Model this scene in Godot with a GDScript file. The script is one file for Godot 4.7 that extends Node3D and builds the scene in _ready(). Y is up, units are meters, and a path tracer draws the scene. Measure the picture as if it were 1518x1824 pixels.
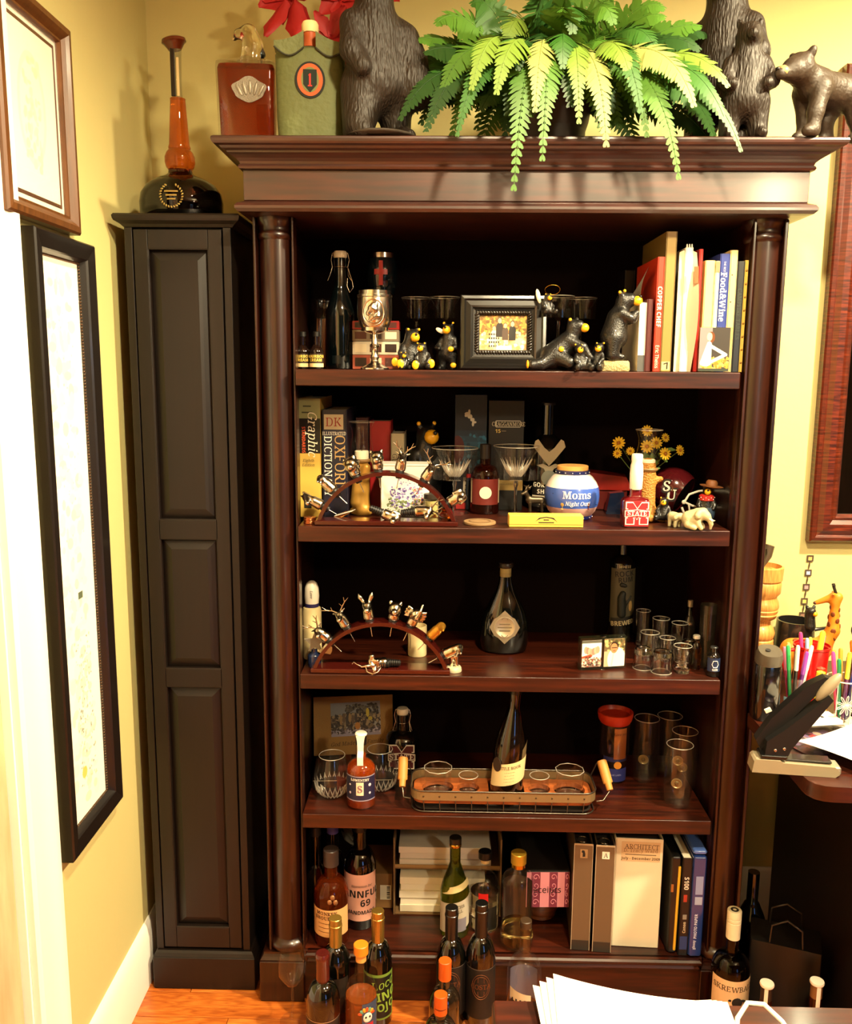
extends Node3D

const S1 := 1.4955
const S2 := 1.158
const S3 := 0.821
const S4 := 0.4845
const S5 := 0.13
const TOP := 1.9455
const DESK := 0.75


class MB:
	var v := PackedVector3Array()
	var n := PackedVector3Array()
	var u := PackedVector2Array()

	func tri(a: Vector3, b: Vector3, c: Vector3, na: Vector3, nb: Vector3, nc: Vector3, ua := Vector2(), ub := Vector2(), uc := Vector2()) -> void:
		var g := (b - a).cross(c - a)
		if g.length_squared() < 1e-20:
			return
		if g.dot(na + nb + nc) > 0.0:
			v.append_array([a, c, b]); n.append_array([na, nc, nb]); u.append_array([ua, uc, ub])
		else:
			v.append_array([a, b, c]); n.append_array([na, nb, nc]); u.append_array([ua, ub, uc])

	func quad(a: Vector3, b: Vector3, c: Vector3, d: Vector3, na: Vector3, nb: Vector3, nc: Vector3, nd: Vector3, ua := Vector2(0, 1), ub := Vector2(1, 1), uc := Vector2(1, 0), ud := Vector2(0, 0)) -> void:
		tri(a, b, c, na, nb, nc, ua, ub, uc)
		tri(a, c, d, na, nc, nd, ua, uc, ud)

	func flat(a: Vector3, b: Vector3, c: Vector3, d: Vector3, out: Vector3) -> void:
		var g := (b - a).cross(c - a)
		if g.length_squared() < 1e-20:
			g = (c - a).cross(d - a)
		g = g.normalized()
		if g.dot(out) < 0:
			g = -g
		quad(a, b, c, d, g, g, g, g)

	# box with chamfered edges
	func box(c: Vector3, s: Vector3, bev := 0.0015, b := Basis()) -> MB:
		var h := s * 0.5
		var e := minf(bev, minf(h.x, minf(h.y, h.z)) * 0.9)
		var i := h - Vector3(e, e, e)
		var ax := [Vector3.RIGHT, Vector3.UP, Vector3.BACK]
		var p := func(k: int, sg: Vector3) -> Vector3:
			var q := Vector3(i.x * sg.x, i.y * sg.y, i.z * sg.z)
			q[k] = h[k] * sg[k]
			return c + b * q
		for k in 3:
			var k1 := (k + 1) % 3
			var k2 := (k + 2) % 3
			for sg in [-1.0, 1.0]:
				var nn: Vector3 = b * (ax[k] * sg)
				var q := []
				for t in [[-1, -1], [1, -1], [1, 1], [-1, 1]]:
					var w := Vector3()
					w[k] = sg; w[k1] = t[0]; w[k2] = t[1]
					q.append(p.call(k, w))
				var uv := [Vector2(0, 1), Vector2(1, 1), Vector2(1, 0), Vector2(0, 0)]
				if k == 0:
					uv = [Vector2(0, 1), Vector2(0, 0), Vector2(1, 0), Vector2(1, 1)]  # across: z, up: y
					if sg > 0:
						uv = [Vector2(1, 1), Vector2(1, 0), Vector2(0, 0), Vector2(0, 1)]
				elif k == 1:
					uv = [Vector2(0, 0), Vector2(0, 1), Vector2(1, 1), Vector2(1, 0)]
				quad(q[0], q[1], q[2], q[3], nn, nn, nn, nn, uv[0], uv[1], uv[2], uv[3])
				if e > 0.0 and k < 3:
					for sg2 in [-1.0, 1.0]:
						var w0 := Vector3(); var w1 := Vector3()
						w0[k] = sg; w0[k1] = sg2; w0[k2] = -1
						w1 = w0; w1[k2] = 1
						var n1: Vector3 = b * (ax[k1] * sg2)
						quad(p.call(k, w0), p.call(k, w1), p.call(k1, w1), p.call(k1, w0), nn, nn, n1, n1)
		if e > 0.0:
			for m in 8:
				var sg := Vector3(1 if m & 1 else -1, 1 if m & 2 else -1, 1 if m & 4 else -1)
				tri(p.call(0, sg), p.call(1, sg), p.call(2, sg), b * (ax[0] * sg.x), b * (ax[1] * sg.y), b * (ax[2] * sg.z))
		return self

	func span(a: Vector3, c: Vector3, bev := 0.0015) -> MB:
		return box((a + c) * 0.5, (c - a).abs(), bev)

	# profile of (radius, y); pw > 2 squares the section; sz flattens it
	func lathe(prof: Array, seg := 24, xf := Transform3D(), pw := 2.0, sz := 1.0, crease := 0.75) -> MB:
		var m := prof.size()
		var sn := []
		for k in m - 1:
			var d: Vector2 = prof[k + 1] - prof[k]
			sn.append(Vector2(d.y, -d.x).normalized() if d.length() > 1e-9 else Vector2(1, 0))
		var len := 0.0
		var vs := [0.0]
		for k in m - 1:
			len += (prof[k + 1] - prof[k]).length()
			vs.append(len)
		var cs := []
		for j in seg + 1:
			var a := TAU * j / seg
			var c := sin(a)
			var s := cos(a)
			var r := 1.0
			var nx := c
			var nz := s
			if pw != 2.0:
				r = pow(pow(absf(c), pw) + pow(absf(s), pw), -1.0 / pw)
				nx = signf(c) * pow(absf(c), pw - 1)
				nz = signf(s) * pow(absf(s), pw - 1)
			var nn := Vector2(nx, nz / sz).normalized()
			cs.append([c * r, s * r * sz, nn.x, nn.y])
		for k in m - 1:
			var na: Vector2 = sn[k]
			var nb: Vector2 = sn[k]
			if k > 0 and sn[k - 1].dot(sn[k]) > crease:
				na = (sn[k - 1] + sn[k]).normalized()
			if k < m - 2 and sn[k + 1].dot(sn[k]) > crease:
				nb = (sn[k + 1] + sn[k]).normalized()
			var p: Vector2 = prof[k]
			var q: Vector2 = prof[k + 1]
			for j in seg:
				var e: Array = cs[j]
				var f: Array = cs[j + 1]
				var B := xf.basis
				quad(xf * Vector3(e[0] * p.x, p.y, e[1] * p.x), xf * Vector3(f[0] * p.x, p.y, f[1] * p.x), xf * Vector3(f[0] * q.x, q.y, f[1] * q.x), xf * Vector3(e[0] * q.x, q.y, e[1] * q.x),
					(B * Vector3(e[2] * na.x, na.y, e[3] * na.x)).normalized(), (B * Vector3(f[2] * na.x, na.y, f[3] * na.x)).normalized(), (B * Vector3(f[2] * nb.x, nb.y, f[3] * nb.x)).normalized(), (B * Vector3(e[2] * nb.x, nb.y, e[3] * nb.x)).normalized(),
					Vector2(float(j) / seg, 1 - vs[k] / len), Vector2(float(j + 1) / seg, 1 - vs[k] / len), Vector2(float(j + 1) / seg, 1 - vs[k + 1] / len), Vector2(float(j) / seg, 1 - vs[k + 1] / len))
		return self

	func sph(c: Vector3, r: Vector3, seg := 12, b := Basis()) -> MB:
		var pr := []
		for k in seg / 2 + 1:
			var a := PI * k / (seg / 2) - PI / 2
			pr.append(Vector2(cos(a), sin(a)))
		var o := v.size()
		lathe(pr, seg, Transform3D(b.scaled_local(r), c), 2.0, 1.0, 0.2)
		for k in range(o, v.size()):
			var l := b.inverse() * (v[k] - c)
			n[k] = (b * Vector3(l.x / (r.x * r.x), l.y / (r.y * r.y), l.z / (r.z * r.z))).normalized()
		return self

	func tube(pts: Array, r: Variant, seg := 8, closed := false, caps := true) -> MB:
		var m := pts.size()
		var up := Vector3.UP
		var rings := []
		var t0 := Vector3()
		var x := Vector3()
		for k in m:
			var t: Vector3
			if closed:
				t = pts[(k + 1) % m] - pts[(k - 1 + m) % m]
			else:
				t = pts[mini(k + 1, m - 1)] - pts[maxi(k - 1, 0)]
			t = t.normalized()
			if k == 0:
				x = t.cross(up if absf(t.y) < 0.9 else Vector3.RIGHT).normalized()
			else:
				x = (x - t * x.dot(t)).normalized()
			var y := t.cross(x)
			var rr: float = r[k] if r is Array else r
			var ring := []
			for j in seg + 1:
				var a := TAU * j / seg
				var d := x * cos(a) + y * sin(a)
				ring.append([pts[k] + d * rr, d])
			rings.append(ring)
			t0 = t
		for k in (m if closed else m - 1):
			var A: Array = rings[k]
			var C: Array = rings[(k + 1) % m]
			for j in seg:
				quad(A[j][0], A[j + 1][0], C[j + 1][0], C[j][0], A[j][1], A[j + 1][1], C[j + 1][1], C[j][1], Vector2(float(j) / seg, 0), Vector2(float(j + 1) / seg, 0), Vector2(float(j + 1) / seg, 1), Vector2(float(j) / seg, 1))
		if caps and not closed:
			for e in [0, m - 1]:
				var t: Vector3 = (pts[1] - pts[0]).normalized() * -1 if e == 0 else (pts[m - 1] - pts[m - 2]).normalized()
				for j in seg:
					tri(pts[e], rings[e][j][0], rings[e][j + 1][0], t, t, t)
		return self

	# polygon in xy pushed from z0 to z1
	func prism(poly: PackedVector2Array, z0: float, z1: float, xf := Transform3D(), crease := 0.8) -> MB:
		var idx := Geometry2D.triangulate_polygon(poly)
		var lo := poly[0]
		var hi := poly[0]
		for q in poly:
			lo = lo.min(q); hi = hi.max(q)
		var sz := (hi - lo).max(Vector2(1e-6, 1e-6))
		for k in range(0, idx.size(), 3):
			for e in [[z1, 1.0], [z0, -1.0]]:
				var nn: Vector3 = (xf.basis * Vector3(0, 0, e[1])).normalized()
				var q := []
				var w := []
				for i in 3:
					var s := poly[idx[k + i]]
					q.append(xf * Vector3(s.x, s.y, e[0]))
					w.append(Vector2((s.x - lo.x) / sz.x, 1 - (s.y - lo.y) / sz.y))
				tri(q[0], q[1], q[2], nn, nn, nn, w[0], w[1], w[2])
		var m := poly.size()
		var sgn := -1.0 if Geometry2D.is_polygon_clockwise(poly) else 1.0
		var en := []
		for k in m:
			var d := poly[(k + 1) % m] - poly[k]
			en.append(Vector2(d.y, -d.x).normalized() * sgn)
		for k in m:
			var a := poly[k]
			var c := poly[(k + 1) % m]
			var na: Vector2 = en[k]
			var nb: Vector2 = en[k]
			if en[(k - 1 + m) % m].dot(en[k]) > crease:
				na = (en[(k - 1 + m) % m] + en[k]).normalized()
			if en[(k + 1) % m].dot(en[k]) > crease:
				nb = (en[(k + 1) % m] + en[k]).normalized()
			var A := (xf.basis * Vector3(na.x, na.y, 0)).normalized()
			var C := (xf.basis * Vector3(nb.x, nb.y, 0)).normalized()
			quad(xf * Vector3(a.x, a.y, z0), xf * Vector3(c.x, c.y, z0), xf * Vector3(c.x, c.y, z1), xf * Vector3(a.x, a.y, z1), A, C, C, A)
		return self

	# moulding: profile of (offset outwards, y) run round the front and both ends of a block
	func mould(prof: Array, xl: float, xr: float, zf: float, zb: float, cap := true) -> MB:
		for k in prof.size() - 1:
			var p: Vector2 = prof[k]
			var q: Vector2 = prof[k + 1]
			var d := q - p
			var o := Vector2(d.y, -d.x).normalized()
			if o.x < 0 or (absf(o.x) < 1e-6 and p.x > q.x and o.y < 0):
				o = -o
			if d.y < 0:
				o = Vector2(-d.y, d.x).normalized()
				if o.x < 0: o = -o
			flat(Vector3(xl - p.x, p.y, zf + p.x), Vector3(xr + p.x, p.y, zf + p.x), Vector3(xr + q.x, q.y, zf + q.x), Vector3(xl - q.x, q.y, zf + q.x), Vector3(0, o.y, o.x))
			flat(Vector3(xl - p.x, p.y, zb), Vector3(xl - p.x, p.y, zf + p.x), Vector3(xl - q.x, q.y, zf + q.x), Vector3(xl - q.x, q.y, zb), Vector3(-o.x, o.y, 0))
			flat(Vector3(xr + p.x, p.y, zb), Vector3(xr + p.x, p.y, zf + p.x), Vector3(xr + q.x, q.y, zf + q.x), Vector3(xr + q.x, q.y, zb), Vector3(o.x, o.y, 0))
		if cap:
			var t: Vector2 = prof[-1]
			var b: Vector2 = prof[0]
			flat(Vector3(xl - t.x, t.y, zb), Vector3(xr + t.x, t.y, zb), Vector3(xr + t.x, t.y, zf + t.x), Vector3(xl - t.x, t.y, zf + t.x), Vector3.UP)
			flat(Vector3(xl - b.x, b.y, zb), Vector3(xr + b.x, b.y, zb), Vector3(xr + b.x, b.y, zf + b.x), Vector3(xl - b.x, b.y, zf + b.x), Vector3.DOWN)
		return self

	# part of a cylinder wall, angle 0 faces +z; drop lowers the upper edge from one side to the other
	func band(R: float, y0: float, y1: float, a0: float, a1: float, seg := 16, slope := 0.0, R1 := -1.0, sz := 1.0) -> MB:
		if R1 < 0: R1 = R
		for j in seg:
			var s := float(j) / seg
			var t := float(j + 1) / seg
			var a := lerpf(a0, a1, s)
			var c := lerpf(a0, a1, t)
			var d0 := Vector3(sin(a), 0, cos(a) * sz)
			var d1 := Vector3(sin(c), 0, cos(c) * sz)
			quad(d0 * R + Vector3(0, y0 + slope * s, 0), d1 * R + Vector3(0, y0 + slope * t, 0), d1 * R1 + Vector3(0, y1 + slope * t, 0), d0 * R1 + Vector3(0, y1 + slope * s, 0), d0, d1, d1, d0, Vector2(s, 1), Vector2(t, 1), Vector2(t, 0), Vector2(s, 0))
		return self

	# a sheet given by a function of (u, v) in 0..1
	func sheet(f: Callable, nu: int, nv: int, out := Vector3.UP) -> MB:
		var pt := func(i: int, j: int) -> Vector3: return f.call(float(i) / nu, float(j) / nv)
		var nm := func(i: int, j: int) -> Vector3:
			var a: Vector3 = f.call(float(mini(i + 1, nu)) / nu, float(j) / nv) - f.call(float(maxi(i - 1, 0)) / nu, float(j) / nv)
			var b: Vector3 = f.call(float(i) / nu, float(mini(j + 1, nv)) / nv) - f.call(float(i) / nu, float(maxi(j - 1, 0)) / nv)
			var g := a.cross(b).normalized()
			return g if g.dot(out) >= 0 else -g
		for i in nu:
			for j in nv:
				quad(pt.call(i, j), pt.call(i + 1, j), pt.call(i + 1, j + 1), pt.call(i, j + 1), nm.call(i, j), nm.call(i + 1, j), nm.call(i + 1, j + 1), nm.call(i, j + 1),
					Vector2(float(i) / nu, float(j) / nv), Vector2(float(i + 1) / nu, float(j) / nv), Vector2(float(i + 1) / nu, float(j + 1) / nv), Vector2(float(i) / nu, float(j + 1) / nv))
		return self

	func add(o: MB, xf := Transform3D()) -> MB:
		for k in o.v.size():
			v.append(xf * o.v[k]); n.append((xf.basis * o.n[k]).normalized()); u.append(o.u[k])
		return self

	func mesh() -> ArrayMesh:
		var a := []
		a.resize(Mesh.ARRAY_MAX)
		a[Mesh.ARRAY_VERTEX] = v
		a[Mesh.ARRAY_NORMAL] = n
		a[Mesh.ARRAY_TEX_UV] = u
		var m := ArrayMesh.new()
		m.add_surface_from_arrays(Mesh.PRIMITIVE_TRIANGLES, a)
		return m


# bones [from, to, radius, radius] melted into one skin, meshed as surface nets
func skin(bones: Array, cell: float, k: float, xf := Transform3D()) -> MB:
	var lo := Vector3(1e9, 1e9, 1e9)
	var hi := -lo
	for b in bones:
		for e in 2:
			var r: Vector3 = Vector3.ONE * (b[2 + e] + k * 2.5 + cell * 2)
			lo = lo.min(b[e] - r); hi = hi.max(b[e] + r)
	var nx := int((hi.x - lo.x) / cell) + 2
	var ny := int((hi.y - lo.y) / cell) + 2
	var nz := int((hi.z - lo.z) / cell) + 2
	var F := PackedFloat32Array()
	F.resize(nx * ny * nz)
	for b in bones:
		var A: Vector3 = b[0]
		var D: Vector3 = b[1] - A
		var L := maxf(D.length_squared(), 1e-12)
		var ra: float = b[2]
		var dr: float = b[3] - ra
		var rm := maxf(b[2], b[3]) + k * 3.0
		var p0: Vector3 = (A.min(b[1]) - Vector3.ONE * rm - lo) / cell
		var p1: Vector3 = (A.max(b[1]) + Vector3.ONE * rm - lo) / cell
		for z in range(maxi(int(p0.z), 0), mini(int(p1.z) + 2, nz)):
			for y in range(maxi(int(p0.y), 0), mini(int(p1.y) + 2, ny)):
				var row := nx * (y + ny * z)
				for x in range(maxi(int(p0.x), 0), mini(int(p1.x) + 2, nx)):
					var q := lo + Vector3(x, y, z) * cell - A
					var t := clampf(q.dot(D) / L, 0, 1)
					var d := (q - D * t).length() - ra - dr * t
					if d < rm:
						F[row + x] += exp(-maxf(d, -6 * k) / k)
	for i in F.size():
		F[i] = -k * log(F[i] + 1e-6)
	var grad := func(p: Vector3) -> Vector3:
		var c := (p - lo) / cell
		var x := clampi(int(c.x), 1, nx - 3)
		var y := clampi(int(c.y), 1, ny - 3)
		var z := clampi(int(c.z), 1, nz - 3)
		var i := x + nx * (y + ny * z)
		var fx := c.x - x
		var fy := c.y - y
		var fz := c.z - z
		var g0 := Vector3(F[i + 1] - F[i - 1], F[i + nx] - F[i - nx], F[i + nx * ny] - F[i - nx * ny])
		var j := i + 1 + nx + nx * ny
		var g1 := Vector3(F[j + 1] - F[j - 1], F[j + nx] - F[j - nx], F[j + nx * ny] - F[j - nx * ny])
		return g0.lerp(g1, clampf((fx + fy + fz) / 3, 0, 1)).normalized()
	var at := {}
	var off := [0, 1, nx, nx + 1, nx * ny, nx * ny + 1, nx * ny + nx, nx * ny + nx + 1]
	var cor := [Vector3(0, 0, 0), Vector3(1, 0, 0), Vector3(0, 1, 0), Vector3(1, 1, 0), Vector3(0, 0, 1), Vector3(1, 0, 1), Vector3(0, 1, 1), Vector3(1, 1, 1)]
	var edges := [[0, 1], [2, 3], [4, 5], [6, 7], [0, 2], [1, 3], [4, 6], [5, 7], [0, 4], [1, 5], [2, 6], [3, 7]]
	for z in nz - 1:
		for y in ny - 1:
			var row := nx * (y + ny * z)
			for x in nx - 1:
				var i := row + x
				var s := 0
				for o in off:
					if F[i + o] < 0: s += 1
				if s == 0 or s == 8:
					continue
				var sum := Vector3()
				var cnt := 0
				for e in edges:
					var fa := F[i + off[e[0]]]
					var fb := F[i + off[e[1]]]
					if (fa < 0) != (fb < 0):
						var ca: Vector3 = cor[e[0]]
						sum += ca.lerp(cor[e[1]], fa / (fa - fb))
						cnt += 1
				at[i] = lo + (Vector3(x, y, z) + sum / cnt) * cell
	var m := MB.new()
	var st := [1, nx, nx * ny]
	for i in at:
		for ax in 3:
			var s0: int = st[ax]
			var s1: int = st[(ax + 1) % 3]
			var s2: int = st[(ax + 2) % 3]
			if i + s0 >= F.size():
				continue
			if (F[i] < 0) == (F[i + s0] < 0):
				continue
			if at.has(i - s1) and at.has(i - s2) and at.has(i - s1 - s2):
				var a: Vector3 = at[i]
				var b: Vector3 = at[i - s1]
				var c: Vector3 = at[i - s1 - s2]
				var d: Vector3 = at[i - s2]
				m.quad(xf * a, xf * b, xf * c, xf * d, (xf.basis * grad.call(a)).normalized(), (xf.basis * grad.call(b)).normalized(), (xf.basis * grad.call(c)).normalized(), (xf.basis * grad.call(d)).normalized())
	for i in m.v.size():  # flat soles: nothing reaches below the foot of the thing
		m.v[i].y = maxf(m.v[i].y, 0.0003)
	return m


func bones_at(list: Array, xf: Transform3D) -> Array:
	var s := xf.basis.x.length()
	var out := []
	for b in list:
		out.append([xf * b[0], xf * b[1], b[2] * s, b[3] * s])
	return out


func B(ax, ay, az, bx, by, bz, r0, r1) -> Array:
	return [Vector3(ax, ay, az), Vector3(bx, by, bz), r0, r1]


var taken := {}


func numbered(called: String) -> String:
	taken[called] = taken.get(called, -1) + 1
	return called if taken[called] == 0 else "%s_%03d" % [called, taken[called]]


func thing(called: String, label: String, category: String, at := Vector3(), turn := 0.0, group := "") -> Node3D:
	var o := Node3D.new()
	o.name = numbered(called)
	add_child(o)
	o.position = at
	o.rotation_degrees.y = turn
	o.set_meta("label", label)
	o.set_meta("category", category)
	if group:
		o.set_meta("group", group)
	return o


func part(t: Node3D, called: String, m: Variant, mat: Material, label := "") -> MeshInstance3D:
	var o := MeshInstance3D.new()
	o.name = called
	o.mesh = m.mesh() if m is MB else m
	o.material_override = mat
	t.add_child(o, true)
	if label:
		o.set_meta("label", label)
	return o


func struct(called: String, m: Variant, mat: Material) -> MeshInstance3D:
	var o := part(self, called, m, mat)
	o.set_meta("kind", "structure")
	return o


func dup(src: Node3D, label: String, at: Vector3, turn := 0.0) -> Node3D:
	var o: Node3D = src.duplicate()
	var base := src.name.rstrip("0123456789").trim_suffix("_")
	o.name = numbered(base)
	add_child(o)
	o.position = at
	o.rotation_degrees.y = turn
	o.set_meta("label", label)
	return o


var fonts := {}


func text(s: String, h: float, font := "s", R := 0.0, rot := 0.0, yc := 0.0, tall := 1.0) -> ArrayMesh:
	if not fonts.has(font):
		var f := SystemFont.new()
		f.font_names = PackedStringArray([{"s": "Droid Sans", "b": "Droid Sans", "t": "Droid Serif", "tb": "Droid Serif", "m": "Droid Sans Mono", "i": "Droid Serif"}[font]])
		f.font_weight = 700 if font in ["b", "tb"] else 400
		fonts[font] = f
	var t := TextMesh.new()
	t.font = fonts[font]
	t.font_size = 32
	t.pixel_size = h / 32.0 * 1.36
	t.depth = 0.0002
	t.curve_step = 2.0
	t.text = s
	var a := t.get_mesh_arrays()
	var v: PackedVector3Array = a[Mesh.ARRAY_VERTEX]
	var nn: PackedVector3Array = a[Mesh.ARRAY_NORMAL]
	var lo := Vector3(1e9, 1e9, 0)
	var hi := -lo
	for p in v:
		lo = lo.min(p); hi = hi.max(p)
	var mid := (lo + hi) * 0.5
	var b := Basis(Vector3.BACK, deg_to_rad(rot))
	for k in v.size():
		var p := v[k] - Vector3(mid.x, mid.y, 0)
		p.y *= tall
		if font == "i": p.x += p.y * 0.25
		p = b * p
		p.y += yc
		if R > 0:
			var ang := p.x / R
			var rr := R + p.z + 0.0003
			v[k] = Vector3(sin(ang) * rr, p.y, cos(ang) * rr)
			nn[k] = Basis(Vector3.UP, ang) * (b * nn[k])
		else:
			v[k] = p
			nn[k] = b * nn[k]
	a[Mesh.ARRAY_VERTEX] = v
	a[Mesh.ARRAY_NORMAL] = nn
	a[Mesh.ARRAY_TANGENT] = null
	var m := ArrayMesh.new()
	m.add_surface_from_arrays(Mesh.PRIMITIVE_TRIANGLES, a)
	return m


# flat lettering in front of a face
func letters(t: Node3D, s: String, h: float, mat: Material, at: Vector3, font := "s", rot := 0.0, turn := 0.0, tall := 1.0) -> void:
	var o := part(t, "lettering", text(s, h, font, 0.0, rot, 0.0, tall), mat)
	o.position = at
	o.rotation_degrees.y = turn


# lettering bent round a cylinder of radius R, centred on angle turn
func letters_round(t: Node3D, s: String, h: float, mat: Material, y: float, R: float, turn := 0.0, font := "s", rot := 0.0, tall := 1.0) -> void:
	var o := part(t, "lettering", text(s, h, font, R, rot, y, tall), mat)
	o.rotation_degrees.y = turn


var mats := {}


func col(h: String) -> Color:
	return Color.html(h)


func mat(h: String, rough := 0.6, metal := 0.0, coat := 0.0) -> StandardMaterial3D:
	var key := "%s %s %s %s" % [h, rough, metal, coat]
	if not mats.has(key):
		var m := StandardMaterial3D.new()
		m.albedo_color = col(h)
		m.roughness = rough
		m.metallic = metal
		if coat > 0:
			m.clearcoat_enabled = true
			m.clearcoat = coat
			m.clearcoat_roughness = 0.08
		mats[key] = m
	return mats[key]


# thin clear glass
func pane(h := "ffffff", alpha := 0.06) -> StandardMaterial3D:
	var key := "pane %s %s" % [h, alpha]
	if not mats.has(key):
		var m := StandardMaterial3D.new()
		m.albedo_color = Color(col(h) * Color(0.25, 0.22, 0.18), alpha)
		m.transparency = BaseMaterial3D.TRANSPARENCY_ALPHA
		m.roughness = 0.02
		m.metallic_specular = 0.45
		mats[key] = m
	return mats[key]


# milky pale colour that paints sparkle onto glass edges and cuts
func painted_sparkle(alpha := 0.4) -> StandardMaterial3D:
	var key := "shine %s" % alpha
	if not mats.has(key):
		var m := StandardMaterial3D.new()
		m.albedo_color = Color(0.95, 0.92, 0.86, alpha)
		m.transparency = BaseMaterial3D.TRANSPARENCY_ALPHA
		m.roughness = 0.3
		m.metallic = 0.5
		mats[key] = m
	return mats[key]


# solid glass or liquid
func solid(h: String, rough := 0.0, scale := 0.05, body := 0.0) -> StandardMaterial3D:
	var key := "solid %s %s %s %s" % [h, rough, scale, body]
	if not mats.has(key):
		var m := StandardMaterial3D.new()
		m.albedo_color = Color(col(h), body)
		m.refraction_enabled = true
		m.refraction_scale = scale
		m.roughness = rough
		mats[key] = m
	return mats[key]


func noise(freq: float, seed: int, oct := 3) -> FastNoiseLite:
	var f := FastNoiseLite.new()
	f.seed = seed
	f.frequency = freq
	f.noise_type = FastNoiseLite.TYPE_SIMPLEX_SMOOTH
	f.fractal_octaves = oct
	return f


# wood with streaks along v, as a repeating picture
func grain(dark: String, light: String, sx: float, sy: float, seed: int, rings := 0.0) -> ImageTexture:
	var w := 256
	var im := Image.create(w, w, false, Image.FORMAT_RGB8)
	var f := noise(1.0, seed, 4)
	var a := col(dark)
	var b := col(light)
	for y in w:
		for x in w:
			# blend over the borders so that the picture repeats
			var s := 0.0
			for e in [[0, 0], [-w, 0], [0, -w], [-w, -w]]:
				var wx := float(x) / w if e[0] != 0 else 1 - float(x) / w
				var wy := float(y) / w if e[1] != 0 else 1 - float(y) / w
				s += wx * wy * f.get_noise_2d((x + e[0]) * sx, (y + e[1]) * sy)
			var t := 0.5 + s * 1.1
			if rings > 0:
				t = lerpf(t, absf(fmod(absf(s * rings), 1.0) * 2 - 1), 0.6)
			im.set_pixel(x, y, a.lerp(b, clampf(t, 0, 1)))
	im.generate_mipmaps()
	return ImageTexture.create_from_image(im)


func wooden(tex: Texture2D, scale: Vector3, rough := 0.35, coat := 0.5, tint := "ffffff", coat_rough := 0.12) -> StandardMaterial3D:
	var m := StandardMaterial3D.new()
	m.albedo_color = col(tint)
	m.albedo_texture = tex
	m.uv1_triplanar = true
	m.uv1_world_triplanar = true
	m.uv1_scale = scale
	m.roughness = rough
	if coat > 0:
		m.clearcoat_enabled = true
		m.clearcoat = coat
		m.clearcoat_roughness = coat_rough
	return m


func bumpy(h: String, rough: float, freq: float, depth: float, coat := 0.0, seed := 3) -> StandardMaterial3D:
	var m: StandardMaterial3D = mat(h, rough, 0.0, coat).duplicate()
	var t := NoiseTexture2D.new()
	t.width = 128
	t.height = 128
	t.seamless = true
	t.noise = noise(0.04, seed, 3)
	m.heightmap_enabled = true
	m.heightmap_texture = t
	m.heightmap_scale = depth
	m.uv1_triplanar = true
	m.uv1_scale = Vector3.ONE * freq
	return m


func printed(tex: Texture2D, rough := 0.5, coat := 0.0) -> StandardMaterial3D:
	var m := StandardMaterial3D.new()
	m.albedo_texture = tex
	m.roughness = rough
	m.texture_repeat = false
	if coat > 0:
		m.clearcoat_enabled = true
		m.clearcoat = coat
	return m


func canvas(w: int, h: int, c: String) -> Image:
	var im := Image.create(w, h, false, Image.FORMAT_RGB8)
	im.fill(col(c))
	return im


func oval(im: Image, cx: float, cy: float, rx: float, ry: float, c: String) -> void:
	var k := col(c)
	for y in range(maxi(0, int(cy - ry)), mini(im.get_height(), int(cy + ry) + 1)):
		for x in range(maxi(0, int(cx - rx)), mini(im.get_width(), int(cx + rx) + 1)):
			if pow((x - cx) / rx, 2) + pow((y - cy) / ry, 2) <= 1.0:
				im.set_pixel(x, y, k)


func rect(im: Image, x: int, y: int, w: int, h: int, c: String) -> void:
	im.fill_rect(Rect2i(x, y, w, h), col(c))


func speckle(im: Image, r: Rect2i, n: int, cols: Array, size: float, seed: int) -> void:
	var g := RandomNumberGenerator.new()
	g.seed = seed
	for k in n:
		oval(im, r.position.x + g.randf() * r.size.x, r.position.y + g.randf() * r.size.y, size * g.randf_range(0.4, 1.2), size * g.randf_range(0.4, 1.2), cols[g.randi() % cols.size()])


func tex(im: Image) -> ImageTexture:
	im.generate_mipmaps()
	return ImageTexture.create_from_image(im)


func V(x: float, y: float) -> Vector2:
	return Vector2(x, y)


func arc_pts(c: Vector2, r: float, a0: float, a1: float, n: int) -> PackedVector2Array:
	var p := PackedVector2Array()
	for k in n + 1:
		var a := lerpf(a0, a1, float(k) / n)
		p.append(c + Vector2(cos(a), sin(a)) * r)
	return p


func round_rect(w: float, h: float, r: float, n := 5) -> PackedVector2Array:
	var p := PackedVector2Array()
	for k in 4:
		var c := Vector2((w / 2 - r) * (1 if k in [0, 3] else -1), (h / 2 - r) * (1 if k in [0, 1] else -1))
		p.append_array(arc_pts(c, r, k * PI / 2, (k + 1) * PI / 2, n))
	return p


# side of a bottle: radius, shoulder start, neck start, neck radius, height
func bottle_side(R: float, hs: float, hn: float, rn: float, H: float, rd := 0.5) -> Array:
	var p := [V(0, 0.003), V(R * 0.7, 0.001), V(R - 0.003, 0), V(R - 0.0008, 0.0012), V(R, 0.004), V(R, hs)]
	for k in range(1, 11):
		var t := k / 10.0
		var f := lerpf((1 + cos(PI * t)) / 2, sqrt(maxf(0, 1 - t * t)), rd)
		p.append(V(rn + (R - rn) * f, hs + (hn - hs) * t))
	if H > hn + 0.002:
		p.append(V(rn, H))
	p.append(V(0, H))
	return p


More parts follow.
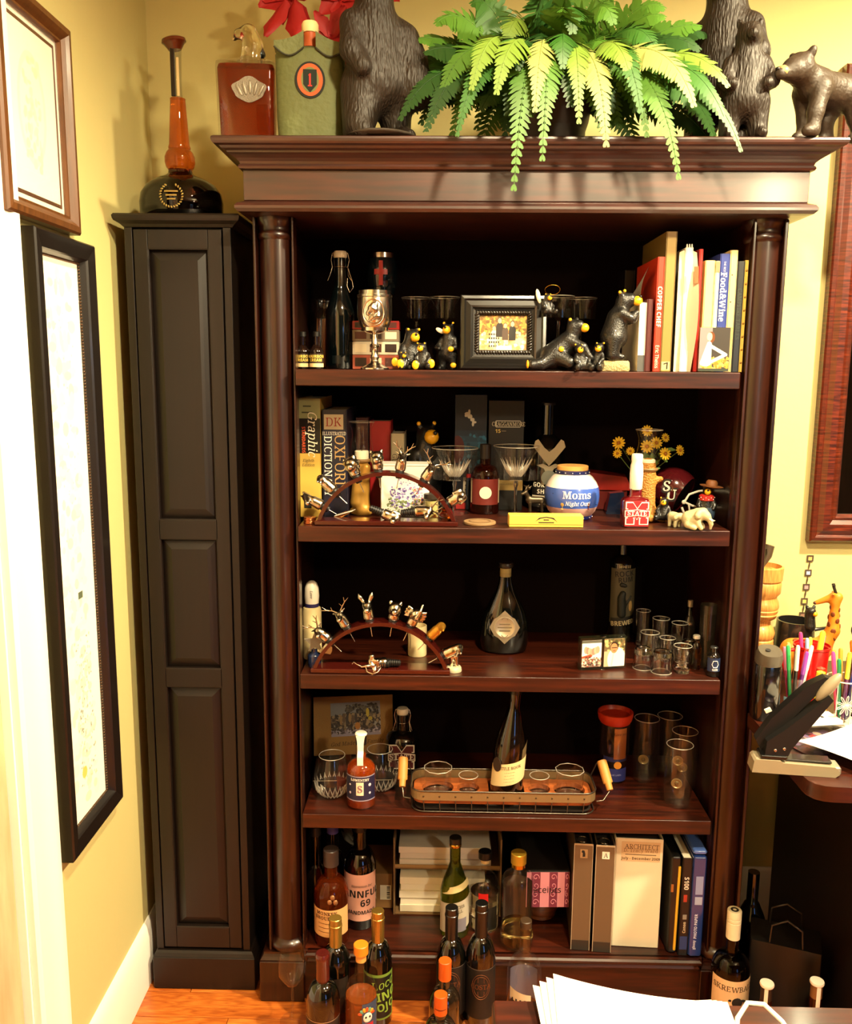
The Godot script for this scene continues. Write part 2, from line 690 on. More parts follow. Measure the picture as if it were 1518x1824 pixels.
# open vessel: outer side up, over the rim, inner side down
func vessel(out: Array, wall: float, floor_y: float) -> Array:
	var p := [V(0, out[0].y)]
	p.append_array(out)
	for k in range(out.size() - 1, -1, -1):
		var q: Vector2 = out[k]
		if q.y <= floor_y + 0.001 and k < out.size() - 1:
			continue
		p.append(V(maxf(q.x - wall, 0.0005), q.y if k < out.size() - 1 else q.y + 0.0002))
	p.append(V(maxf(p[-1].x - 0.001, 0.0004), floor_y))
	p.append(V(0, floor_y))
	return p


var cherry: StandardMaterial3D
var cherry_up: StandardMaterial3D
var espresso: StandardMaterial3D
var mahog: StandardMaterial3D
var glossy: StandardMaterial3D
var steel: StandardMaterial3D
var brass: StandardMaterial3D
var black: StandardMaterial3D
var paper: StandardMaterial3D
var ink: StandardMaterial3D
var cream_ink: StandardMaterial3D
var glass: StandardMaterial3D
var crystal: StandardMaterial3D
var dark_glass: StandardMaterial3D


func _ready() -> void:
	camera_and_light()
	materials()
	room()
	bookcase()
	tall_cabinet()
	wall_pictures()
	desks()
	top_things()
	first_shelf()
	second_shelf()
	third_shelf()
	fourth_shelf()
	bottom_shelf()
	floor_bottles()
	desk_things()


func camera_and_light() -> void:
	var c := Camera3D.new()
	c.name = "camera"
	c.fov = rad_to_deg(2 * atan(912.0 / 1560.0))
	c.near = 0.05
	add_child(c)
	c.transform = Transform3D(Basis(Vector3.UP, deg_to_rad(1.1)) * Basis(Vector3.RIGHT, deg_to_rad(-9.35)) * Basis(Vector3.BACK, deg_to_rad(0.45)), Vector3(0, 1.5, 1.87))
	c.current = true
	var sky := ProceduralSkyMaterial.new()
	sky.sky_top_color = Color(0.25, 0.5, 0.95)
	sky.sky_horizon_color = Color(0.55, 0.75, 1.0)
	sky.ground_horizon_color = Color(0.4, 0.5, 0.6)
	sky.ground_bottom_color = Color(0.2, 0.22, 0.25)
	var e := Environment.new()
	e.background_mode = Environment.BG_SKY
	e.sky = Sky.new()
	e.sky.sky_material = sky
	e.background_energy_multiplier = 2.2
	e.tonemap_mode = Environment.TONE_MAPPER_LINEAR
	e.tonemap_exposure = 1.95
	e.sdfgi_enabled = true
	e.ssao_enabled = true
	e.ssil_enabled = true
	var w := WorldEnvironment.new()
	w.name = "surroundings"
	w.environment = e
	add_child(w)
	downlight(Vector3(0.42, 2.75, 1.35), 5.0, "recessed ceiling downlight in front of the bookcase")
	downlight(Vector3(1.5, 2.75, 0.75), 10.0, "recessed ceiling downlight over the side desk")
	pendant(Vector3(1.75, 2.42, 3.1), 1.8)


func downlight(at: Vector3, energy: float, label: String) -> void:
	var t := thing("ceiling_downlight", label, "lamp", at)
	part(t, "trim_ring", MB.new().lathe([V(0.075, -0.0005), V(0.1, -0.0005), V(0.1, -0.004), V(0.078, -0.008), V(0.075, -0.0005)], 32), mat("e8e2d4", 0.4))
	var g := StandardMaterial3D.new()
	g.albedo_color = Color(1, 0.95, 0.85)
	g.emission_enabled = true
	g.emission = Color(1, 0.9, 0.72)
	g.emission_energy_multiplier = 12.0
	part(t, "glowing_lens", MB.new().lathe([V(0, -0.004), V(0.074, -0.003), V(0.074, -0.0005), V(0, -0.0005)], 32), g)
	var l := SpotLight3D.new()
	l.name = "beam"
	l.light_color = Color(1.0, 0.92, 0.74)
	l.light_energy = energy
	l.light_size = 0.07
	l.spot_angle = 82
	l.spot_angle_attenuation = 0.5
	l.spot_range = 9.0
	l.spot_attenuation = 2.0
	l.shadow_enabled = true
	l.position = Vector3(0, -0.02, 0)
	l.rotation_degrees.x = -90
	t.add_child(l)


func pendant(at: Vector3, energy: float) -> void:
	var t := thing("pendant_lamp", "white globe pendant lamp hanging behind the viewer", "lamp", at)
	var g := StandardMaterial3D.new()
	g.albedo_color = Color(1, 0.95, 0.85)
	g.emission_enabled = true
	g.emission = Color(1, 0.9, 0.72)
	g.emission_energy_multiplier = 8.0
	part(t, "globe", MB.new().sph(Vector3.ZERO, Vector3.ONE * 0.11, 24), g)
	part(t, "cord", MB.new().tube([Vector3(0, 0.11, 0), Vector3(0, 0.329, 0)], 0.004, 6), mat("2a2622", 0.5))
	var l := OmniLight3D.new()
	l.name = "bulb"
	l.light_color = Color(1.0, 0.92, 0.74)
	l.light_energy = energy
	l.light_size = 0.1
	l.omni_range = 9.0
	l.omni_attenuation = 2.0
	l.shadow_enabled = true
	t.add_child(l)


func materials() -> void:
	var g := grain("150401", "331004", 0.12, 0.008, 11)
	cherry = wooden(g, Vector3(2.2, 2.2, 2.2), 0.34, 0.3)
	cherry_up = cherry
	var gh := grain("1e0702", "481806", 0.008, 0.12, 12)
	mahog = wooden(gh, Vector3(2.0, 2.0, 2.0), 0.38, 0.15)
	glossy = mahog.duplicate()
	glossy.metallic_specular = 0.75
	espresso = wooden(grain("0c0502", "150904", 0.12, 0.008, 13), Vector3(2.2, 2.2, 2.2), 0.45, 0.0)
	steel = mat("cfc8bd", 0.16, 1.0)
	brass = mat("c79a3c", 0.25, 1.0)
	black = mat("0b0a0a", 0.35)
	paper = mat("efe9dc", 0.8)
	ink = mat("15110f", 0.7)
	cream_ink = mat("efe6c8", 0.6)
	glass = pane("ffffff", 0.01)
	crystal = solid("ffffff", 0.0, 0.054)
	dark_glass = mat("090a08", 0.06, 0.0, 0.6)


func room() -> void:
	var wall := bumpy("c8bd7f", 0.75, 6.0, 0.03)
	var white := mat("f3efe6", 0.35, 0.0, 0.3)
	# floor boards
	var slab := struct("floor", MB.new().span(Vector3(-0.95, -0.12, -0.5), Vector3(5.15, -0.012, 6.15), 0), mat("3a1f10", 0.9))
	var oak := []
	for k in 3:
		oak.append(wooden(grain(["9c4a15", "a8501a", "954412"][k], ["dc8436", "e08c3c", "d67c30"][k], 0.006, 0.075, 30 + k, 4.0), Vector3(1.6, 1.6, 1.6), 0.3, 0.4))
	var g := RandomNumberGenerator.new()
	g.seed = 5
	var z := -0.36
	var row := 0
	while z < 6.0:
		var wdt := 0.083
		var x := -0.715 - g.randf() * 0.8
		while x < 5.0:
			var l := g.randf_range(0.7, 1.3) if z < 1.0 else 4.0
			var x0 := maxf(x, -0.716)
			var x1 := minf(x + l, 4.998)
			if x1 - x0 > 0.01:
				var far := z > 1.0
				var z1 := minf(z + (wdt if not far else 2.5), 5.998)
				part(slab, "plank", MB.new().span(Vector3(x0 + 0.0006, -0.0119, z + 0.0006), Vector3(x1 - 0.0006, -0.0002, z1 - 0.0006), 0.0012), oak[g.randi() % 3])
			x += l
		z += wdt if z <= 1.0 else 2.5
		row += 1
	struct("ceiling", MB.new().span(Vector3(-0.95, 2.75, -0.5), Vector3(5.15, 2.85, 6.15), 0), mat("d8d0bc", 0.9))
	struct("wall_back", MB.new().span(Vector3(-0.95, 0, -0.48), Vector3(5.15, 2.75, -0.365), 0), wall)
	var bounce_cut_finish := wooden(grain("1c0f08", "301a0e", 0.12, 0.008, 14), Vector3(1, 1, 1), 0.5, 0.0)  # dark wood finish made up for unseen walls, to cut bounced light
	var wl := MB.new().span(Vector3(-0.84, 0, -0.365), Vector3(-0.72, 2.75, 0.47), 0)
	wl.span(Vector3(-0.84, 2.1, 0.47), Vector3(-0.72, 2.75, 1.35), 0)
	wl.span(Vector3(-0.84, 0, 1.35), Vector3(-0.72, 2.75, 6.0), 0)
	struct("wall_left", wl, wall)
	struct("wall_right", MB.new().span(Vector3(5.0, 0, -0.365), Vector3(5.12, 2.75, 6.0), 0), bounce_cut_finish)
	var wf := MB.new().span(Vector3(-0.84, 0, 6.0), Vector3(2.4, 2.75, 6.12), 0)
	wf.span(Vector3(3.4, 0, 6.0), Vector3(5.12, 2.75, 6.12), 0)
	wf.span(Vector3(2.4, 0, 6.0), Vector3(3.4, 0.35, 6.12), 0)
	wf.span(Vector3(2.4, 1.85, 6.0), Vector3(3.4, 2.75, 6.12), 0)
	struct("wall_front", wf, bounce_cut_finish)
	var win := struct("window_1", MB.new().span(Vector3(2.4, 0.35, 6.02), Vector3(2.44, 1.85, 6.08)).span(Vector3(3.36, 0.35, 6.02), Vector3(3.4, 1.85, 6.08)).span(Vector3(2.44, 0.35, 6.02), Vector3(3.36, 0.39, 6.08)).span(Vector3(2.44, 1.81, 6.02), Vector3(3.36, 1.85, 6.08)).span(Vector3(2.44, 1.08, 6.03), Vector3(3.36, 1.11, 6.07)), white)
	part(win, "pane", MB.new().span(Vector3(2.44, 0.39, 6.048), Vector3(3.36, 1.08, 6.052), 0), glass)
	part(win, "pane", MB.new().span(Vector3(2.44, 1.11, 6.048), Vector3(3.36, 1.81, 6.052), 0), glass)
	# skirting: profile run along the walls
	var bb := PackedVector2Array([V(0, 0), V(0.015, 0), V(0.015, 0.125), V(0.012, 0.133), V(0.01, 0.147), V(0.004, 0.155), V(0, 0.155)])
	struct("baseboard_left", MB.new().prism(bb, -0.3649, 0.3845, Transform3D(Basis(), Vector3(-0.7199, 0, 0))), white)
	struct("baseboard_back", MB.new().prism(bb, -0.7, 4.98, Transform3D(Basis(Vector3.BACK, Vector3.UP, Vector3.RIGHT), Vector3(0, 0, -0.3649))), white)
	var cas := PackedVector2Array([V(0, 0), V(0, 0.012), V(0.006, 0.018), V(0.03, 0.02), V(0.035, 0.016), V(0.07, 0.018), V(0.078, 0.022), V(0.095, 0.022), V(0.1, 0.018), V(0.1, 0)])
	var cx := Transform3D(Basis(Vector3.FORWARD, Vector3.RIGHT, Vector3.UP), Vector3(-0.7199, 0, 0.485))
	var tr := struct("trim_1", MB.new().prism(cas, 0.0, 2.15, cx), white)
	part(tr, "head_casing", MB.new().span(Vector3(-0.7199, 2.06, 0.486), Vector3(-0.7, 2.16, 1.45)), white)
	part(tr, "side_casing", MB.new().span(Vector3(-0.7199, 0, 1.35), Vector3(-0.7, 2.06, 1.45)), white)
	part(tr, "jamb", MB.new().span(Vector3(-0.84, 0, 0.4705), Vector3(-0.7205, 2.0995, 0.4895)), white)
	var d := struct("door_1", MB.new().span(Vector3(-0.775, 0.005, 0.4905), Vector3(-0.735, 2.09, 1.349), 0.002), wooden(grain("c99a70", "e2b88e", 0.06, 0.01, 50), Vector3(1.5, 1.5, 1.5), 0.4, 0.3))
	part(d, "door_knob", MB.new().lathe([V(0, 0), V(0.012, 0), V(0.01, 0.03), V(0.026, 0.04), V(0.026, 0.055), V(0, 0.065)], 16, Transform3D(Basis(Vector3.BACK, -PI / 2), Vector3(-0.735, 1.0, 1.27))), brass)


func bookcase() -> void:
	var t := thing("bookcase", "tall dark cherry wood bookcase with round columns, deep cornice and open shelves", "bookcase")
	var zb := -0.357
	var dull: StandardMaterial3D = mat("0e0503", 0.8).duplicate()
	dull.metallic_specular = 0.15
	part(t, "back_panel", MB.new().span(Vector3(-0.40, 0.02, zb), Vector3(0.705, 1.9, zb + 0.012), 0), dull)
	for s in [[-0.402, -0.3315], [0.6345, 0.705]]:
		part(t, "side_panel", MB.new().span(Vector3(s[0], 0.02, zb + 0.012), Vector3(s[1], 1.807, -0.052), 0.001), cherry)
	# narrow stiles either side of each column
	for s in [[-0.402, -0.396], [-0.3215, -0.3165], [0.6335, 0.6405], [0.697, 0.705]]:
		part(t, "stile", MB.new().span(Vector3(s[0], 0.125, -0.0519), Vector3(s[1], 1.807, -0.014), 0.002), cherry)
	for y in [S1, S2, S3, S4]:
		part(t, "shelf", MB.new().span(Vector3(-0.3155, y - 0.035, zb + 0.013), Vector3(0.6215, y, 0.0), 0.0022), mahog)
	part(t, "bottom_shelf", MB.new().span(Vector3(-0.3175, 0.1, zb + 0.013), Vector3(0.6245, S5, -0.012), 0.001), mahog)
	part(t, "plinth_board", MB.new().span(Vector3(-0.32, 0.0, -0.04), Vector3(0.627, 0.0995, -0.014), 0.001), mahog)
	part(t, "plinth_moulding", MB.new().mould([V(0.0, 0.1), V(0.006, 0.102), V(0.01, 0.108), V(0.007, 0.114), V(0.007, 0.117), V(0.013, 0.121), V(0.014, 0.126), V(0.01, 0.13), V(0, 0.13)], -0.3, 0.606, -0.012, -0.02), mahog)
	for x in [-0.3705, 0.6715]:
		var bl := part(t, "plinth_block", MB.new().span(Vector3(x - 0.0535, 0, -0.11), Vector3(x + 0.0535, 0.105, 0.0), 0.003), cherry)
		part(bl, "block_moulding", MB.new().mould([V(0, 0.105), V(0.001, 0.108), V(-0.003, 0.114), V(-0.006, 0.12), V(-0.006, 0.125)], x - 0.05, x + 0.05, -0.0035, -0.106), cherry)
		var xx: float = x + (0.012 if x < 0 else -0.006)
		var cb := Transform3D(Basis(), Vector3(xx, 0, -0.048))
		var cl := part(t, "column", MB.new().lathe([V(0.0365, 0.155), V(0.0355, 0.9), V(0.0355, 1.765)], 40, cb), cherry)
		part(cl, "column_base", MB.new().lathe([V(0, 0.125), V(0.042, 0.1252), V(0.046, 0.13), V(0.0475, 0.137), V(0.046, 0.144), V(0.042, 0.149), V(0.0385, 0.151), V(0.0365, 0.156)], 40, cb), cherry)
		part(cl, "capital", MB.new().lathe([V(0.0355, 1.762), V(0.039, 1.766), V(0.0405, 1.771), V(0.039, 1.776), V(0.0365, 1.779), V(0.0365, 1.79), V(0.042, 1.797), V(0.0435, 1.803), V(0.0435, 1.807), V(0, 1.8072)], 40, cb), cherry)
	part(t, "ledge_moulding", MB.new().mould([V(0.0, 1.8075), V(0.012, 1.809), V(0.018, 1.815), V(0.018, 1.82), V(0.014, 1.826), V(0.004, 1.83), V(0.0, 1.832)], -0.408, 0.723, 0.022, zb), glossy)
	part(t, "frieze", MB.new().span(Vector3(-0.41, 1.8322, zb), Vector3(0.725, 1.8905, 0.024), 0.001), glossy)
	part(t, "cornice", MB.new().mould([V(0.0, 1.8907), V(0.006, 1.892), V(0.008, 1.896), V(0.006, 1.9), V(0.004, 1.9012), V(0.006, 1.906), V(0.012, 1.911), V(0.02, 1.916), V(0.025, 1.9185), V(0.026, 1.922), V(0.03, 1.923), V(0.034, 1.925), V(0.038, 1.929), V(0.042, 1.93), V(0.047, 1.931), V(0.05, 1.9345), V(0.051, 1.939), V(0.05, 1.943), V(0.046, TOP - 0.0002)], -0.41, 0.725, 0.026, zb), glossy)


func tall_cabinet() -> void:
	var t := thing("tall_cabinet", "narrow tall dark brown cabinet with three recessed door panels in the corner", "cabinet")
	var zb := -0.345
	part(t, "body", MB.new().span(Vector3(-0.684, 0.098, zb), Vector3(-0.667, 1.79, -0.05)).span(Vector3(-0.4735, 0.098, zb), Vector3(-0.456, 1.79, -0.05)).span(Vector3(-0.667, 0.098, zb), Vector3(-0.4735, 1.79, -0.07), 0), espresso)
	part(t, "plinth", MB.new().span(Vector3(-0.692, 0, zb), Vector3(-0.442, 0.085, -0.036), 0.003).mould([V(0, 0.085), V(-0.004, 0.093), V(-0.008, 0.098)], -0.69, -0.444, -0.038, zb), espresso)
	part(t, "cap", MB.new().mould([V(0, 1.7902), V(0.006, 1.796), V(0.016, 1.802), V(0.018, 1.806), V(0.019, 1.812), V(0.016, 1.816)], -0.684, -0.452, -0.05, zb), espresso)
	var d := MB.new()
	var xs := [-0.6645, -0.6345, -0.5055, -0.476]
	var ys := [0.104, 0.158, 0.768, 0.812, 1.116, 1.16, 1.746, 1.786]
	d.span(Vector3(xs[0], ys[0], -0.0695), Vector3(xs[1], ys[7], -0.049)).span(Vector3(xs[2], ys[0], -0.0695), Vector3(xs[3], ys[7], -0.049))
	for k in 4:
		d.span(Vector3(xs[1], ys[2 * k], -0.0695), Vector3(xs[2], ys[2 * k + 1], -0.049))
	var dr := part(t, "door", d, espresso)
	for k in 3:
		var x0: float = xs[1]; var x1: float = xs[2]; var y0: float = ys[2 * k + 1]; var y1: float = ys[2 * k + 2]
		var p := MB.new()
		var e := 0.024
		var a := [Vector3(x0, y0, -0.063), Vector3(x1, y0, -0.063), Vector3(x1, y1, -0.063), Vector3(x0, y1, -0.063)]
		var b := [Vector3(x0 + e, y0 + e, -0.054), Vector3(x1 - e, y0 + e, -0.054), Vector3(x1 - e, y1 - e, -0.054), Vector3(x0 + e, y1 - e, -0.054)]
		for i in 4:
			p.flat(a[i], a[(i + 1) % 4], b[(i + 1) % 4], b[i], Vector3.BACK)
		p.flat(b[0], b[1], b[2], b[3], Vector3.BACK)
		for i in 4:
			var q: Vector3 = a[i]; var r: Vector3 = a[(i + 1) % 4]
			var dir := (r - q).normalized()
			p.box((q + r) / 2 + Vector3(0, 0, 0.007), Vector3(absf(r.x - q.x) + 0.004, absf(r.y - q.y) + 0.004, 0.012), 0.0015)
		part(dr, "raised_panel", p, espresso)


# a frame that faces +z: outer size, moulding profile of (inwards, height)
func frame_mesh(w: float, h: float, prof: Array, z0 := 0.0) -> MB:
	var m := MB.new()
	for k in prof.size() - 1:
		var p: Vector2 = prof[k]
		var q: Vector2 = prof[k + 1]
		var d := q - p
		for s in 4:
			var b := Basis(Vector3.BACK, s * PI / 2)
			var W := (w if s % 2 == 0 else h) / 2
			var H := (h if s % 2 == 0 else w) / 2
			var out := b * Vector3(0, d.y, absf(d.x)) if d.x >= 0 else b * Vector3(0, -1, 0)
			if absf(d.x) < 1e-6:
				out = b * Vector3(0, signf(d.y), 0)
			m.flat(b * Vector3(-W + p.x, H - p.x, p.y + z0), b * Vector3(W - p.x, H - p.x, p.y + z0), b * Vector3(W - q.x, H - q.x, q.y + z0), b * Vector3(-W + q.x, H - q.x, q.y + z0), out)
	return m


func wall_pictures() -> void:
	# certificate, light wooden frame
	var t := thing("picture_frame", "light brown wooden frame with a pale document, upper one on the left wall", "picture", Vector3(-0.7195, 1.926, 0.29), 90)
	part(t, "frame", frame_mesh(0.283, 0.365, [V(0, 0), V(0, 0.022), V(0.004, 0.026), V(0.014, 0.027), V(0.02, 0.022), V(0.026, 0.016), V(0.03, 0.016), V(0.032, 0.008)]), wooden(grain("4a2c14", "6e4420", 0.1, 0.01, 61), Vector3(3, 3, 3), 0.4, 0.2))
	part(t, "mat_board", MB.new().box(Vector3(0, 0, 0.004), Vector3(0.23, 0.31, 0.006), 0), mat("f6f1e4", 0.8))
	part(t, "inner_border", frame_mesh(0.2, 0.282, [V(0, 0), V(0, 0.0012), V(0.006, 0.0012), V(0.006, 0)], 0.007), mat("5a3a26", 0.6))
	var im := canvas(128, 180, "f7f3e8")
	oval(im, 64, 85, 36, 62, "f1ecd8")
	oval(im, 64, 85, 30, 54, "f6f2e4")
	speckle(im, Rect2i(45, 30, 40, 120), 60, ["ece4c6", "efe8d0"], 5, 9)
	part(t, "document", MB.new().box(Vector3(0, 0, 0.0075), Vector3(0.188, 0.27, 0.001), 0), printed(tex(im), 0.8))
	part(t, "glass", MB.new().box(Vector3(0, 0, 0.0095), Vector3(0.218, 0.3, 0.001), 0), glass)
	# map in a black frame with a beaded edge
	t = thing("picture_frame", "tall narrow black frame with beaded inner edge round a pale map, on left wall", "picture", Vector3(-0.7195, 1.15, 0.226), 90)
	part(t, "frame", frame_mesh(0.257, 1.162, [V(0, 0), V(0, 0.027), V(0.003, 0.03), V(0.03, 0.026), V(0.032, 0.022), V(0.036, 0.012), V(0.036, 0.006)]), mat("140e0b", 0.35, 0.0, 0.3))
	im = canvas(128, 720, "f8f4e6")
	speckle(im, Rect2i(30, 20, 70, 680), 220, ["f3eed4", "eee8c6", "f2ecdc", "f4efe0"], 9, 4)
	speckle(im, Rect2i(50, 480, 50, 200), 160, ["b9b7a2", "cfc9ae", "8f9484", "d8d0b0"], 2, 6)
	speckle(im, Rect2i(40, 60, 60, 400), 60, ["d8d4b8", "cfcfc0"], 1.6, 7)
	rect(im, 72, 420, 14, 9, "55604a")
	oval(im, 60, 660, 8, 8, "d8c060")
	part(t, "map", MB.new().box(Vector3(0, 0, 0.005), Vector3(0.19, 1.096, 0.002), 0), printed(tex(im), 0.7))
	var beads := MB.new()
	for s in 2:
		for k in 180:
			beads.sph(Vector3(0.0925 * (s * 2 - 1), -0.543 + k * 0.00607, 0.009), Vector3.ONE * 0.0029, 6)
	for s in 2:
		for k in 30:
			beads.sph(Vector3(-0.088 + k * 0.00607, 0.545 * (s * 2 - 1), 0.009), Vector3.ONE * 0.0029, 6)
	part(t, "beaded_edge", beads, mat("4a3420", 0.3, 0.4)).set_meta("kind", "stuff")
	# mirror on the back wall, right
	t = thing("wall_mirror", "large mirror in a broad reddish wood frame, on the back wall right of the bookcase", "mirror", Vector3(1.36, 1.64, -0.3648))
	part(t, "frame", frame_mesh(0.85, 1.14, [V(0, 0), V(0, 0.024), V(0.004, 0.028), V(0.012, 0.03), V(0.018, 0.024), V(0.03, 0.03), V(0.046, 0.03), V(0.056, 0.022), V(0.062, 0.024), V(0.07, 0.014), V(0.07, 0.006)]), wooden(grain("2c0d06", "6c2812", 0.02, 0.16, 66), Vector3(3, 3, 3), 0.3, 0.6))
	part(t, "mirror_glass", MB.new().box(Vector3(0, 0, 0.006), Vector3(0.72, 1.01, 0.004), 0), mat("b8c4c4", 0.02, 1.0))
	# a little chain of charms on the wall
	t = thing("charm_chain", "thin hanging chain of five square charms on the wall beneath the mirror", "ornament", Vector3(0.951, 0.945, -0.3645))
	for k in 5:
		var y := 0.077 - k * 0.038
		var p := part(t, "charm", frame_mesh(0.0165, 0.0165, [V(0, 0), V(0, 0.003), V(0.003, 0.003), V(0.003, 0.001)]), mat("8a7c6a", 0.3, 0.9))
		p.position = Vector3(-0.002 * k, y, 0)
		part(p, "inset", MB.new().box(Vector3(0, 0, 0.001), Vector3(0.012, 0.012, 0.0016), 0.0004), mat(["c0a060", "aeb8d0", "b08a88", "c8b060", "8a6a58"][k], 0.3))
		if k < 4:
			part(t, "link", MB.new().tube([Vector3(-0.002 * k, y - 0.008, 0.0015), Vector3(-0.002 * k - 0.001, y - 0.019, 0.0015), Vector3(-0.002 * k - 0.002, y - 0.03, 0.0015)], [0.0007, 0.0022, 0.0007], 6), mat("8a7c6a", 0.3, 0.9))


func desks() -> void:
	# side desk, right of the bookcase
	var t := thing("side_desk", "dark wood desk with rounded corner crowded with pens, right of the bookcase", "desk")
	var p := PackedVector2Array([V(0.74, 0.355), V(0.74, -0.012)])
	p.append_array(PackedVector2Array([V(0.682, -0.012), V(0.682, -0.318)]))
	p.append_array(PackedVector2Array([V(0.684, -0.333), V(0.692, -0.347), V(0.706, -0.355), V(0.72, -0.358), V(0.75, -0.36), V(1.75, -0.392), V(1.75, 0.355)]))
	var up := Transform3D(Basis(Vector3.RIGHT, Vector3.FORWARD, Vector3.UP), Vector3(0, 0, 0))
	part(t, "desktop", MB.new().prism(p, DESK - 0.03, DESK, up), mahog)
	part(t, "side_panel", MB.new().span(Vector3(0.9, 0.0, -0.33), Vector3(0.925, DESK - 0.0305, 0.3)), espresso)
	part(t, "modesty_panel", MB.new().span(Vector3(0.925, 0.2, -0.32), Vector3(1.7, DESK - 0.0305, -0.3)), espresso)
	part(t, "side_panel", MB.new().span(Vector3(1.7, 0.0, -0.33), Vector3(1.725, DESK - 0.0305, 0.3)), espresso)
	# desk in front
	t = thing("front_desk", "reddish dark desk in the foreground with white papers on it", "desk")
	part(t, "desktop", MB.new().span(Vector3(0.066, DESK - 0.035, 0.921), Vector3(1.7, DESK, 1.6), 0.004), mahog)
	for x in [0.1, 1.64]:
		part(t, "leg", MB.new().span(Vector3(x, 0, 0.96), Vector3(x + 0.05, DESK - 0.0355, 1.01)), mahog)
		part(t, "leg", MB.new().span(Vector3(x, 0, 1.53), Vector3(x + 0.05, DESK - 0.0355, 1.58)), mahog)


# a standing bear, one unit tall, facing +z
func bear_bones(lean := 0.0, arm := 0.0) -> Array:
	var o := [B(0, 0.34, -0.01, lean, 0.62, 0.0, 0.185, 0.14), B(lean, 0.64, 0.01, lean, 0.8, 0.03, 0.115, 0.1), B(lean, 0.84, 0.03, lean, 0.85, 0.07, 0.105, 0.09), B(lean, 0.82, 0.12, lean, 0.81, 0.19, 0.055, 0.042)]
	for s in [-1, 1]:
		o.append_array([B(s * 0.1, 0.3, 0, s * 0.125, 0.06, 0, 0.115, 0.08), B(s * 0.125, 0.04, 0, s * 0.14, 0.035, 0.12, 0.05, 0.045), B(lean + s * 0.085, 0.94, 0.03, lean + s * 0.09, 0.955, 0.03, 0.032, 0.026)])
		o.append_array([B(lean + s * 0.14, 0.62, 0.02, s * 0.2, 0.46, 0.07 + arm * 0.06, 0.068, 0.055), B(s * 0.2, 0.46, 0.07 + arm * 0.06, s * (0.17 - arm * 0.06), 0.34 + arm * 0.2, 0.14 + arm * 0.08, 0.055, 0.045)])
	return o


# a seated bear, about 0.8 units tall, facing +z
func sit_bones(turn_head := 0.0) -> Array:
	var hx := turn_head
	var o := [B(0, 0.17, 0, 0, 0.42, 0.0, 0.2, 0.14), B(0, 0.5, 0.02, hx * 0.3, 0.6, 0.05, 0.12, 0.13), B(hx * 0.3, 0.6, 0.05, hx * 0.5, 0.61, 0.1, 0.125, 0.1)]
	for s in [-1, 1]:
		o.append_array([B(s * 0.1, 0.12, 0.06, s * 0.2, 0.09, 0.27, 0.1, 0.075), B(s * 0.2, 0.09, 0.3, s * 0.21, 0.13, 0.31, 0.075, 0.07), B(s * 0.09 + hx * 0.3, 0.72, 0.03, s * 0.095 + hx * 0.3, 0.735, 0.03, 0.035, 0.03)])
		o.append_array([B(s * 0.14, 0.42, 0.02, s * 0.2, 0.3, 0.12, 0.06, 0.052), B(s * 0.2, 0.3, 0.12, s * 0.14, 0.2, 0.22, 0.052, 0.045)])
	return o


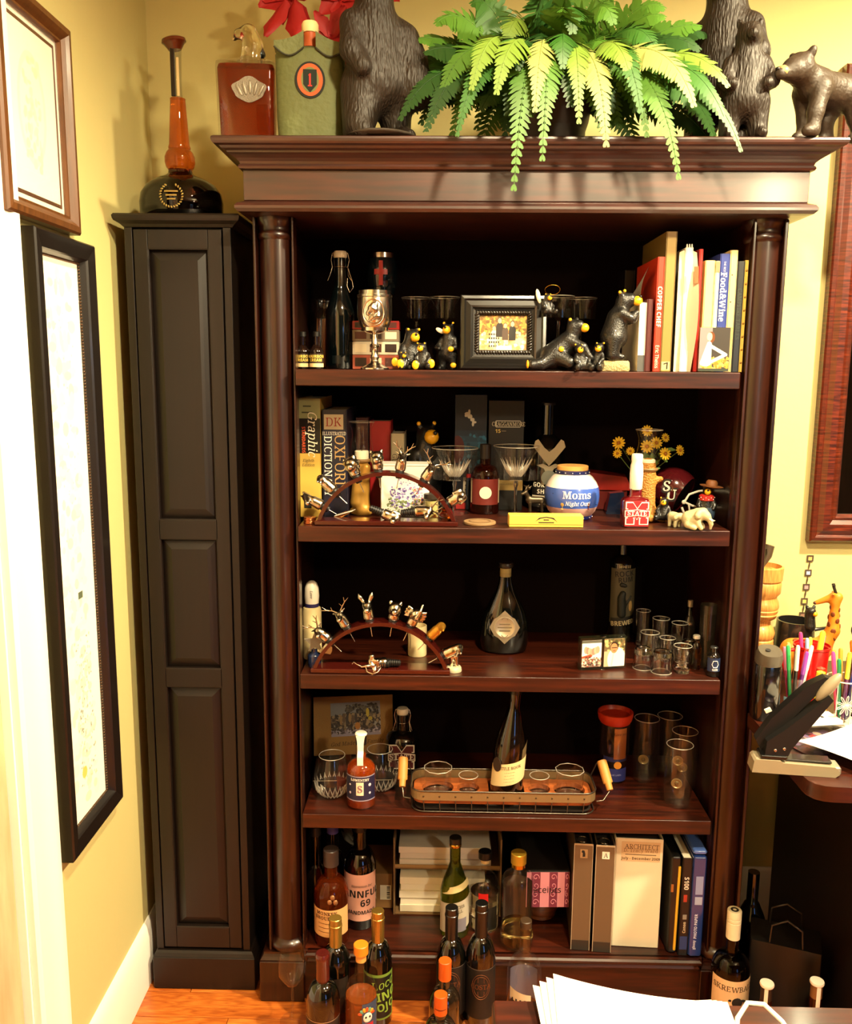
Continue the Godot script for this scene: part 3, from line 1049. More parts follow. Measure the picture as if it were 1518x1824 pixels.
func top_things() -> void:
	tower_bottle()
	eagle_decanter()
	canteen()
	poinsettia()
	var fur := bumpy("1e140b", 0.55, 9.0, 0.35, 0.0)
	fur.uv1_scale = Vector3(26, 6, 26)
	# carved bears
	var t := thing("bear_carving", "tall dark carved bear standing upright left of the fern, head out of view", "figurine", Vector3(-0.14, TOP, 0.0), 30)
	var b := bones_at(bear_bones(-0.03, 0.1), Transform3D(Basis().scaled(Vector3.ONE * 0.35), Vector3()))
	b.append_array([[Vector3(0.05, 0.2, 0.02), Vector3(0.07, 0.1, 0.04), 0.03, 0.035], [Vector3(-0.03, 0.09, 0), Vector3(-0.05, 0.03, 0.02), 0.042, 0.03]])
	part(t, "body", skin(b, 0.0055, 0.006), fur)
	part(t, "base", MB.new().sph(Vector3(0, 0.0085, 0.02), Vector3(0.075, 0.008, 0.07), 16), mat("3a3026", 0.7))
	t = thing("bear_carving", "tall dark carved bear with a smaller bear against its side, right of the fern", "figurine", Vector3(0.556, TOP, -0.02), -35)
	b = bones_at(bear_bones(0.0, 0.2), Transform3D(Basis().scaled(Vector3.ONE * 0.37), Vector3(-0.01, 0, -0.03)))
	part(t, "body", skin(b, 0.006, 0.006), fur)
	b = bones_at(bear_bones(0.0, 0.4), Transform3D(Basis(Vector3.UP, 0.5).scaled(Vector3.ONE * 0.225), Vector3(0.055, 0, 0.035)))
	part(t, "cub", skin(b, 0.005, 0.004), fur)
	part(t, "snout", MB.new().sph(Vector3(-0.01, 0.304, 0.045), Vector3(0.016, 0.014, 0.02), 12), mat("b08a4a", 0.5))
	# walking cub
	t = thing("bear_carving", "small carved bear cub walking on all fours, far right on top of bookcase", "figurine", Vector3(0.735, TOP, 0.03), -62)
	b = [B(0, 0.098, -0.055, 0, 0.1, 0.03, 0.036, 0.03), B(0, 0.105, 0.02, 0, 0.118, 0.06, 0.03, 0.024), B(0, 0.125, 0.072, 0, 0.122, 0.082, 0.029, 0.024), B(0, 0.114, 0.1, 0, 0.11, 0.118, 0.014, 0.011)]
	for s in [-1, 1]:
		b.append_array([B(s * 0.022, 0.09, 0.03, s * 0.024, 0.045, 0.03 + s * 0.014, 0.02, 0.014), B(s * 0.024, 0.045, 0.03 + s * 0.014, s * 0.024, 0.012, 0.034 + s * 0.014, 0.014, 0.012), B(s * 0.024, 0.01, 0.034 + s * 0.014, s * 0.024, 0.009, 0.05 + s * 0.014, 0.011, 0.01)])
		b.append_array([B(s * 0.022, 0.09, -0.06, s * 0.025, 0.05, -0.055 - s * 0.015, 0.026, 0.017), B(s * 0.025, 0.05, -0.055 - s * 0.015, s * 0.025, 0.013, -0.068 - s * 0.015, 0.016, 0.012), B(s * 0.025, 0.01, -0.068 - s * 0.015, s * 0.025, 0.009, -0.05 - s * 0.015, 0.011, 0.01)])
		b.append_array([B(s * 0.022, 0.151, 0.062, s * 0.024, 0.155, 0.062, 0.008, 0.007)])
	part(t, "body", skin(b, 0.0036, 0.004), bumpy("2e2216", 0.55, 16.0, 0.12, 0.0))
	part(t, "muzzle", MB.new().sph(Vector3(0, 0.1135, 0.113), Vector3(0.0135, 0.0115, 0.013), 12), mat("9a7a50", 0.5))
	part(t, "nose", MB.new().sph(Vector3(0, 0.1165, 0.1265), Vector3(0.005, 0.004, 0.004), 8), black)
	fern()


func tower_bottle() -> void:
	var t := thing("decanter_bottle", "squat onion shaped dark amber decanter with a long neck on the tall cabinet", "bottle", Vector3(-0.592, 1.8165, -0.165))
	part(t, "body", MB.new().lathe([V(0, 0.002), V(0.08, 0), V(0.086, 0.004), V(0.0915, 0.02), V(0.0925, 0.042), V(0.089, 0.062), V(0.076, 0.08), V(0.055, 0.093), V(0.035, 0.1), V(0.027, 0.106), V(0.026, 0.113)], 40, Transform3D(), 2.0, 0.82), solid("4a1608", 0.02))
	part(t, "liquid", MB.new().lathe([V(0, 0.006), V(0.076, 0.005), V(0.083, 0.02), V(0.084, 0.042), V(0.08, 0.06), V(0.05, 0.08), V(0, 0.082)], 32, Transform3D(), 2.0, 0.78), mat("120503", 0.1))
	part(t, "neck", MB.new().lathe([V(0.026, 0.1135), V(0.03, 0.118), V(0.033, 0.128), V(0.033, 0.14), V(0.029, 0.15), V(0.0235, 0.156), V(0.0245, 0.16), V(0.0225, 0.166), V(0.0165, 0.258), V(0.017, 0.262), V(0, 0.262)], 32), solid("c8661c", 0.0, 0.05, 0.25))
	var s := part(t, "stopper", MB.new().lathe([V(0, 0.2625), V(0.0105, 0.2627), V(0.0095, 0.3), V(0.011, 0.35), V(0.012, 0.362), V(0, 0.363)], 24), pane("fff4d8", 0.22))
	part(s, "dark_stem", MB.new().box(Vector3(-0.006, 0.315, 0.009), Vector3(0.01, 0.1, 0.004), 0.001), mat("1c0f0a", 0.3))
	part(s, "pale_stem", MB.new().box(Vector3(0.0045, 0.305, 0.009), Vector3(0.006, 0.08, 0.003), 0.001), mat("d8c08a", 0.6))
	part(s, "stopper_top", MB.new().lathe([V(0, 0), V(0.014, 0.0), V(0.022, 0.012), V(0.027, 0.016), V(0.026, 0.022), V(0.018, 0.026), V(0, 0.026)], 24, Transform3D(Basis(Vector3.BACK, 0.12), Vector3(-0.002, 0.362, 0)), 2.0, 0.8), mat("5a220c", 0.2, 0.0, 0.5))
	var gold := mat("b89a58", 0.35, 0.7)
	var w := MB.new()
	for k in 26:
		var a := TAU * k / 26 + 0.12
		if absf(a - PI / 2) < 0.35: continue
		var x := cos(a) * 0.024
		var y := 0.046 + sin(a) * 0.024
		w.sph(Vector3(x, y, sqrt(maxf(0, 1 - pow(x / 0.093, 2))) * 0.0757 + 0.001), Vector3(0.0034, 0.002, 0.001), 6, Basis(Vector3.BACK, a + 0.6))
	for k in 3:
		w.band(0.0932, 0.053 - k * 0.008, 0.056 - k * 0.008, -0.16 + k * 0.03, 0.16 - k * 0.03, 6, 0.0, -1, 0.82)
	part(t, "gilt_wreath", w, gold)


func eagle_decanter() -> void:
	var t := thing("eagle_decanter", "square amber decanter with a clear glass eagle head stopper, on bookcase top", "bottle", Vector3(-0.412, TOP, -0.05), 4)
	part(t, "body", MB.new().lathe([V(0, 0.001), V(0.056, 0), V(0.0585, 0.004), V(0.0605, 0.1), V(0.0615, 0.155), V(0.06, 0.165), V(0.05, 0.1695), V(0, 0.17)], 48, Transform3D(), 7.0, 0.62), pane("ffd8b0", 0.1))
	part(t, "liquid", MB.new().lathe([V(0, 0.007), V(0.052, 0.006), V(0.0545, 0.012), V(0.0585, 0.153), V(0.056, 0.16), V(0, 0.161)], 48, Transform3D(), 7.0, 0.58), solid("a03408", 0.0, 0.036, 0.12))
	var e := [B(0.008, 0.176, 0, 0.012, 0.205, 0, 0.022, 0.019), B(0.012, 0.205, 0, 0.004, 0.228, 0, 0.019, 0.016), B(0.004, 0.228, 0, -0.016, 0.226, 0, 0.014, 0.008), B(-0.016, 0.226, 0, -0.026, 0.214, 0, 0.0075, 0.003), B(0.016, 0.195, 0, 0.028, 0.186, 0, 0.014, 0.01)]
	part(t, "eagle_stopper", skin(e, 0.0028, 0.003), solid("fff6e6", 0.03))
	part(t, "collar", MB.new().lathe([V(0, 0.1702), V(0.03, 0.1702), V(0.028, 0.176), V(0.02, 0.18), V(0, 0.18)], 24, Transform3D(Basis(), Vector3(0.008, 0, 0))), pane("fff2dc", 0.15))
	var pl := PackedVector2Array()
	for k in 28:
		var a := TAU * k / 28
		pl.append(V(0.008 + cos(a) * (0.034 + 0.003 * sin(5 * a)), 0.108 + sin(a) * (0.023 + 0.0025 * cos(4 * a))))
	var q := part(t, "pewter_crest", MB.new().prism(pl, 0.0382, 0.041), bumpy("7d7464", 0.4, 60.0, 0.1))
	for k in 5:
		part(q, "feather", MB.new().sph(Vector3(-0.012 + k * 0.011, 0.112 - absf(k - 2) * 0.003, 0.041), Vector3(0.0035, 0.014, 0.0025), 8, Basis(Vector3.BACK, (2 - k) * 0.25)), mat("8d8474", 0.4, 0.3))


func canteen() -> void:
	var t := thing("canteen_bottle", "green military canteen shaped bottle with a round badge, on bookcase top", "bottle", Vector3(-0.277, TOP, -0.02), 6)
	var green := bumpy("5c6238", 0.7, 10.0, 0.15)
	part(t, "body", MB.new().lathe([V(0, 0.001), V(0.06, 0), V(0.066, 0.006), V(0.0685, 0.05), V(0.0695, 0.14), V(0.07, 0.17), V(0.066, 0.178), V(0.05, 0.184), V(0.03, 0.187), V(0.0, 0.188)], 48, Transform3D(), 3.2, 0.5), green)
	for s in [-1, 1]:
		var fl := PackedVector2Array()
		for k in 9:
			fl.append(V(s * (0.012 + 0.058 * k / 8.0), 0.178 - 0.016 * sin(PI * k / 8.0)))
		for k in 9:
			var x := 0.07 - 0.058 * k / 8.0
			fl.append(V(s * x, 0.189 + 0.02 * pow(1 - (x - 0.012) / 0.058, 2)))
		part(t, "flap", MB.new().prism(fl, 0.0, 0.0375), green)
		part(t, "flap_edge", MB.new().tube(Array(fl.slice(0, 9)).map(func(q): return Vector3(q.x, q.y, 0.037)), 0.0018, 6), mat("2a2a18", 0.8))
	part(t, "neck", MB.new().lathe([V(0, 0.187), V(0.02, 0.187), V(0.015, 0.203), V(0.0135, 0.216), V(0, 0.216)], 20), mat("b0542c", 0.4))
	part(t, "cap", MB.new().lathe([V(0, 0.2162), V(0.0155, 0.2162), V(0.017, 0.22), V(0.017, 0.232), V(0.0145, 0.237), V(0, 0.238)], 24), mat("efd9a0", 0.5))
	var ov := func(rx: float, ry: float) -> PackedVector2Array:
		var p := PackedVector2Array()
		for k in 36: p.append(V(cos(TAU * k / 36) * rx, 0.118 + sin(TAU * k / 36) * ry))
		return p
	var bd := part(t, "badge", MB.new().prism(ov.call(0.03, 0.0345), 0.0335, 0.0365), mat("14150f", 0.8))
	part(bd, "orange_ring", MB.new().prism(ov.call(0.0255, 0.0305), 0.0366, 0.0374), mat("b2552a", 0.8))
	part(bd, "olive_oval", MB.new().prism(ov.call(0.0175, 0.0235), 0.0375, 0.038), mat("6d7446", 0.8))
	part(bd, "shield", MB.new().prism(PackedVector2Array([V(-0.0135, 0.137), V(0.0135, 0.137), V(0.0135, 0.109), V(0, 0.094), V(-0.0135, 0.109)]), 0.0381, 0.0388), mat("0d1a12", 0.8))
	part(bd, "numeral", MB.new().prism(PackedVector2Array([V(-0.0042, 0.105), V(0.0042, 0.105), V(0.0042, 0.1075), V(0.0018, 0.1075), V(0.0018, 0.129), V(-0.0008, 0.129), V(-0.0036, 0.1255), V(-0.0018, 0.1255), V(-0.0018, 0.1075), V(-0.0042, 0.1075)]), 0.0389, 0.0395), mat("b8241a", 0.7))


func petal(a: Vector3, dir: Vector3, side: Vector3, l: float, w: float, curl: float) -> MB:
	var up := side.cross(dir).normalized()
	return MB.new().sheet(func(u: float, v: float) -> Vector3:
		var ww := w * pow(sin(PI * clampf(v * 0.93 + 0.04, 0, 1)), 0.8) * (1 + 0.15 * sin(v * 14))
		return a + dir * l * v + side * (u - 0.5) * 2 * ww + up * (curl * l * v * v + absf(u - 0.5) * w * 0.6), 4, 7, up)


func poinsettia() -> void:
	var t := thing("poinsettia_spray", "red artificial poinsettia flowers on stems behind the green canteen", "flowers", Vector3(-0.25, TOP, -0.2))
	var red := mat("a3161a", 0.6).duplicate()
	red.backlight_enabled = true
	red.backlight = Color(0.3, 0.03, 0.03)
	part(t, "vase", MB.new().lathe(vessel([V(0.035, 0), V(0.045, 0.03), V(0.04, 0.1), V(0.045, 0.12)], 0.004, 0.006), 24), mat("3a2a1c", 0.5))
	var g := RandomNumberGenerator.new()
	g.seed = 8
	var heads := [Vector3(-0.1, 0.345, 0.02), Vector3(0.02, 0.33, 0.05), Vector3(0.0, 0.25, 0.06), Vector3(0.09, 0.36, 0.03)]
	for h in heads:
		part(t, "stem", MB.new().tube([Vector3(0, 0.02, 0), Vector3(h.x * 0.3, 0.15, 0.01), Vector3(h.x, h.y, h.z) * Vector3(0.8, 0.9, 0.8), h], 0.003, 6), mat("5a4424", 0.7))
		for k in 7:
			var a := TAU * k / 7 + g.randf() * 0.5
			var d := Vector3(cos(a), sin(a) * 0.9 - 0.1, 0.35).normalized()
			part(t, "petal", petal(h, d, d.cross(Vector3(0, 0.2, 1)).normalized(), g.randf_range(0.055, 0.085), g.randf_range(0.014, 0.022), g.randf_range(-0.3, 0.1)), red)
	for q in [[Vector3(0.02, 0.25, 0.06), Vector3(0.25, -1, 0.1)], [Vector3(0.035, 0.24, 0.05), Vector3(0.55, -0.85, 0.1)], [Vector3(-0.1, 0.33, 0.05), Vector3(-0.4, -0.9, 0.2)], [Vector3(-0.08, 0.33, 0.05), Vector3(0.1, -1, 0.2)]]:
		part(t, "petal", petal(q[0], q[1].normalized(), Vector3(1, 0.2, 0.2).normalized(), 0.095, 0.024, -0.1), red)


# one frond: an arching rib with notched leaflets on both sides
func frond(a: Vector3, m: Vector3, b: Vector3, wide: float, droop: float, g: RandomNumberGenerator) -> MB:
	var o := MB.new()
	var N := clampi(int(((a - m).length() + (m - b).length()) / 0.0125), 22, 44)
	var pts := []
	for k in N + 1:
		var t := float(k) / N
		pts.append(a * (1 - t) * (1 - t) + m * 2 * t * (1 - t) + b * t * t)
	var rad := []
	for k in N + 1:
		rad.append(lerpf(0.0016, 0.0005, float(k) / N))
	o.tube(pts, rad, 5)
	var L := 0.0
	for k in N:
		L += (pts[k + 1] - pts[k]).length()
	for k in range(3, N + 1):
		var t := float(k) / N
		var tg: Vector3 = (pts[mini(k + 1, N)] - pts[k - 1]).normalized()
		var sd := tg.cross(Vector3(0, 0.55, 0.85)).normalized()
		var nm := sd.cross(tg).normalized()
		if nm.z < 0: nm = -nm
		var ln := wide * (0.35 + 0.65 * sin(PI * pow(clampf(t, 0, 1), 0.75))) * (1.15 - 0.7 * t * t * t) * g.randf_range(0.88, 1.08)
		for s in [-1.0, 1.0]:
			var d: Vector3 = (sd * s + tg * 0.32 + Vector3(0, -droop, 0) + nm * g.randf_range(-0.12, 0.18)).normalized()
			var w: Vector3 = tg * L / N * 0.62
			var base: Vector3 = pts[k]
			var p := []
			var ns := 4
			for i in ns + 1:
				var f := float(i) / ns
				var c: Vector3 = base + d * ln * f + Vector3(0, -droop * ln * 0.5 * f * f, 0) - nm * ln * 0.15 * f * f
				var ww: float = [0.55, 1.1, 0.95, 0.72, 0.12][i] * (1.0 if i % 2 == 1 else 0.82)
				p.append([c - w * ww, c + w * (ww * 1.1)])
			for i in ns:
				o.quad(p[i][0], p[i][1], p[i + 1][1], p[i + 1][0], nm, nm, nm, nm)
	for i in o.v.size():  # leaves rest on the cornice, they do not pass through it
		if o.v[i].z < 0.16:
			o.v[i].y = maxf(o.v[i].y, 0.004 + 0.002 * (i % 3))
	return o


func fern() -> void:
	var c := Vector3(0.21, TOP, -0.07)
	var t := thing("potted_fern", "large bushy green fern spilling over the cornice of the bookcase", "plant", c)
	part(t, "pot", MB.new().lathe(vessel([V(0.065, 0), V(0.085, 0.06), V(0.092, 0.1), V(0.097, 0.105), V(0.097, 0.115)], 0.006, 0.01), 32), mat("2a1a10", 0.6))
	part(t, "soil", MB.new().lathe([V(0, 0.095), V(0.084, 0.095), V(0.05, 0.108), V(0, 0.112)], 24), mat("1a120b", 0.95))
	var g := RandomNumberGenerator.new()
	g.seed = 21
	var leaf := []
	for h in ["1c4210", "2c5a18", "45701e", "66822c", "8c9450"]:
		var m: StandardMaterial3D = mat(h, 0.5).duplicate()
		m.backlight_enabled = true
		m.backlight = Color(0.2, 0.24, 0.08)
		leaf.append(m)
	# [x, y, z of the tip from the pot, how far the rib rises, width, tone]
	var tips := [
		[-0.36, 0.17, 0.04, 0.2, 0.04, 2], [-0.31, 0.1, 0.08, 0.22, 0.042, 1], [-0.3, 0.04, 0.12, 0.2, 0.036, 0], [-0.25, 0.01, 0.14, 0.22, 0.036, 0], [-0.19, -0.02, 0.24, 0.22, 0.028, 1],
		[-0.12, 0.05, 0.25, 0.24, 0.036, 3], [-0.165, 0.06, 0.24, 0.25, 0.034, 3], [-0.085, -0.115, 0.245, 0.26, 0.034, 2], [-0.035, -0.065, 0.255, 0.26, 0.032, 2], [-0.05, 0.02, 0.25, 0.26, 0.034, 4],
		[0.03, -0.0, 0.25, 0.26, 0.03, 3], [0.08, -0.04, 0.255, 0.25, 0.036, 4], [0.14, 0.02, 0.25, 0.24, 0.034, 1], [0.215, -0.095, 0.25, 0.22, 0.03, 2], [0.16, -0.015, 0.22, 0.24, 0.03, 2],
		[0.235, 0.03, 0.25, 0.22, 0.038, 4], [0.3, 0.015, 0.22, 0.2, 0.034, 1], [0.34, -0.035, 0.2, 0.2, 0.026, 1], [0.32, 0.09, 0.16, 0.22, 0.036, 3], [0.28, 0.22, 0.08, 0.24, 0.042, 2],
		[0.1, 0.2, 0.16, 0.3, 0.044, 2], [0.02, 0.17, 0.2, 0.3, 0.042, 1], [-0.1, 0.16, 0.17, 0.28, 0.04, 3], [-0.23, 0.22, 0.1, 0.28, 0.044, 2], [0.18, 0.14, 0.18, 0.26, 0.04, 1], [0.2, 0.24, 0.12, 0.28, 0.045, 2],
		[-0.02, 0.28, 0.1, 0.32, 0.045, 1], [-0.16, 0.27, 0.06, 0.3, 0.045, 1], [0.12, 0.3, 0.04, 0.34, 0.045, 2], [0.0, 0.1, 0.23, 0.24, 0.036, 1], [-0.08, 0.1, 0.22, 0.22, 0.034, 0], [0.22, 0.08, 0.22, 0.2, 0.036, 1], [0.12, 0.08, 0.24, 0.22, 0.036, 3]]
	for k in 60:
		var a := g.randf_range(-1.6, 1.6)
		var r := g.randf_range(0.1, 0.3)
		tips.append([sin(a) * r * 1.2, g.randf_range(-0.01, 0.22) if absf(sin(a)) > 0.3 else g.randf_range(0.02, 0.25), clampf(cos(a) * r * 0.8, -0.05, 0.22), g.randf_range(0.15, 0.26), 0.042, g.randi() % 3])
	for q in tips:
		var b := Vector3(q[0], q[1], q[2])
		var s := Vector3(b.x * 0.12 + g.randf_range(-0.03, 0.03), 0.1, b.z * 0.12 + g.randf_range(-0.03, 0.02))
		var m := Vector3(b.x * 0.72, maxf(q[3], b.y * 0.6 + 0.1), b.z * 0.95)
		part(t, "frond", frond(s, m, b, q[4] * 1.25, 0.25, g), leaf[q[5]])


func bottle(called: String, label: String, at: Vector3, side: Array, m: Material, turn := 0.0, group := "", category := "bottle") -> Node3D:
	var t := thing(called, label, category, at, turn, group)
	part(t, "glass_body", MB.new().lathe(side, 32), m)
	return t


func sticker(t: Node3D, R: float, y0: float, y1: float, half: float, m: Material, called := "label", slope := 0.0) -> MeshInstance3D:
	return part(t, called, MB.new().band(R + 0.0003, y0, y1, -deg_to_rad(half), deg_to_rad(half), 20, slope), m)


func cork(t: Node3D, y0: float, y1: float, r: float, m: Material, called := "cap") -> MeshInstance3D:
	var e := minf(0.0015, r * 0.2)
	return part(t, called, MB.new().lathe([V(0, y0), V(r, y0), V(r, y1 - e), V(r - e, y1), V(0, y1)], 24), m)


# a book that stands with its spine to +z; size x, y, z; origin at the middle of its foot, spine at z 0
func book(label: String, at: Vector3, w: float, h: float, d: float, cover: String, turn := 0.0, group := "books on the upper shelf", spine := "", pages := "e8dfc6") -> Node3D:
	var t := thing("book", label, "book", at, turn, group)
	var m := mat(cover, 0.45, 0.0, 0.2)
	var c := MB.new().span(Vector3(-w / 2, 0, -d), Vector3(-w / 2 + 0.0018, h, 0), 0.0006).span(Vector3(w / 2 - 0.0018, 0, -d), Vector3(w / 2, h, 0), 0.0006)
	part(t, "cover", c, m)
	part(t, "spine", MB.new().span(Vector3(-w / 2 + 0.0019, 0, -0.002), Vector3(w / 2 - 0.0019, h, 0.0006), 0.0008), m if spine == "" else mat(spine, 0.45, 0.0, 0.2))
	part(t, "pages", MB.new().span(Vector3(-w / 2 + 0.0019, 0.003, -d + 0.003), Vector3(w / 2 - 0.0019, h - 0.003, -0.0022), 0), mat(pages, 0.9))
	return t


func box_thing(called: String, label: String, category: String, at: Vector3, s: Vector3, m: Material, turn := 0.0, group := "", bev := 0.002) -> Node3D:
	var t := thing(called, label, category, at, turn, group)
	part(t, "body", MB.new().box(Vector3(0, s.y / 2, 0), s, bev), m)
	return t


func bear_at(t: Node3D, called: String, bones: Array, s: float, at: Vector3, turn: float, cell := 0.0024, muzzle := true) -> void:
	var xf := Transform3D(Basis(Vector3.UP, deg_to_rad(turn)).scaled(Vector3.ONE * s), at)
	var p := part(t, called, skin(bones_at(bones, xf), cell, s * 0.014), resin)
	if muzzle:
		var hd: Array = bones[2] if bones.size() < 18 else bones[2]
		var hc: Vector3 = hd[1]
		part(p, "muzzle", MB.new().sph(xf * (hc + Vector3(0, -0.03, 0.09)), Vector3.ONE * s * 0.085, 12), honey)
		part(p, "nose", MB.new().sph(xf * (hc + Vector3(0, 0.02, 0.175)), Vector3.ONE * s * 0.026, 8), black)
		for k in [-1, 1]:
			part(p, "inner_ear", MB.new().sph(xf * (hc + Vector3(k * 0.1, 0.115, -0.03)), Vector3.ONE * s * 0.026, 8), honey)


# how the eight kinds of animal head differ; each about 3 cm, looking along +z
func animal_head(kind: String) -> Array:
	var b := [B(0, 0.004, 0, 0, 0.014, 0.001, 0.0085, 0.0075)]
	var extra := MB.new()
	match kind:
		"deer", "elk":
			b.append_array([B(0, 0.014, 0.001, 0, 0.021, 0.003, 0.0062, 0.0055), B(0, 0.021, 0.004, 0, 0.017, 0.013, 0.0052, 0.0032), B(0, 0.017, 0.013, 0, 0.0165, 0.016, 0.0034, 0.003)])
			for s in [-1, 1]:
				b.append(B(s * 0.004, 0.024, 0, s * 0.011, 0.027, -0.001, 0.0022, 0.001))
				var w := 1.5 if kind == "elk" else 1.0
				extra.tube([Vector3(s * 0.002, 0.025, 0), Vector3(s * 0.006 * w, 0.031, -0.002), Vector3(s * 0.011 * w, 0.036, 0), Vector3(s * 0.013 * w, 0.044, 0.002)], [0.0014, 0.0012, 0.001, 0.0005], 5)
				extra.tube([Vector3(s * 0.006 * w, 0.031, -0.002), Vector3(s * 0.005 * w, 0.038, 0.001)], [0.001, 0.0004], 5)
				extra.tube([Vector3(s * 0.011 * w, 0.036, 0), Vector3(s * 0.017 * w, 0.04, 0.001)], [0.001, 0.0004], 5)
		"bear", "lion":
			b.append_array([B(0, 0.018, 0.002, 0, 0.019, 0.003, 0.0105, 0.0095), B(0, 0.016, 0.011, 0, 0.0155, 0.014, 0.0055, 0.0048)])
			for s in [-1, 1]:
				b.append(B(s * 0.0075, 0.026, 0, s * 0.008, 0.028, 0, 0.003, 0.0025))
			if kind == "lion":
				for k in 9:
					var a := TAU * k / 9
					b.append(B(cos(a) * 0.009, 0.018 + sin(a) * 0.009, -0.002, cos(a) * 0.012, 0.018 + sin(a) * 0.012, -0.003, 0.0035, 0.002))
		"elephant":
			b.append_array([B(0, 0.018, 0.001, 0, 0.02, 0.003, 0.0095, 0.0085), B(0, 0.016, 0.011, 0, 0.019, 0.017, 0.0038, 0.0032), B(0, 0.019, 0.017, 0.001, 0.03, 0.018, 0.003, 0.0024), B(0.001, 0.03, 0.018, 0.001, 0.04, 0.014, 0.0024, 0.002)])
			for s in [-1, 1]:
				for k in 4:
					b.append(B(s * 0.009, 0.012 + k * 0.004, -0.002, s * (0.017 - absf(k - 1.5) * 0.0015), 0.011 + k * 0.005, -0.002, 0.0022, 0.0018))
				extra.tube([Vector3(s * 0.004, 0.014, 0.01), Vector3(s * 0.0075, 0.014, 0.016), Vector3(s * 0.009, 0.019, 0.02)], [0.0015, 0.0012, 0.0004], 6)
		"donkey", "rabbit":
			b.append_array([B(0, 0.014, 0.001, 0, 0.022, 0.002, 0.0068, 0.0072), B(0, 0.021, 0.005, 0, 0.017, 0.013, 0.0062, 0.0046)])
			for s in [-1, 1]:
				b.append_array([B(s * 0.004, 0.027, 0, s * 0.009, 0.036, -0.001, 0.0026, 0.003), B(s * 0.009, 0.036, -0.001, s * 0.011, 0.042, -0.001, 0.0028, 0.0008)])
		"eagle", "duck":
			b.append_array([B(0, 0.014, 0.001, 0, 0.024, 0.002, 0.0075, 0.0068), B(0, 0.026, 0.004, 0, 0.026, 0.007, 0.0062, 0.0045), B(0, 0.027, 0.01, 0, 0.026, 0.019, 0.0035, 0.0018)])
			b.append(B(0, 0.023, 0.01, 0, 0.0195, 0.017, 0.0022, 0.0013))
		"horse":
			b.append_array([B(0, 0.014, 0, 0, 0.026, 0.001, 0.0065, 0.0055), B(0, 0.027, 0.002, 0, 0.02, 0.016, 0.0055, 0.0036)])
			for k in 5:
				b.append(B(0, 0.012 + k * 0.005, -0.007, 0, 0.014 + k * 0.005, -0.0075, 0.0022, 0.002))
			for s in [-1, 1]:
				b.append(B(s * 0.003, 0.032, 0, s * 0.004, 0.037, 0, 0.0016, 0.0006))
		"dog":
			b.append_array([B(0, 0.014, 0.001, 0, 0.021, 0.002, 0.0078, 0.0078), B(0, 0.019, 0.007, 0, 0.018, 0.014, 0.0052, 0.0042)])
			for s in [-1, 1]:
				b.append(B(s * 0.008, 0.024, 0, s * 0.01, 0.014, 0.002, 0.003, 0.0026))
	return [b, extra]


var heads := {}


func stopper(label: String, kind: String, at: Vector3, b: Basis, group: String, m: Material, lying := false, face := 0.0) -> void:
	var t := thing("bottle_stopper", label, "bottle stopper", at, 0.0, group)
	t.basis = b
	if not heads.has(kind):
		var q := animal_head(kind)
		heads[kind] = skin(q[0], 0.0013, 0.0011).add(q[1]).mesh()
	var h := part(t, "animal_head", heads[kind], m)
	h.position.y = 0.0045
	h.rotation_degrees.y = face
	h.scale = Vector3.ONE * 1.45
	part(t, "collar", MB.new().lathe([V(0, 0.0041), V(0.0085, 0.0041), V(0.0095, 0.006), V(0.0085, 0.0082), V(0, 0.0082)], 20), m)
	if lying:
		var pr := [V(0, 0.004)]
		for k in 6:
			pr.append_array([V(0.0095 - k * 0.0004, 0.003 - k * 0.005), V(0.0095 - k * 0.0004, 0.0 - k * 0.005), V(0.0078 - k * 0.0004, -0.001 - k * 0.005), V(0.0078 - k * 0.0004, -0.0018 - k * 0.005)])
		pr.append(V(0, -0.028))
		part(t, "ribbed_plug", MB.new().lathe(pr, 16), mat("0c0b0b", 0.45))
	else:
		part(t, "rubber_ring", MB.new().lathe([V(0, 0.0004), V(0.01, 0.0004), V(0.0095, 0.004), V(0, 0.004)], 16), mat("0c0b0b", 0.45))
		part(t, "lower_ring", MB.new().lathe([V(0, -0.0088), V(0.008, -0.0088), V(0.0065, -0.0135), V(0, -0.0135)], 16), mat("0c0b0b", 0.45))
		part(t, "pin", MB.new().tube([Vector3(0, -0.0136, 0), Vector3(0, -0.036, 0)], 0.0011, 6), steel)


func stopper_rack(label: String, at: Vector3, half: float, rise: float, turn: float) -> Array:
	var t := thing("stopper_rack", label, "rack", at, turn)
	var R := (half * half + rise * rise) / (2 * rise)
	var cy := rise - R
	var a0 := asin((0.011 - cy) / R)
	var p := arc_pts(V(0, cy), R, a0, PI - a0, 28)
	var q := arc_pts(V(0, cy), R - 0.008, PI - a0 - 0.02, a0 + 0.02, 28)
	p.append_array(q)
	var m := mat("3d0f0a", 0.22, 0.0, 0.7)
	part(t, "arch", MB.new().prism(p, -0.021, 0.021), m)
	part(t, "base", MB.new().box(Vector3(0, 0.0055, 0), Vector3(half * 2 + 0.004, 0.0105, 0.05), 0.002), m)
	return [R, cy]


var resin: StandardMaterial3D
var honey: StandardMaterial3D


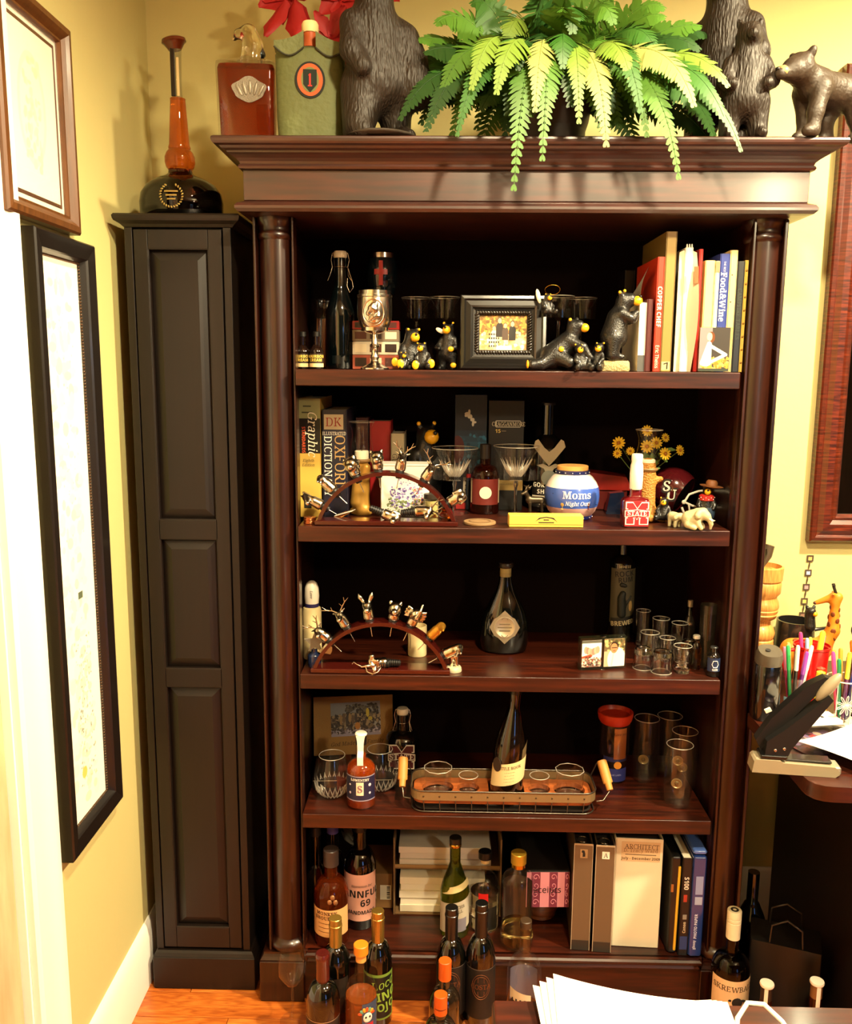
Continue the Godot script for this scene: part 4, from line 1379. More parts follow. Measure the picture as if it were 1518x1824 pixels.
# cone of a stemmed cocktail glass
func cocktail(called: String, label: String, at: Vector3, r: float, h: float, bowl: float, group: String, m: Material, cut := false) -> Node3D:
	var t := thing(called, label, "glass", at, 0.0, group)
	var out := [V(0.004, h - bowl), V(0.01, h - bowl + 0.006), V(r, h)]
	part(t, "bowl", MB.new().lathe(vessel(out, 0.0016, h - bowl + 0.006), 36), m)
	part(t, "rim", MB.new().tube(Array(arc_pts(V(0, 0), r - 0.0006, 0, TAU * 0.97, 35)).map(func(q): return Vector3(q.x, h + 0.0002, q.y)), 0.0009, 6, true), painted_sparkle(0.45))  # rim in milky colour, its glint is painted
	part(t, "stem", MB.new().lathe([V(0.0045, h - bowl - 0.0002), V(0.006, h - bowl - 0.008), V(0.0038, h - bowl - 0.016), V(0.0034, 0.02), V(0.005, 0.007), V(0, 0.0069)], 12, Transform3D(), 2.0, 1.0, 0.9), crystal)
	part(t, "foot", MB.new().lathe([V(0, 0), V(r * 0.66, 0), V(r * 0.66, 0.0015), V(r * 0.3, 0.004), V(0.005, 0.0068), V(0, 0.0068)], 36), m)
	if cut:
		var c := MB.new()
		for k in 18:
			var a := TAU * k / 18
			var d := Vector3(sin(a), 0, cos(a))
			for e in [[0.06, 0.62], [0.08, 0.42]]:
				var a2 := a + (0.17 if e[1] < 0.5 else 0.0)
				d = Vector3(sin(a2), 0, cos(a2))
				var p0: Vector3 = d * lerpf(0.01, r, e[0]) + Vector3(0, h - bowl + 0.006 + (bowl - 0.006) * e[0], 0)
				var p1: Vector3 = d * lerpf(0.01, r, e[1]) + Vector3(0, h - bowl + 0.006 + (bowl - 0.006) * e[1], 0)
				c.tube([p0, p0.lerp(p1, 0.4) + d * 0.0012, p1], [0.0008, 0.0022, 0.0003], 4)
		part(t, "painted_cut_sparkle", c, painted_sparkle(0.5)).set_meta("kind", "stuff")  # cuts drawn as pale lines, the crystal sparkle is painted on
	return t


# a wire swing-top closure
func swing_top(t: Node3D, y: float, r: float, w := 0.016) -> void:
	part(t, "ceramic_cap", MB.new().lathe([V(0, y), V(r * 0.95, y), V(r * 1.08, y + 0.003), V(r * 1.08, y + 0.011), V(r * 0.9, y + 0.015), V(0, y + 0.016)], 24), mat("d9cdb4", 0.35, 0.0, 0.3))
	for s in [-1, 1]:
		part(t, "wire_bail", MB.new().tube([Vector3(0, y + 0.012, 0), Vector3(s * r * 1.2, y + 0.011, 0), Vector3(s * (r + 0.006), y - 0.004, 0), Vector3(s * (r + 0.003), y - 0.02, 0.004), Vector3(s * (r + 0.007), y - 0.034, 0.004), Vector3(s * (r + w * 0.6), y - 0.05, 0.006)], 0.0011, 6), steel)
	part(t, "neck_wire", MB.new().tube(Array(arc_pts(V(0, 0), r + 0.002, 0, TAU * 0.96, 24)).map(func(q): return Vector3(q.x, y - 0.02, q.y)), 0.0011, 6, true), steel)
	part(t, "lever", MB.new().tube([Vector3(r + 0.003, y - 0.02, 0.004), Vector3(r + 0.005, y - 0.04, 0.012), Vector3(r + 0.014, y - 0.052, 0.014), Vector3(r + 0.016, y - 0.066, 0.014), Vector3(r + 0.008, y - 0.076, 0.014), Vector3(r + 0.002, y - 0.062, 0.013), Vector3(r + 0.003, y - 0.045, 0.012)], 0.0011, 6), steel)


func person_photo(im: Image, x: float, y: float, s: float, shirt: String, hair: String, face := "e0b088") -> void:
	oval(im, x, y + s * 2.6, s * 1.5, s * 2.0, shirt)
	rect(im, int(x - s * 1.5), int(y + s * 2.6), int(s * 3), int(s * 4), shirt)
	oval(im, x, y - s * 0.3, s * 0.95, s * 1.15, hair)
	oval(im, x, y, s * 0.8, s * 1.05, face)


func first_shelf() -> void:
	var y := S1 + 0.0004
	resin = bumpy("141312", 0.4, 40.0, 0.08, 0.35)
	honey = mat("f0b01c", 0.35, 0.0, 0.3)
	# jar of long matches
	var t := thing("match_jar", "clear glass jar of orange tipped matches in the left corner of the upper shelf", "jar", Vector3(-0.292, y, -0.3))
	part(t, "glass_wall", MB.new().lathe(vessel([V(0.034, 0), V(0.036, 0.004), V(0.036, 0.13), V(0.03, 0.14), V(0.032, 0.165)], 0.002, 0.004), 32), glass)
	for k in 9:
		part(t, "match", MB.new().tube([Vector3(-0.02 + k * 0.005, 0.0045, 0.008 * sin(k * 2.0)), Vector3(-0.016 + k * 0.005, 0.12, 0.012 * sin(k * 2.0 + 0.5))], 0.0022, 6), mat(["d8843c", "b5532a", "e0a060"][k % 3], 0.6))
	# two little bottles
	for k in 2:
		t = bottle("miniature_bottle", ["small dark cream liqueur miniature half hidden by the left column, upper shelf", "small dark cream liqueur miniature with gold lettering, left end of upper shelf"][k], Vector3([-0.314, -0.282][k], y, [-0.1, -0.088][k]), bottle_side(0.0155, 0.036, 0.052, 0.0058, 0.07), mat("160b07", 0.08, 0.0, 0.6), 0, "cream liqueur miniatures")
		cork(t, 0.0702, 0.081, 0.0075, mat("0f0c0a", 0.4))
		sticker(t, 0.0155, 0.003, 0.033, 80, mat("2a170c", 0.6))
		sticker(t, 0.0158, 0.004, 0.012, 78, mat("e8c890", 0.6), "label_band")
		letters_round(t, "BOURBON", 0.0065, mat("f0c858", 0.5), 0.027, 0.0162, 0, "b")
		letters_round(t, "CREAM", 0.0065, mat("f0c858", 0.5), 0.019, 0.0162, 0, "b")
	# swing top bottle
	t = bottle("swing_top_bottle", "tall black swing-top bottle with white ceramic cap on the upper shelf", Vector3(-0.237, y, -0.165), bottle_side(0.0335, 0.115, 0.185, 0.0145, 0.246, 0.25), mat("04090a", 0.05, 0.0, 0.8))
	swing_top(t, 0.2462, 0.0145, 0.022)
	part(t, "embossing", MB.new().band(0.0336, 0.012, 0.03, -0.5, 0.1, 8, 0.0, 0.0338), mat("0c1213", 0.3))
	# goblets
	t = thing("goblet", "dark goblet with a red cross and silver rim behind the pewter goblet", "goblet", Vector3(-0.147, y, -0.225))
	part(t, "bowl", MB.new().lathe(vessel([V(0.006, 0.165), V(0.022, 0.172), V(0.0335, 0.19), V(0.036, 0.21), V(0.0345, 0.235), V(0.03, 0.252)], 0.002, 0.172), 32), mat("0d171c", 0.12, 0.2, 0.5))
	part(t, "rim", MB.new().lathe([V(0.03, 0.2522), V(0.0312, 0.253), V(0.0305, 0.264), V(0.028, 0.264), V(0.028, 0.2522)], 32), steel)
	part(t, "stem", MB.new().lathe([V(0, 0), V(0.035, 0), V(0.034, 0.005), V(0.012, 0.014), V(0.007, 0.04), V(0.011, 0.08), V(0.007, 0.12), V(0.0055, 0.1648), V(0, 0.1648)], 24), mat("3a3a3c", 0.25, 0.9))
	part(t, "cross", MB.new().band(0.0372, 0.19, 0.245, -0.13, 0.13, 6, 0.0, 0.0352).band(0.0374, 0.214, 0.226, -0.42, 0.42, 10, 0.0, 0.0366), mat("a01818", 0.4))
	t = thing("goblet", "shiny pewter goblet with an oval relief, front of the upper shelf", "goblet", Vector3(-0.152, y, -0.07))
	part(t, "bowl", MB.new().lathe(vessel([V(0.006, 0.075), V(0.02, 0.079), V(0.032, 0.092), V(0.0375, 0.112), V(0.038, 0.135), V(0.0365, 0.152), V(0.038, 0.1535), V(0.038, 0.158), V(0.034, 0.159), V(0.034, 0.167)], 0.002, 0.082), 40), mat("d8cfbe", 0.2, 1.0))
	part(t, "stem", MB.new().lathe([V(0, 0), V(0.031, 0), V(0.031, 0.003), V(0.024, 0.007), V(0.01, 0.014), V(0.0075, 0.02), V(0.01, 0.026), V(0.007, 0.032), V(0.0075, 0.045), V(0.0115, 0.05), V(0.007, 0.056), V(0.006, 0.0748), V(0, 0.0748)], 28), mat("d8cfbe", 0.2, 1.0))
	var ring := []
	for k in 28:
		var a := TAU * k / 28
		ring.append(Vector3(sin(cos(a) * 0.62) * 0.0385, 0.12 + sin(a) * 0.0275, cos(cos(a) * 0.62) * 0.0385))
	part(t, "oval_border", MB.new().tube(ring, 0.0016, 6, true), mat("d8cfbe", 0.2, 1.0))
	var rel := []
	for q in [[-0.3, 0.118, 0.006], [-0.1, 0.13, 0.008], [0.1, 0.126, 0.007], [0.28, 0.112, 0.007], [0.0, 0.11, 0.006], [-0.2, 0.104, 0.004], [0.18, 0.138, 0.004]]:
		var c := Vector3(sin(q[0]) * 0.036, q[1], cos(q[0]) * 0.036)
		rel.append([c, c + Vector3(0.002, 0.006, 0), q[2], q[2] * 0.6])
	part(t, "relief", skin(rel, 0.002, 0.002), mat("b8ae9c", 0.22, 1.0))
	# stacked tins behind the goblet
	var tins := [[0.032, "9a4a38", "bottom reddish box of the stack behind the pewter goblet"], [0.03, "c9bda6", "middle pale box of the stack behind the pewter goblet"], [0.026, "7a6a58", "grey box under the top of the stack behind the goblet"], [0.02, "8c1512", "top red box of the stack behind the pewter goblet"]]
	var yy := y
	for k in 4:
		t = box_thing("small_box", tins[k][2], "box", Vector3(-0.155, yy, -0.163), Vector3(0.106, tins[k][0] - 0.0006, 0.05), mat(tins[k][1], 0.35, 0.0, 0.3), 0, "boxes stacked behind the goblet", 0.0012)
		for j in 3:
			part(t, "printed_panel", MB.new().box(Vector3(-0.034 + j * 0.034, tins[k][0] * 0.5, 0.0252), Vector3(0.026, tins[k][0] * 0.6, 0.0004), 0), mat(["2a1a14", "d8c8a8", "4a2018"][(j + k) % 3], 0.4))
		yy += tins[k][0]
	# cocktail glasses behind the bears
	var cg := [[-0.068, -0.27, "clear cocktail glass behind the left bears, leftmost on upper shelf"], [-0.0, -0.25, "clear cocktail glass behind the single bear left of the photo frame"], [0.262, -0.2, "clear cocktail glass just right of the photo frame behind the bears"], [0.322, -0.25, "clear cocktail glass behind the cubs, rightmost on upper shelf"]]
	for q in cg:
		cocktail("cocktail_glass", q[2], Vector3(q[0], y, q[1]), 0.036, 0.168, 0.055, "cocktail glasses on the upper shelf", glass)
	# bears
	t = thing("bear_figurine", "mother bear and two cubs in black resin, yellow paws, right of goblet", "figurine", Vector3(-0.064, y, -0.08))
	bear_at(t, "mother_bear", sit_bones(0.1), 0.12, Vector3(-0.012, 0, -0.022), 15)
	bear_at(t, "bear_cub", sit_bones(-0.1), 0.078, Vector3(0.018, 0, 0.012), -10, 0.002)
	bear_at(t, "bear_cub", sit_bones(0.0), 0.05, Vector3(-0.026, 0.0, 0.024), 20, 0.0018)
	for q in [[0.036, 0.013, 0.04], [0.002, 0.01, 0.04], [-0.03, 0.012, 0.043], [-0.043, 0.016, 0.02]]:
		part(t, "paw_pad", MB.new().sph(Vector3(q[0], q[1], q[2]), Vector3(0.008, 0.01, 0.003), 10), honey)
	t = thing("bear_figurine", "single black resin bear between the bear family and photo frame", "figurine", Vector3(0.008, y, -0.1))
	bear_at(t, "body", bear_bones(0.02, 0.5), 0.105, Vector3(0, 0, 0), -20)
	part(t, "white_wing", MB.new().sph(Vector3(-0.018, 0.085, 0.004), Vector3(0.011, 0.005, 0.003), 10, Basis(Vector3.BACK, -0.5)), mat("e8e2d0", 0.5))
	for q in [[0.012, 0.01, 0.024], [0.006, 0.045, 0.028]]:
		part(t, "paw_pad", MB.new().sph(Vector3(q[0], q[1], q[2]), Vector3(0.007, 0.006, 0.003), 10), honey)
	# framed family photo
	t = thing("framed_photo", "black rope-edged photo frame with a family portrait, middle of upper shelf", "picture frame", Vector3(0.127, y + 0.0805, -0.066))
	t.rotation_degrees.x = -5
	part(t, "frame", frame_mesh(0.186, 0.158, [V(0, -0.008), V(0, 0.008), V(0.002, 0.01), V(0.008, 0.011), V(0.012, 0.007), V(0.022, 0.008), V(0.026, 0.006), V(0.0275, 0.001), V(0.042, -0.001), V(0.042, -0.004)]), mat("0d0b0a", 0.28, 0.0, 0.5))
	part(t, "backing", MB.new().box(Vector3(0, 0, -0.007), Vector3(0.17, 0.142, 0.002), 0), black)
	var rope := MB.new()
	for s in 2:
		for k in 20:
			rope.sph(Vector3(-0.056 + k * 0.0059, 0.0425 * (s * 2 - 1), 0.001), Vector3(0.0034, 0.0056, 0.003), 8, Basis(Vector3.BACK, 0.6))
		for k in 14:
			rope.sph(Vector3(0.0575 * (s * 2 - 1), -0.038 + k * 0.0059, 0.001), Vector3(0.0056, 0.0034, 0.003), 8, Basis(Vector3.BACK, 0.6))
	part(t, "rope_edge", rope, mat("1c1611", 0.3, 0.4, 0.4)).set_meta("kind", "stuff")
	var im := canvas(192, 124, "8a6a34")
	speckle(im, Rect2i(0, 0, 192, 80), 260, ["c99a3c", "7a5a24", "d8b458", "6a4a20", "a8702c"], 7, 5)
	rect(im, 0, 70, 192, 54, "c8a878")
	speckle(im, Rect2i(0, 60, 192, 64), 80, ["d8c098", "b08a58", "e8dcc0"], 8, 6)
	person_photo(im, 60, 46, 8, "d8ccb8", "6a4a2a")
	for k in 20: rect(im, 40 + (k % 5) * 9, 64 + (k / 5) * 14, 5, 7, "2a2420")
	person_photo(im, 82, 18, 9, "2a2220", "3a2a1a")
	person_photo(im, 104, 36, 8, "4a3a30", "5a3a20")
	person_photo(im, 132, 30, 9, "26221f", "2a1a10")
	rect(im, 70, 108, 60, 16, "e4dccc")
	part(t, "photograph", MB.new().box(Vector3(0, 0, -0.0045), Vector3(0.106, 0.074, 0.0012), 0), printed(tex(im), 0.4))
	# angel bear on the frame corner
	t = thing("angel_bear", "little black angel bear with a pale wing and halo clinging to frame corner", "ornament", Vector3(0.217, y + 0.118, -0.045))
	bear_at(t, "body", sit_bones(0.0), 0.058, Vector3(0.0, 0.0, 0), 25, 0.0019)
	part(t, "wing", MB.new().sph(Vector3(-0.018, 0.038, -0.004), Vector3(0.005, 0.016, 0.003), 10, Basis(Vector3.BACK, 0.25)), mat("e8dfc4", 0.5))
	part(t, "halo", MB.new().tube(Array(arc_pts(V(0, 0), 0.016, 0, TAU * 0.96, 20)).map(func(q): return Vector3(q.x + 0.012, 0.052 + q.y * 0.6, -0.008 + q.y * 0.5)), 0.0007, 5, true), brass)
	# bears at play
	t = thing("bear_figurine", "mother bear playing with two cubs in black resin, right of photo frame", "figurine", Vector3(0.262, y, -0.04))
	var mb := [B(-0.03, 0.03, 0, 0.0, 0.058, 0, 0.028, 0.023), B(0.0, 0.06, 0, 0.014, 0.082, 0.004, 0.018, 0.015), B(0.014, 0.092, 0.004, 0.022, 0.094, 0.008, 0.0165, 0.013), B(0.004, 0.104, 0.004, 0.003, 0.107, 0.004, 0.0045, 0.004), B(0.02, 0.107, -0.006, 0.02, 0.109, -0.006, 0.0045, 0.004),
		B(-0.03, 0.03, 0.01, -0.056, 0.014, 0.02, 0.019, 0.013), B(-0.056, 0.014, 0.02, -0.076, 0.012, 0.026, 0.012, 0.01), B(-0.02, 0.03, 0.014, 0.002, 0.018, 0.028, 0.018, 0.013), B(0.0, 0.066, 0.012, 0.03, 0.05, 0.024, 0.011, 0.009), B(0.03, 0.05, 0.024, 0.046, 0.028, 0.026, 0.009, 0.008), B(0.0, 0.064, -0.01, 0.03, 0.04, -0.008, 0.011, 0.009), B(-0.02, 0.02, -0.01, 0.0, 0.012, -0.016, 0.018, 0.013)]
	var pm := part(t, "mother_bear", skin(mb, 0.0024, 0.0018), resin)
	part(pm, "muzzle", MB.new().sph(Vector3(0.034, 0.09, 0.014), Vector3.ONE * 0.0095, 12), honey)
	part(pm, "inner_ear", MB.new().sph(Vector3(0.004, 0.107, 0.008), Vector3.ONE * 0.0038, 8), honey)
	part(pm, "paw_pad", MB.new().sph(Vector3(-0.086, 0.013, 0.03), Vector3(0.003, 0.009, 0.008), 10), honey)
	part(pm, "paw_pad", MB.new().sph(Vector3(-0.016, 0.045, 0.031), Vector3(0.006, 0.006, 0.004), 10), honey)
	bear_at(t, "bear_cub", sit_bones(-0.2), 0.075, Vector3(0.026, 0, 0.026), 15, 0.002)
	bear_at(t, "bear_cub", sit_bones(0.2), 0.08, Vector3(0.063, 0, 0.016), -35, 0.002)
	# bear that shoulders the books
	t = thing("stone_base", "pale carved stone slab under the standing bear beside the books", "bookend", Vector3(0.36, y, -0.045))
	part(t, "slab", MB.new().lathe([V(0, 0), V(0.034, 0), V(0.036, 0.004), V(0.0345, 0.019), V(0.032, 0.022), V(0, 0.022)], 32, Transform3D(), 5.0, 0.8), bumpy("a89468", 0.8, 30.0, 0.25))
	t = thing("bear_figurine", "black standing bear with yellow muzzle leaning its arms on the books", "figurine", Vector3(0.3605, y + 0.0225, -0.04))
	var bb := [B(0.0, 0.05, 0, 0.006, 0.088, 0, 0.029, 0.022), B(0.006, 0.09, 0, 0.016, 0.112, 0, 0.019, 0.016), B(0.02, 0.124, 0, 0.03, 0.126, 0.002, 0.0185, 0.015), B(0.008, 0.138, 0.012, 0.007, 0.141, 0.012, 0.005, 0.0045), B(0.02, 0.142, -0.012, 0.02, 0.145, -0.012, 0.005, 0.0045)]
	for s in [-1, 1]:
		bb.append_array([B(-0.002, 0.045, s * 0.014, -0.004, 0.012, s * 0.017, 0.018, 0.013), B(-0.004, 0.009, s * 0.017, 0.016, 0.007, s * 0.018, 0.0085, 0.0065), B(0.012, 0.098, s * 0.016, 0.034, 0.086, s * 0.02, 0.0105, 0.009), B(0.034, 0.086, s * 0.02, 0.0415, 0.098, s * 0.02, 0.0085, 0.007)])
	var pb := part(t, "body", skin(bb, 0.0026, 0.0022), resin)
	part(pb, "muzzle", MB.new().sph(Vector3(0.045, 0.124, 0.008), Vector3(0.0115, 0.0105, 0.0105), 12), honey)
	part(pb, "nose", MB.new().sph(Vector3(0.0505, 0.1325, 0.012), Vector3.ONE * 0.0036, 8), black)
	part(pb, "inner_ear", MB.new().sph(Vector3(0.006, 0.141, 0.0165), Vector3.ONE * 0.0035, 8), honey)
	part(pb, "inner_ear", MB.new().sph(Vector3(0.021, 0.146, -0.0085), Vector3.ONE * 0.0035, 8), honey)
	# books
	var g := "books on the upper shelf"
	t = box_thing("magazine_file", "white and grey booklet behind the leaning bear's paws, left end of books", "booklet", Vector3(0.419, y, -0.112), Vector3(0.018, 0.143, 0.17), mat("f2ead8", 0.7), 0, "", 0.001)
	part(t, "grey_foot", MB.new().box(Vector3(0, 0.017, 0.0853), Vector3(0.0176, 0.034, 0.0006), 0), mat("4a4a4a", 0.6))
	part(t, "curled_sheet", MB.new().sheet(func(u: float, v: float) -> Vector3: return Vector3(-0.006 + 0.014 * v - 0.006 * sin(PI * v), 0.1435 + 0.075 * v * (0.55 + 0.45 * u), -0.02 + 0.1 * u), 6, 8, Vector3.BACK), mat("8f8a80", 0.8))
	t = book("thin dark maroon book between the white booklet and the bright red book", Vector3(0.4309, y, -0.024), 0.012, 0.15, 0.18, "4a1614", 0, g)
	letters(t, "- - - - -", 0.004, mat("8a4a40", 0.6), Vector3(0, 0.08, 0.0008), "s", -90)
	t = book("tall black book standing behind the thin maroon book", Vector3(0.4365, y, -0.27), 0.024, 0.235, 0.07, "16090a", 0, g)
	t = book("bright red cookbook with white lettering on the spine", Vector3(0.4501, y, -0.024), 0.015, 0.236, 0.2, "bc2f16", 0, g)
	letters(t, "COPPER CHEF", 0.0095, mat("f4dfc8", 0.6), Vector3(0, 0.134, 0.0009), "b", -90)
	letters(t, "Eric Theiss", 0.0075, mat("f4dfc8", 0.6), Vector3(0, 0.031, 0.0009), "s", -90)
	t = book("tall olive brown book, the tallest of the upper shelf books", Vector3(0.4693, y, -0.024), 0.0225, 0.287, 0.22, "6e5a2c", 0, g, "8a7238")
	part(t, "spine_label", MB.new().box(Vector3(0, 0.012, 0.0009), Vector3(0.018, 0.018, 0.0005), 0), mat("d8b878", 0.6))
	letters(t, "7", 0.014, ink, Vector3(0.002, 0.012, 0.0013), "b", 20)
	# folded manila papers
	t = thing("folded_papers", "curved bundle of pinkish manila papers standing among the upper shelf books", "papers", Vector3(0.508, y, -0.02))
	var mn := mat("cfb69c", 0.8)
	for k in 3:
		part(t, "sheet", MB.new().sheet(func(u: float, v: float) -> Vector3: return Vector3(-0.021 + k * 0.004 + u * (0.036 - 0.004 * k) + 0.004 * sin(PI * v) * u, (0.245 - 0.008 * k) * v + 0.012 * v * u * (1 - u) * 4 * (0.5 + k * 0.2), -0.006 - k * 0.006 + 0.022 * sin(PI * v) * u - 0.008 * sin(PI * u)), 8, 14, Vector3.BACK), mn)
	part(t, "brown_sticker", MB.new().box(Vector3(0.012, 0.198, 0.0105), Vector3(0.009, 0.034, 0.0006), 0, Basis(Vector3.BACK, 0.06)), mat("8a5028", 0.7))
	t = book("white spiral bound notebook behind the manila papers", Vector3(0.5070, y, -0.024), 0.016, 0.255, 0.2, "e8e2d2", 0, g)
	for k in 3:
		part(t, "spiral_loop", MB.new().tube([Vector3(-0.005 + k * 0.005, 0.2551, -0.004), Vector3(-0.005 + k * 0.005, 0.261, -0.002), Vector3(-0.005 + k * 0.005, 0.2551, 0.0)], 0.0014, 6), mat("e0d8c8", 0.5))
	t = book("thin red book between manila papers and the broad yellow book", Vector3(0.5318, y, -0.024), 0.008, 0.252, 0.2, "a81c14", 0, g)
	t = book("broad pale yellow book behind the standing photo", Vector3(0.5515, y, -0.024), 0.02, 0.229, 0.2, "f0dc84", 0, g)
	t = book("narrow cream book beside the blue book", Vector3(0.5674, y, -0.024), 0.009, 0.228, 0.2, "efe2b0", 0, g)
	part(t, "brown_top_band", MB.new().box(Vector3(0, 0.216, 0.0008), Vector3(0.0088, 0.022, 0.0004), 0), mat("9a7050", 0.6))
	t = book("royal blue cookbook with white lettering on its spine", Vector3(0.5818, y, -0.024), 0.0205, 0.243, 0.2, "1c2f7c", 0, g)
	letters(t, "Food&Wine", 0.0125, mat("f2eee4", 0.5), Vector3(-0.0005, 0.155, 0.0009), "tb", -90)
	letters(t, "THE BEST OF", 0.004, mat("c8c8d8", 0.5), Vector3(0, 0.212, 0.0009), "s", -90)
	t = book("cream speckled book right of the blue cookbook", Vector3(0.6, y, -0.024), 0.0155, 0.25, 0.2, "d2b47c", 0, g)
	for k in 3: part(t, "brown_spot", MB.new().sph(Vector3(-0.002, 0.09 + k * 0.055, 0.0006), Vector3(0.0016, 0.0016, 0.0004), 8), mat("4a2a14", 0.6))
	t = book("black book with faint green lettering near the right end of the row", Vector3(0.6162, y, -0.024), 0.0155, 0.228, 0.2, "0d0e0c", 0, g)
	letters(t, "CAMPFIRE TABLES", 0.0085, mat("2c362c", 0.6), Vector3(0, 0.12, 0.0009), "t", -90)
	t = book("yellow riveted book at the right end of the upper shelf row", Vector3(0.6275, y, -0.024), 0.0068, 0.23, 0.2, "c8a440", 0, g)
	for k in 8: part(t, "rivet", MB.new().sph(Vector3(0.0, 0.02 + k * 0.027, 0.0008), Vector3(0.0024, 0.0024, 0.0012), 8), mat("8a6a28", 0.4, 0.6))
	# standing photo
	t = thing("acrylic_photo", "small standing clear photo block of a woman in white, in front of the books", "photograph", Vector3(0.566, y, -0.006), -3)
	part(t, "acrylic_block", MB.new().box(Vector3(0.0015, 0.0465, -0.005), Vector3(0.067, 0.093, 0.008), 0.001), pane("c8e0b8", 0.2))
	im = canvas(112, 156, "3c3835")
	rect(im, 0, 0, 46, 156, "8a7c80")
	speckle(im, Rect2i(10, 108, 100, 40), 140, ["c8983c", "d8b060", "a8742c"], 6, 3)
	oval(im, 42, 34, 14, 20, "6a3c22")
	oval(im, 36, 32, 10, 15, "e8c4a0")
	for k in 12: oval(im, 36 - k, 60 + k * 6, 9 + k * 1.1, 12, "f6efe4")
	for k in 14: oval(im, 44 + k * 4, 66 + k * 2.2, 6, 6, "f4ece0")
	for k in 14: oval(im, 98 - k * 4.5, 96 + k * 2.2, 7, 6, "e8d4c0")
	rect(im, 0, 146, 112, 10, "3a4038")
	part(t, "photograph", MB.new().box(Vector3(-0.001, 0.0465, -0.0004), Vector3(0.062, 0.09, 0.0006), 0), printed(tex(im), 0.3))


func daisy(t: Node3D, c: Vector3, d: Vector3, r: float, m: Material, heart: Material) -> void:
	var b := Basis(Quaternion(Vector3.BACK, d.normalized()))
	var o := MB.new()
	for k in 12:
		var a := TAU * k / 12
		o.sph(c + b * Vector3(cos(a) * r * 0.6, sin(a) * r * 0.6, 0.0006 * (k % 2)), Vector3(r * 0.42, r * 0.17, r * 0.09), 6, b * Basis(Vector3.BACK, a))
	var f := part(t, "flower_head", o, m)
	part(f, "flower_centre", MB.new().sph(c + b * Vector3(0, 0, 0.001), Vector3.ONE * r * 0.3, 8), heart)


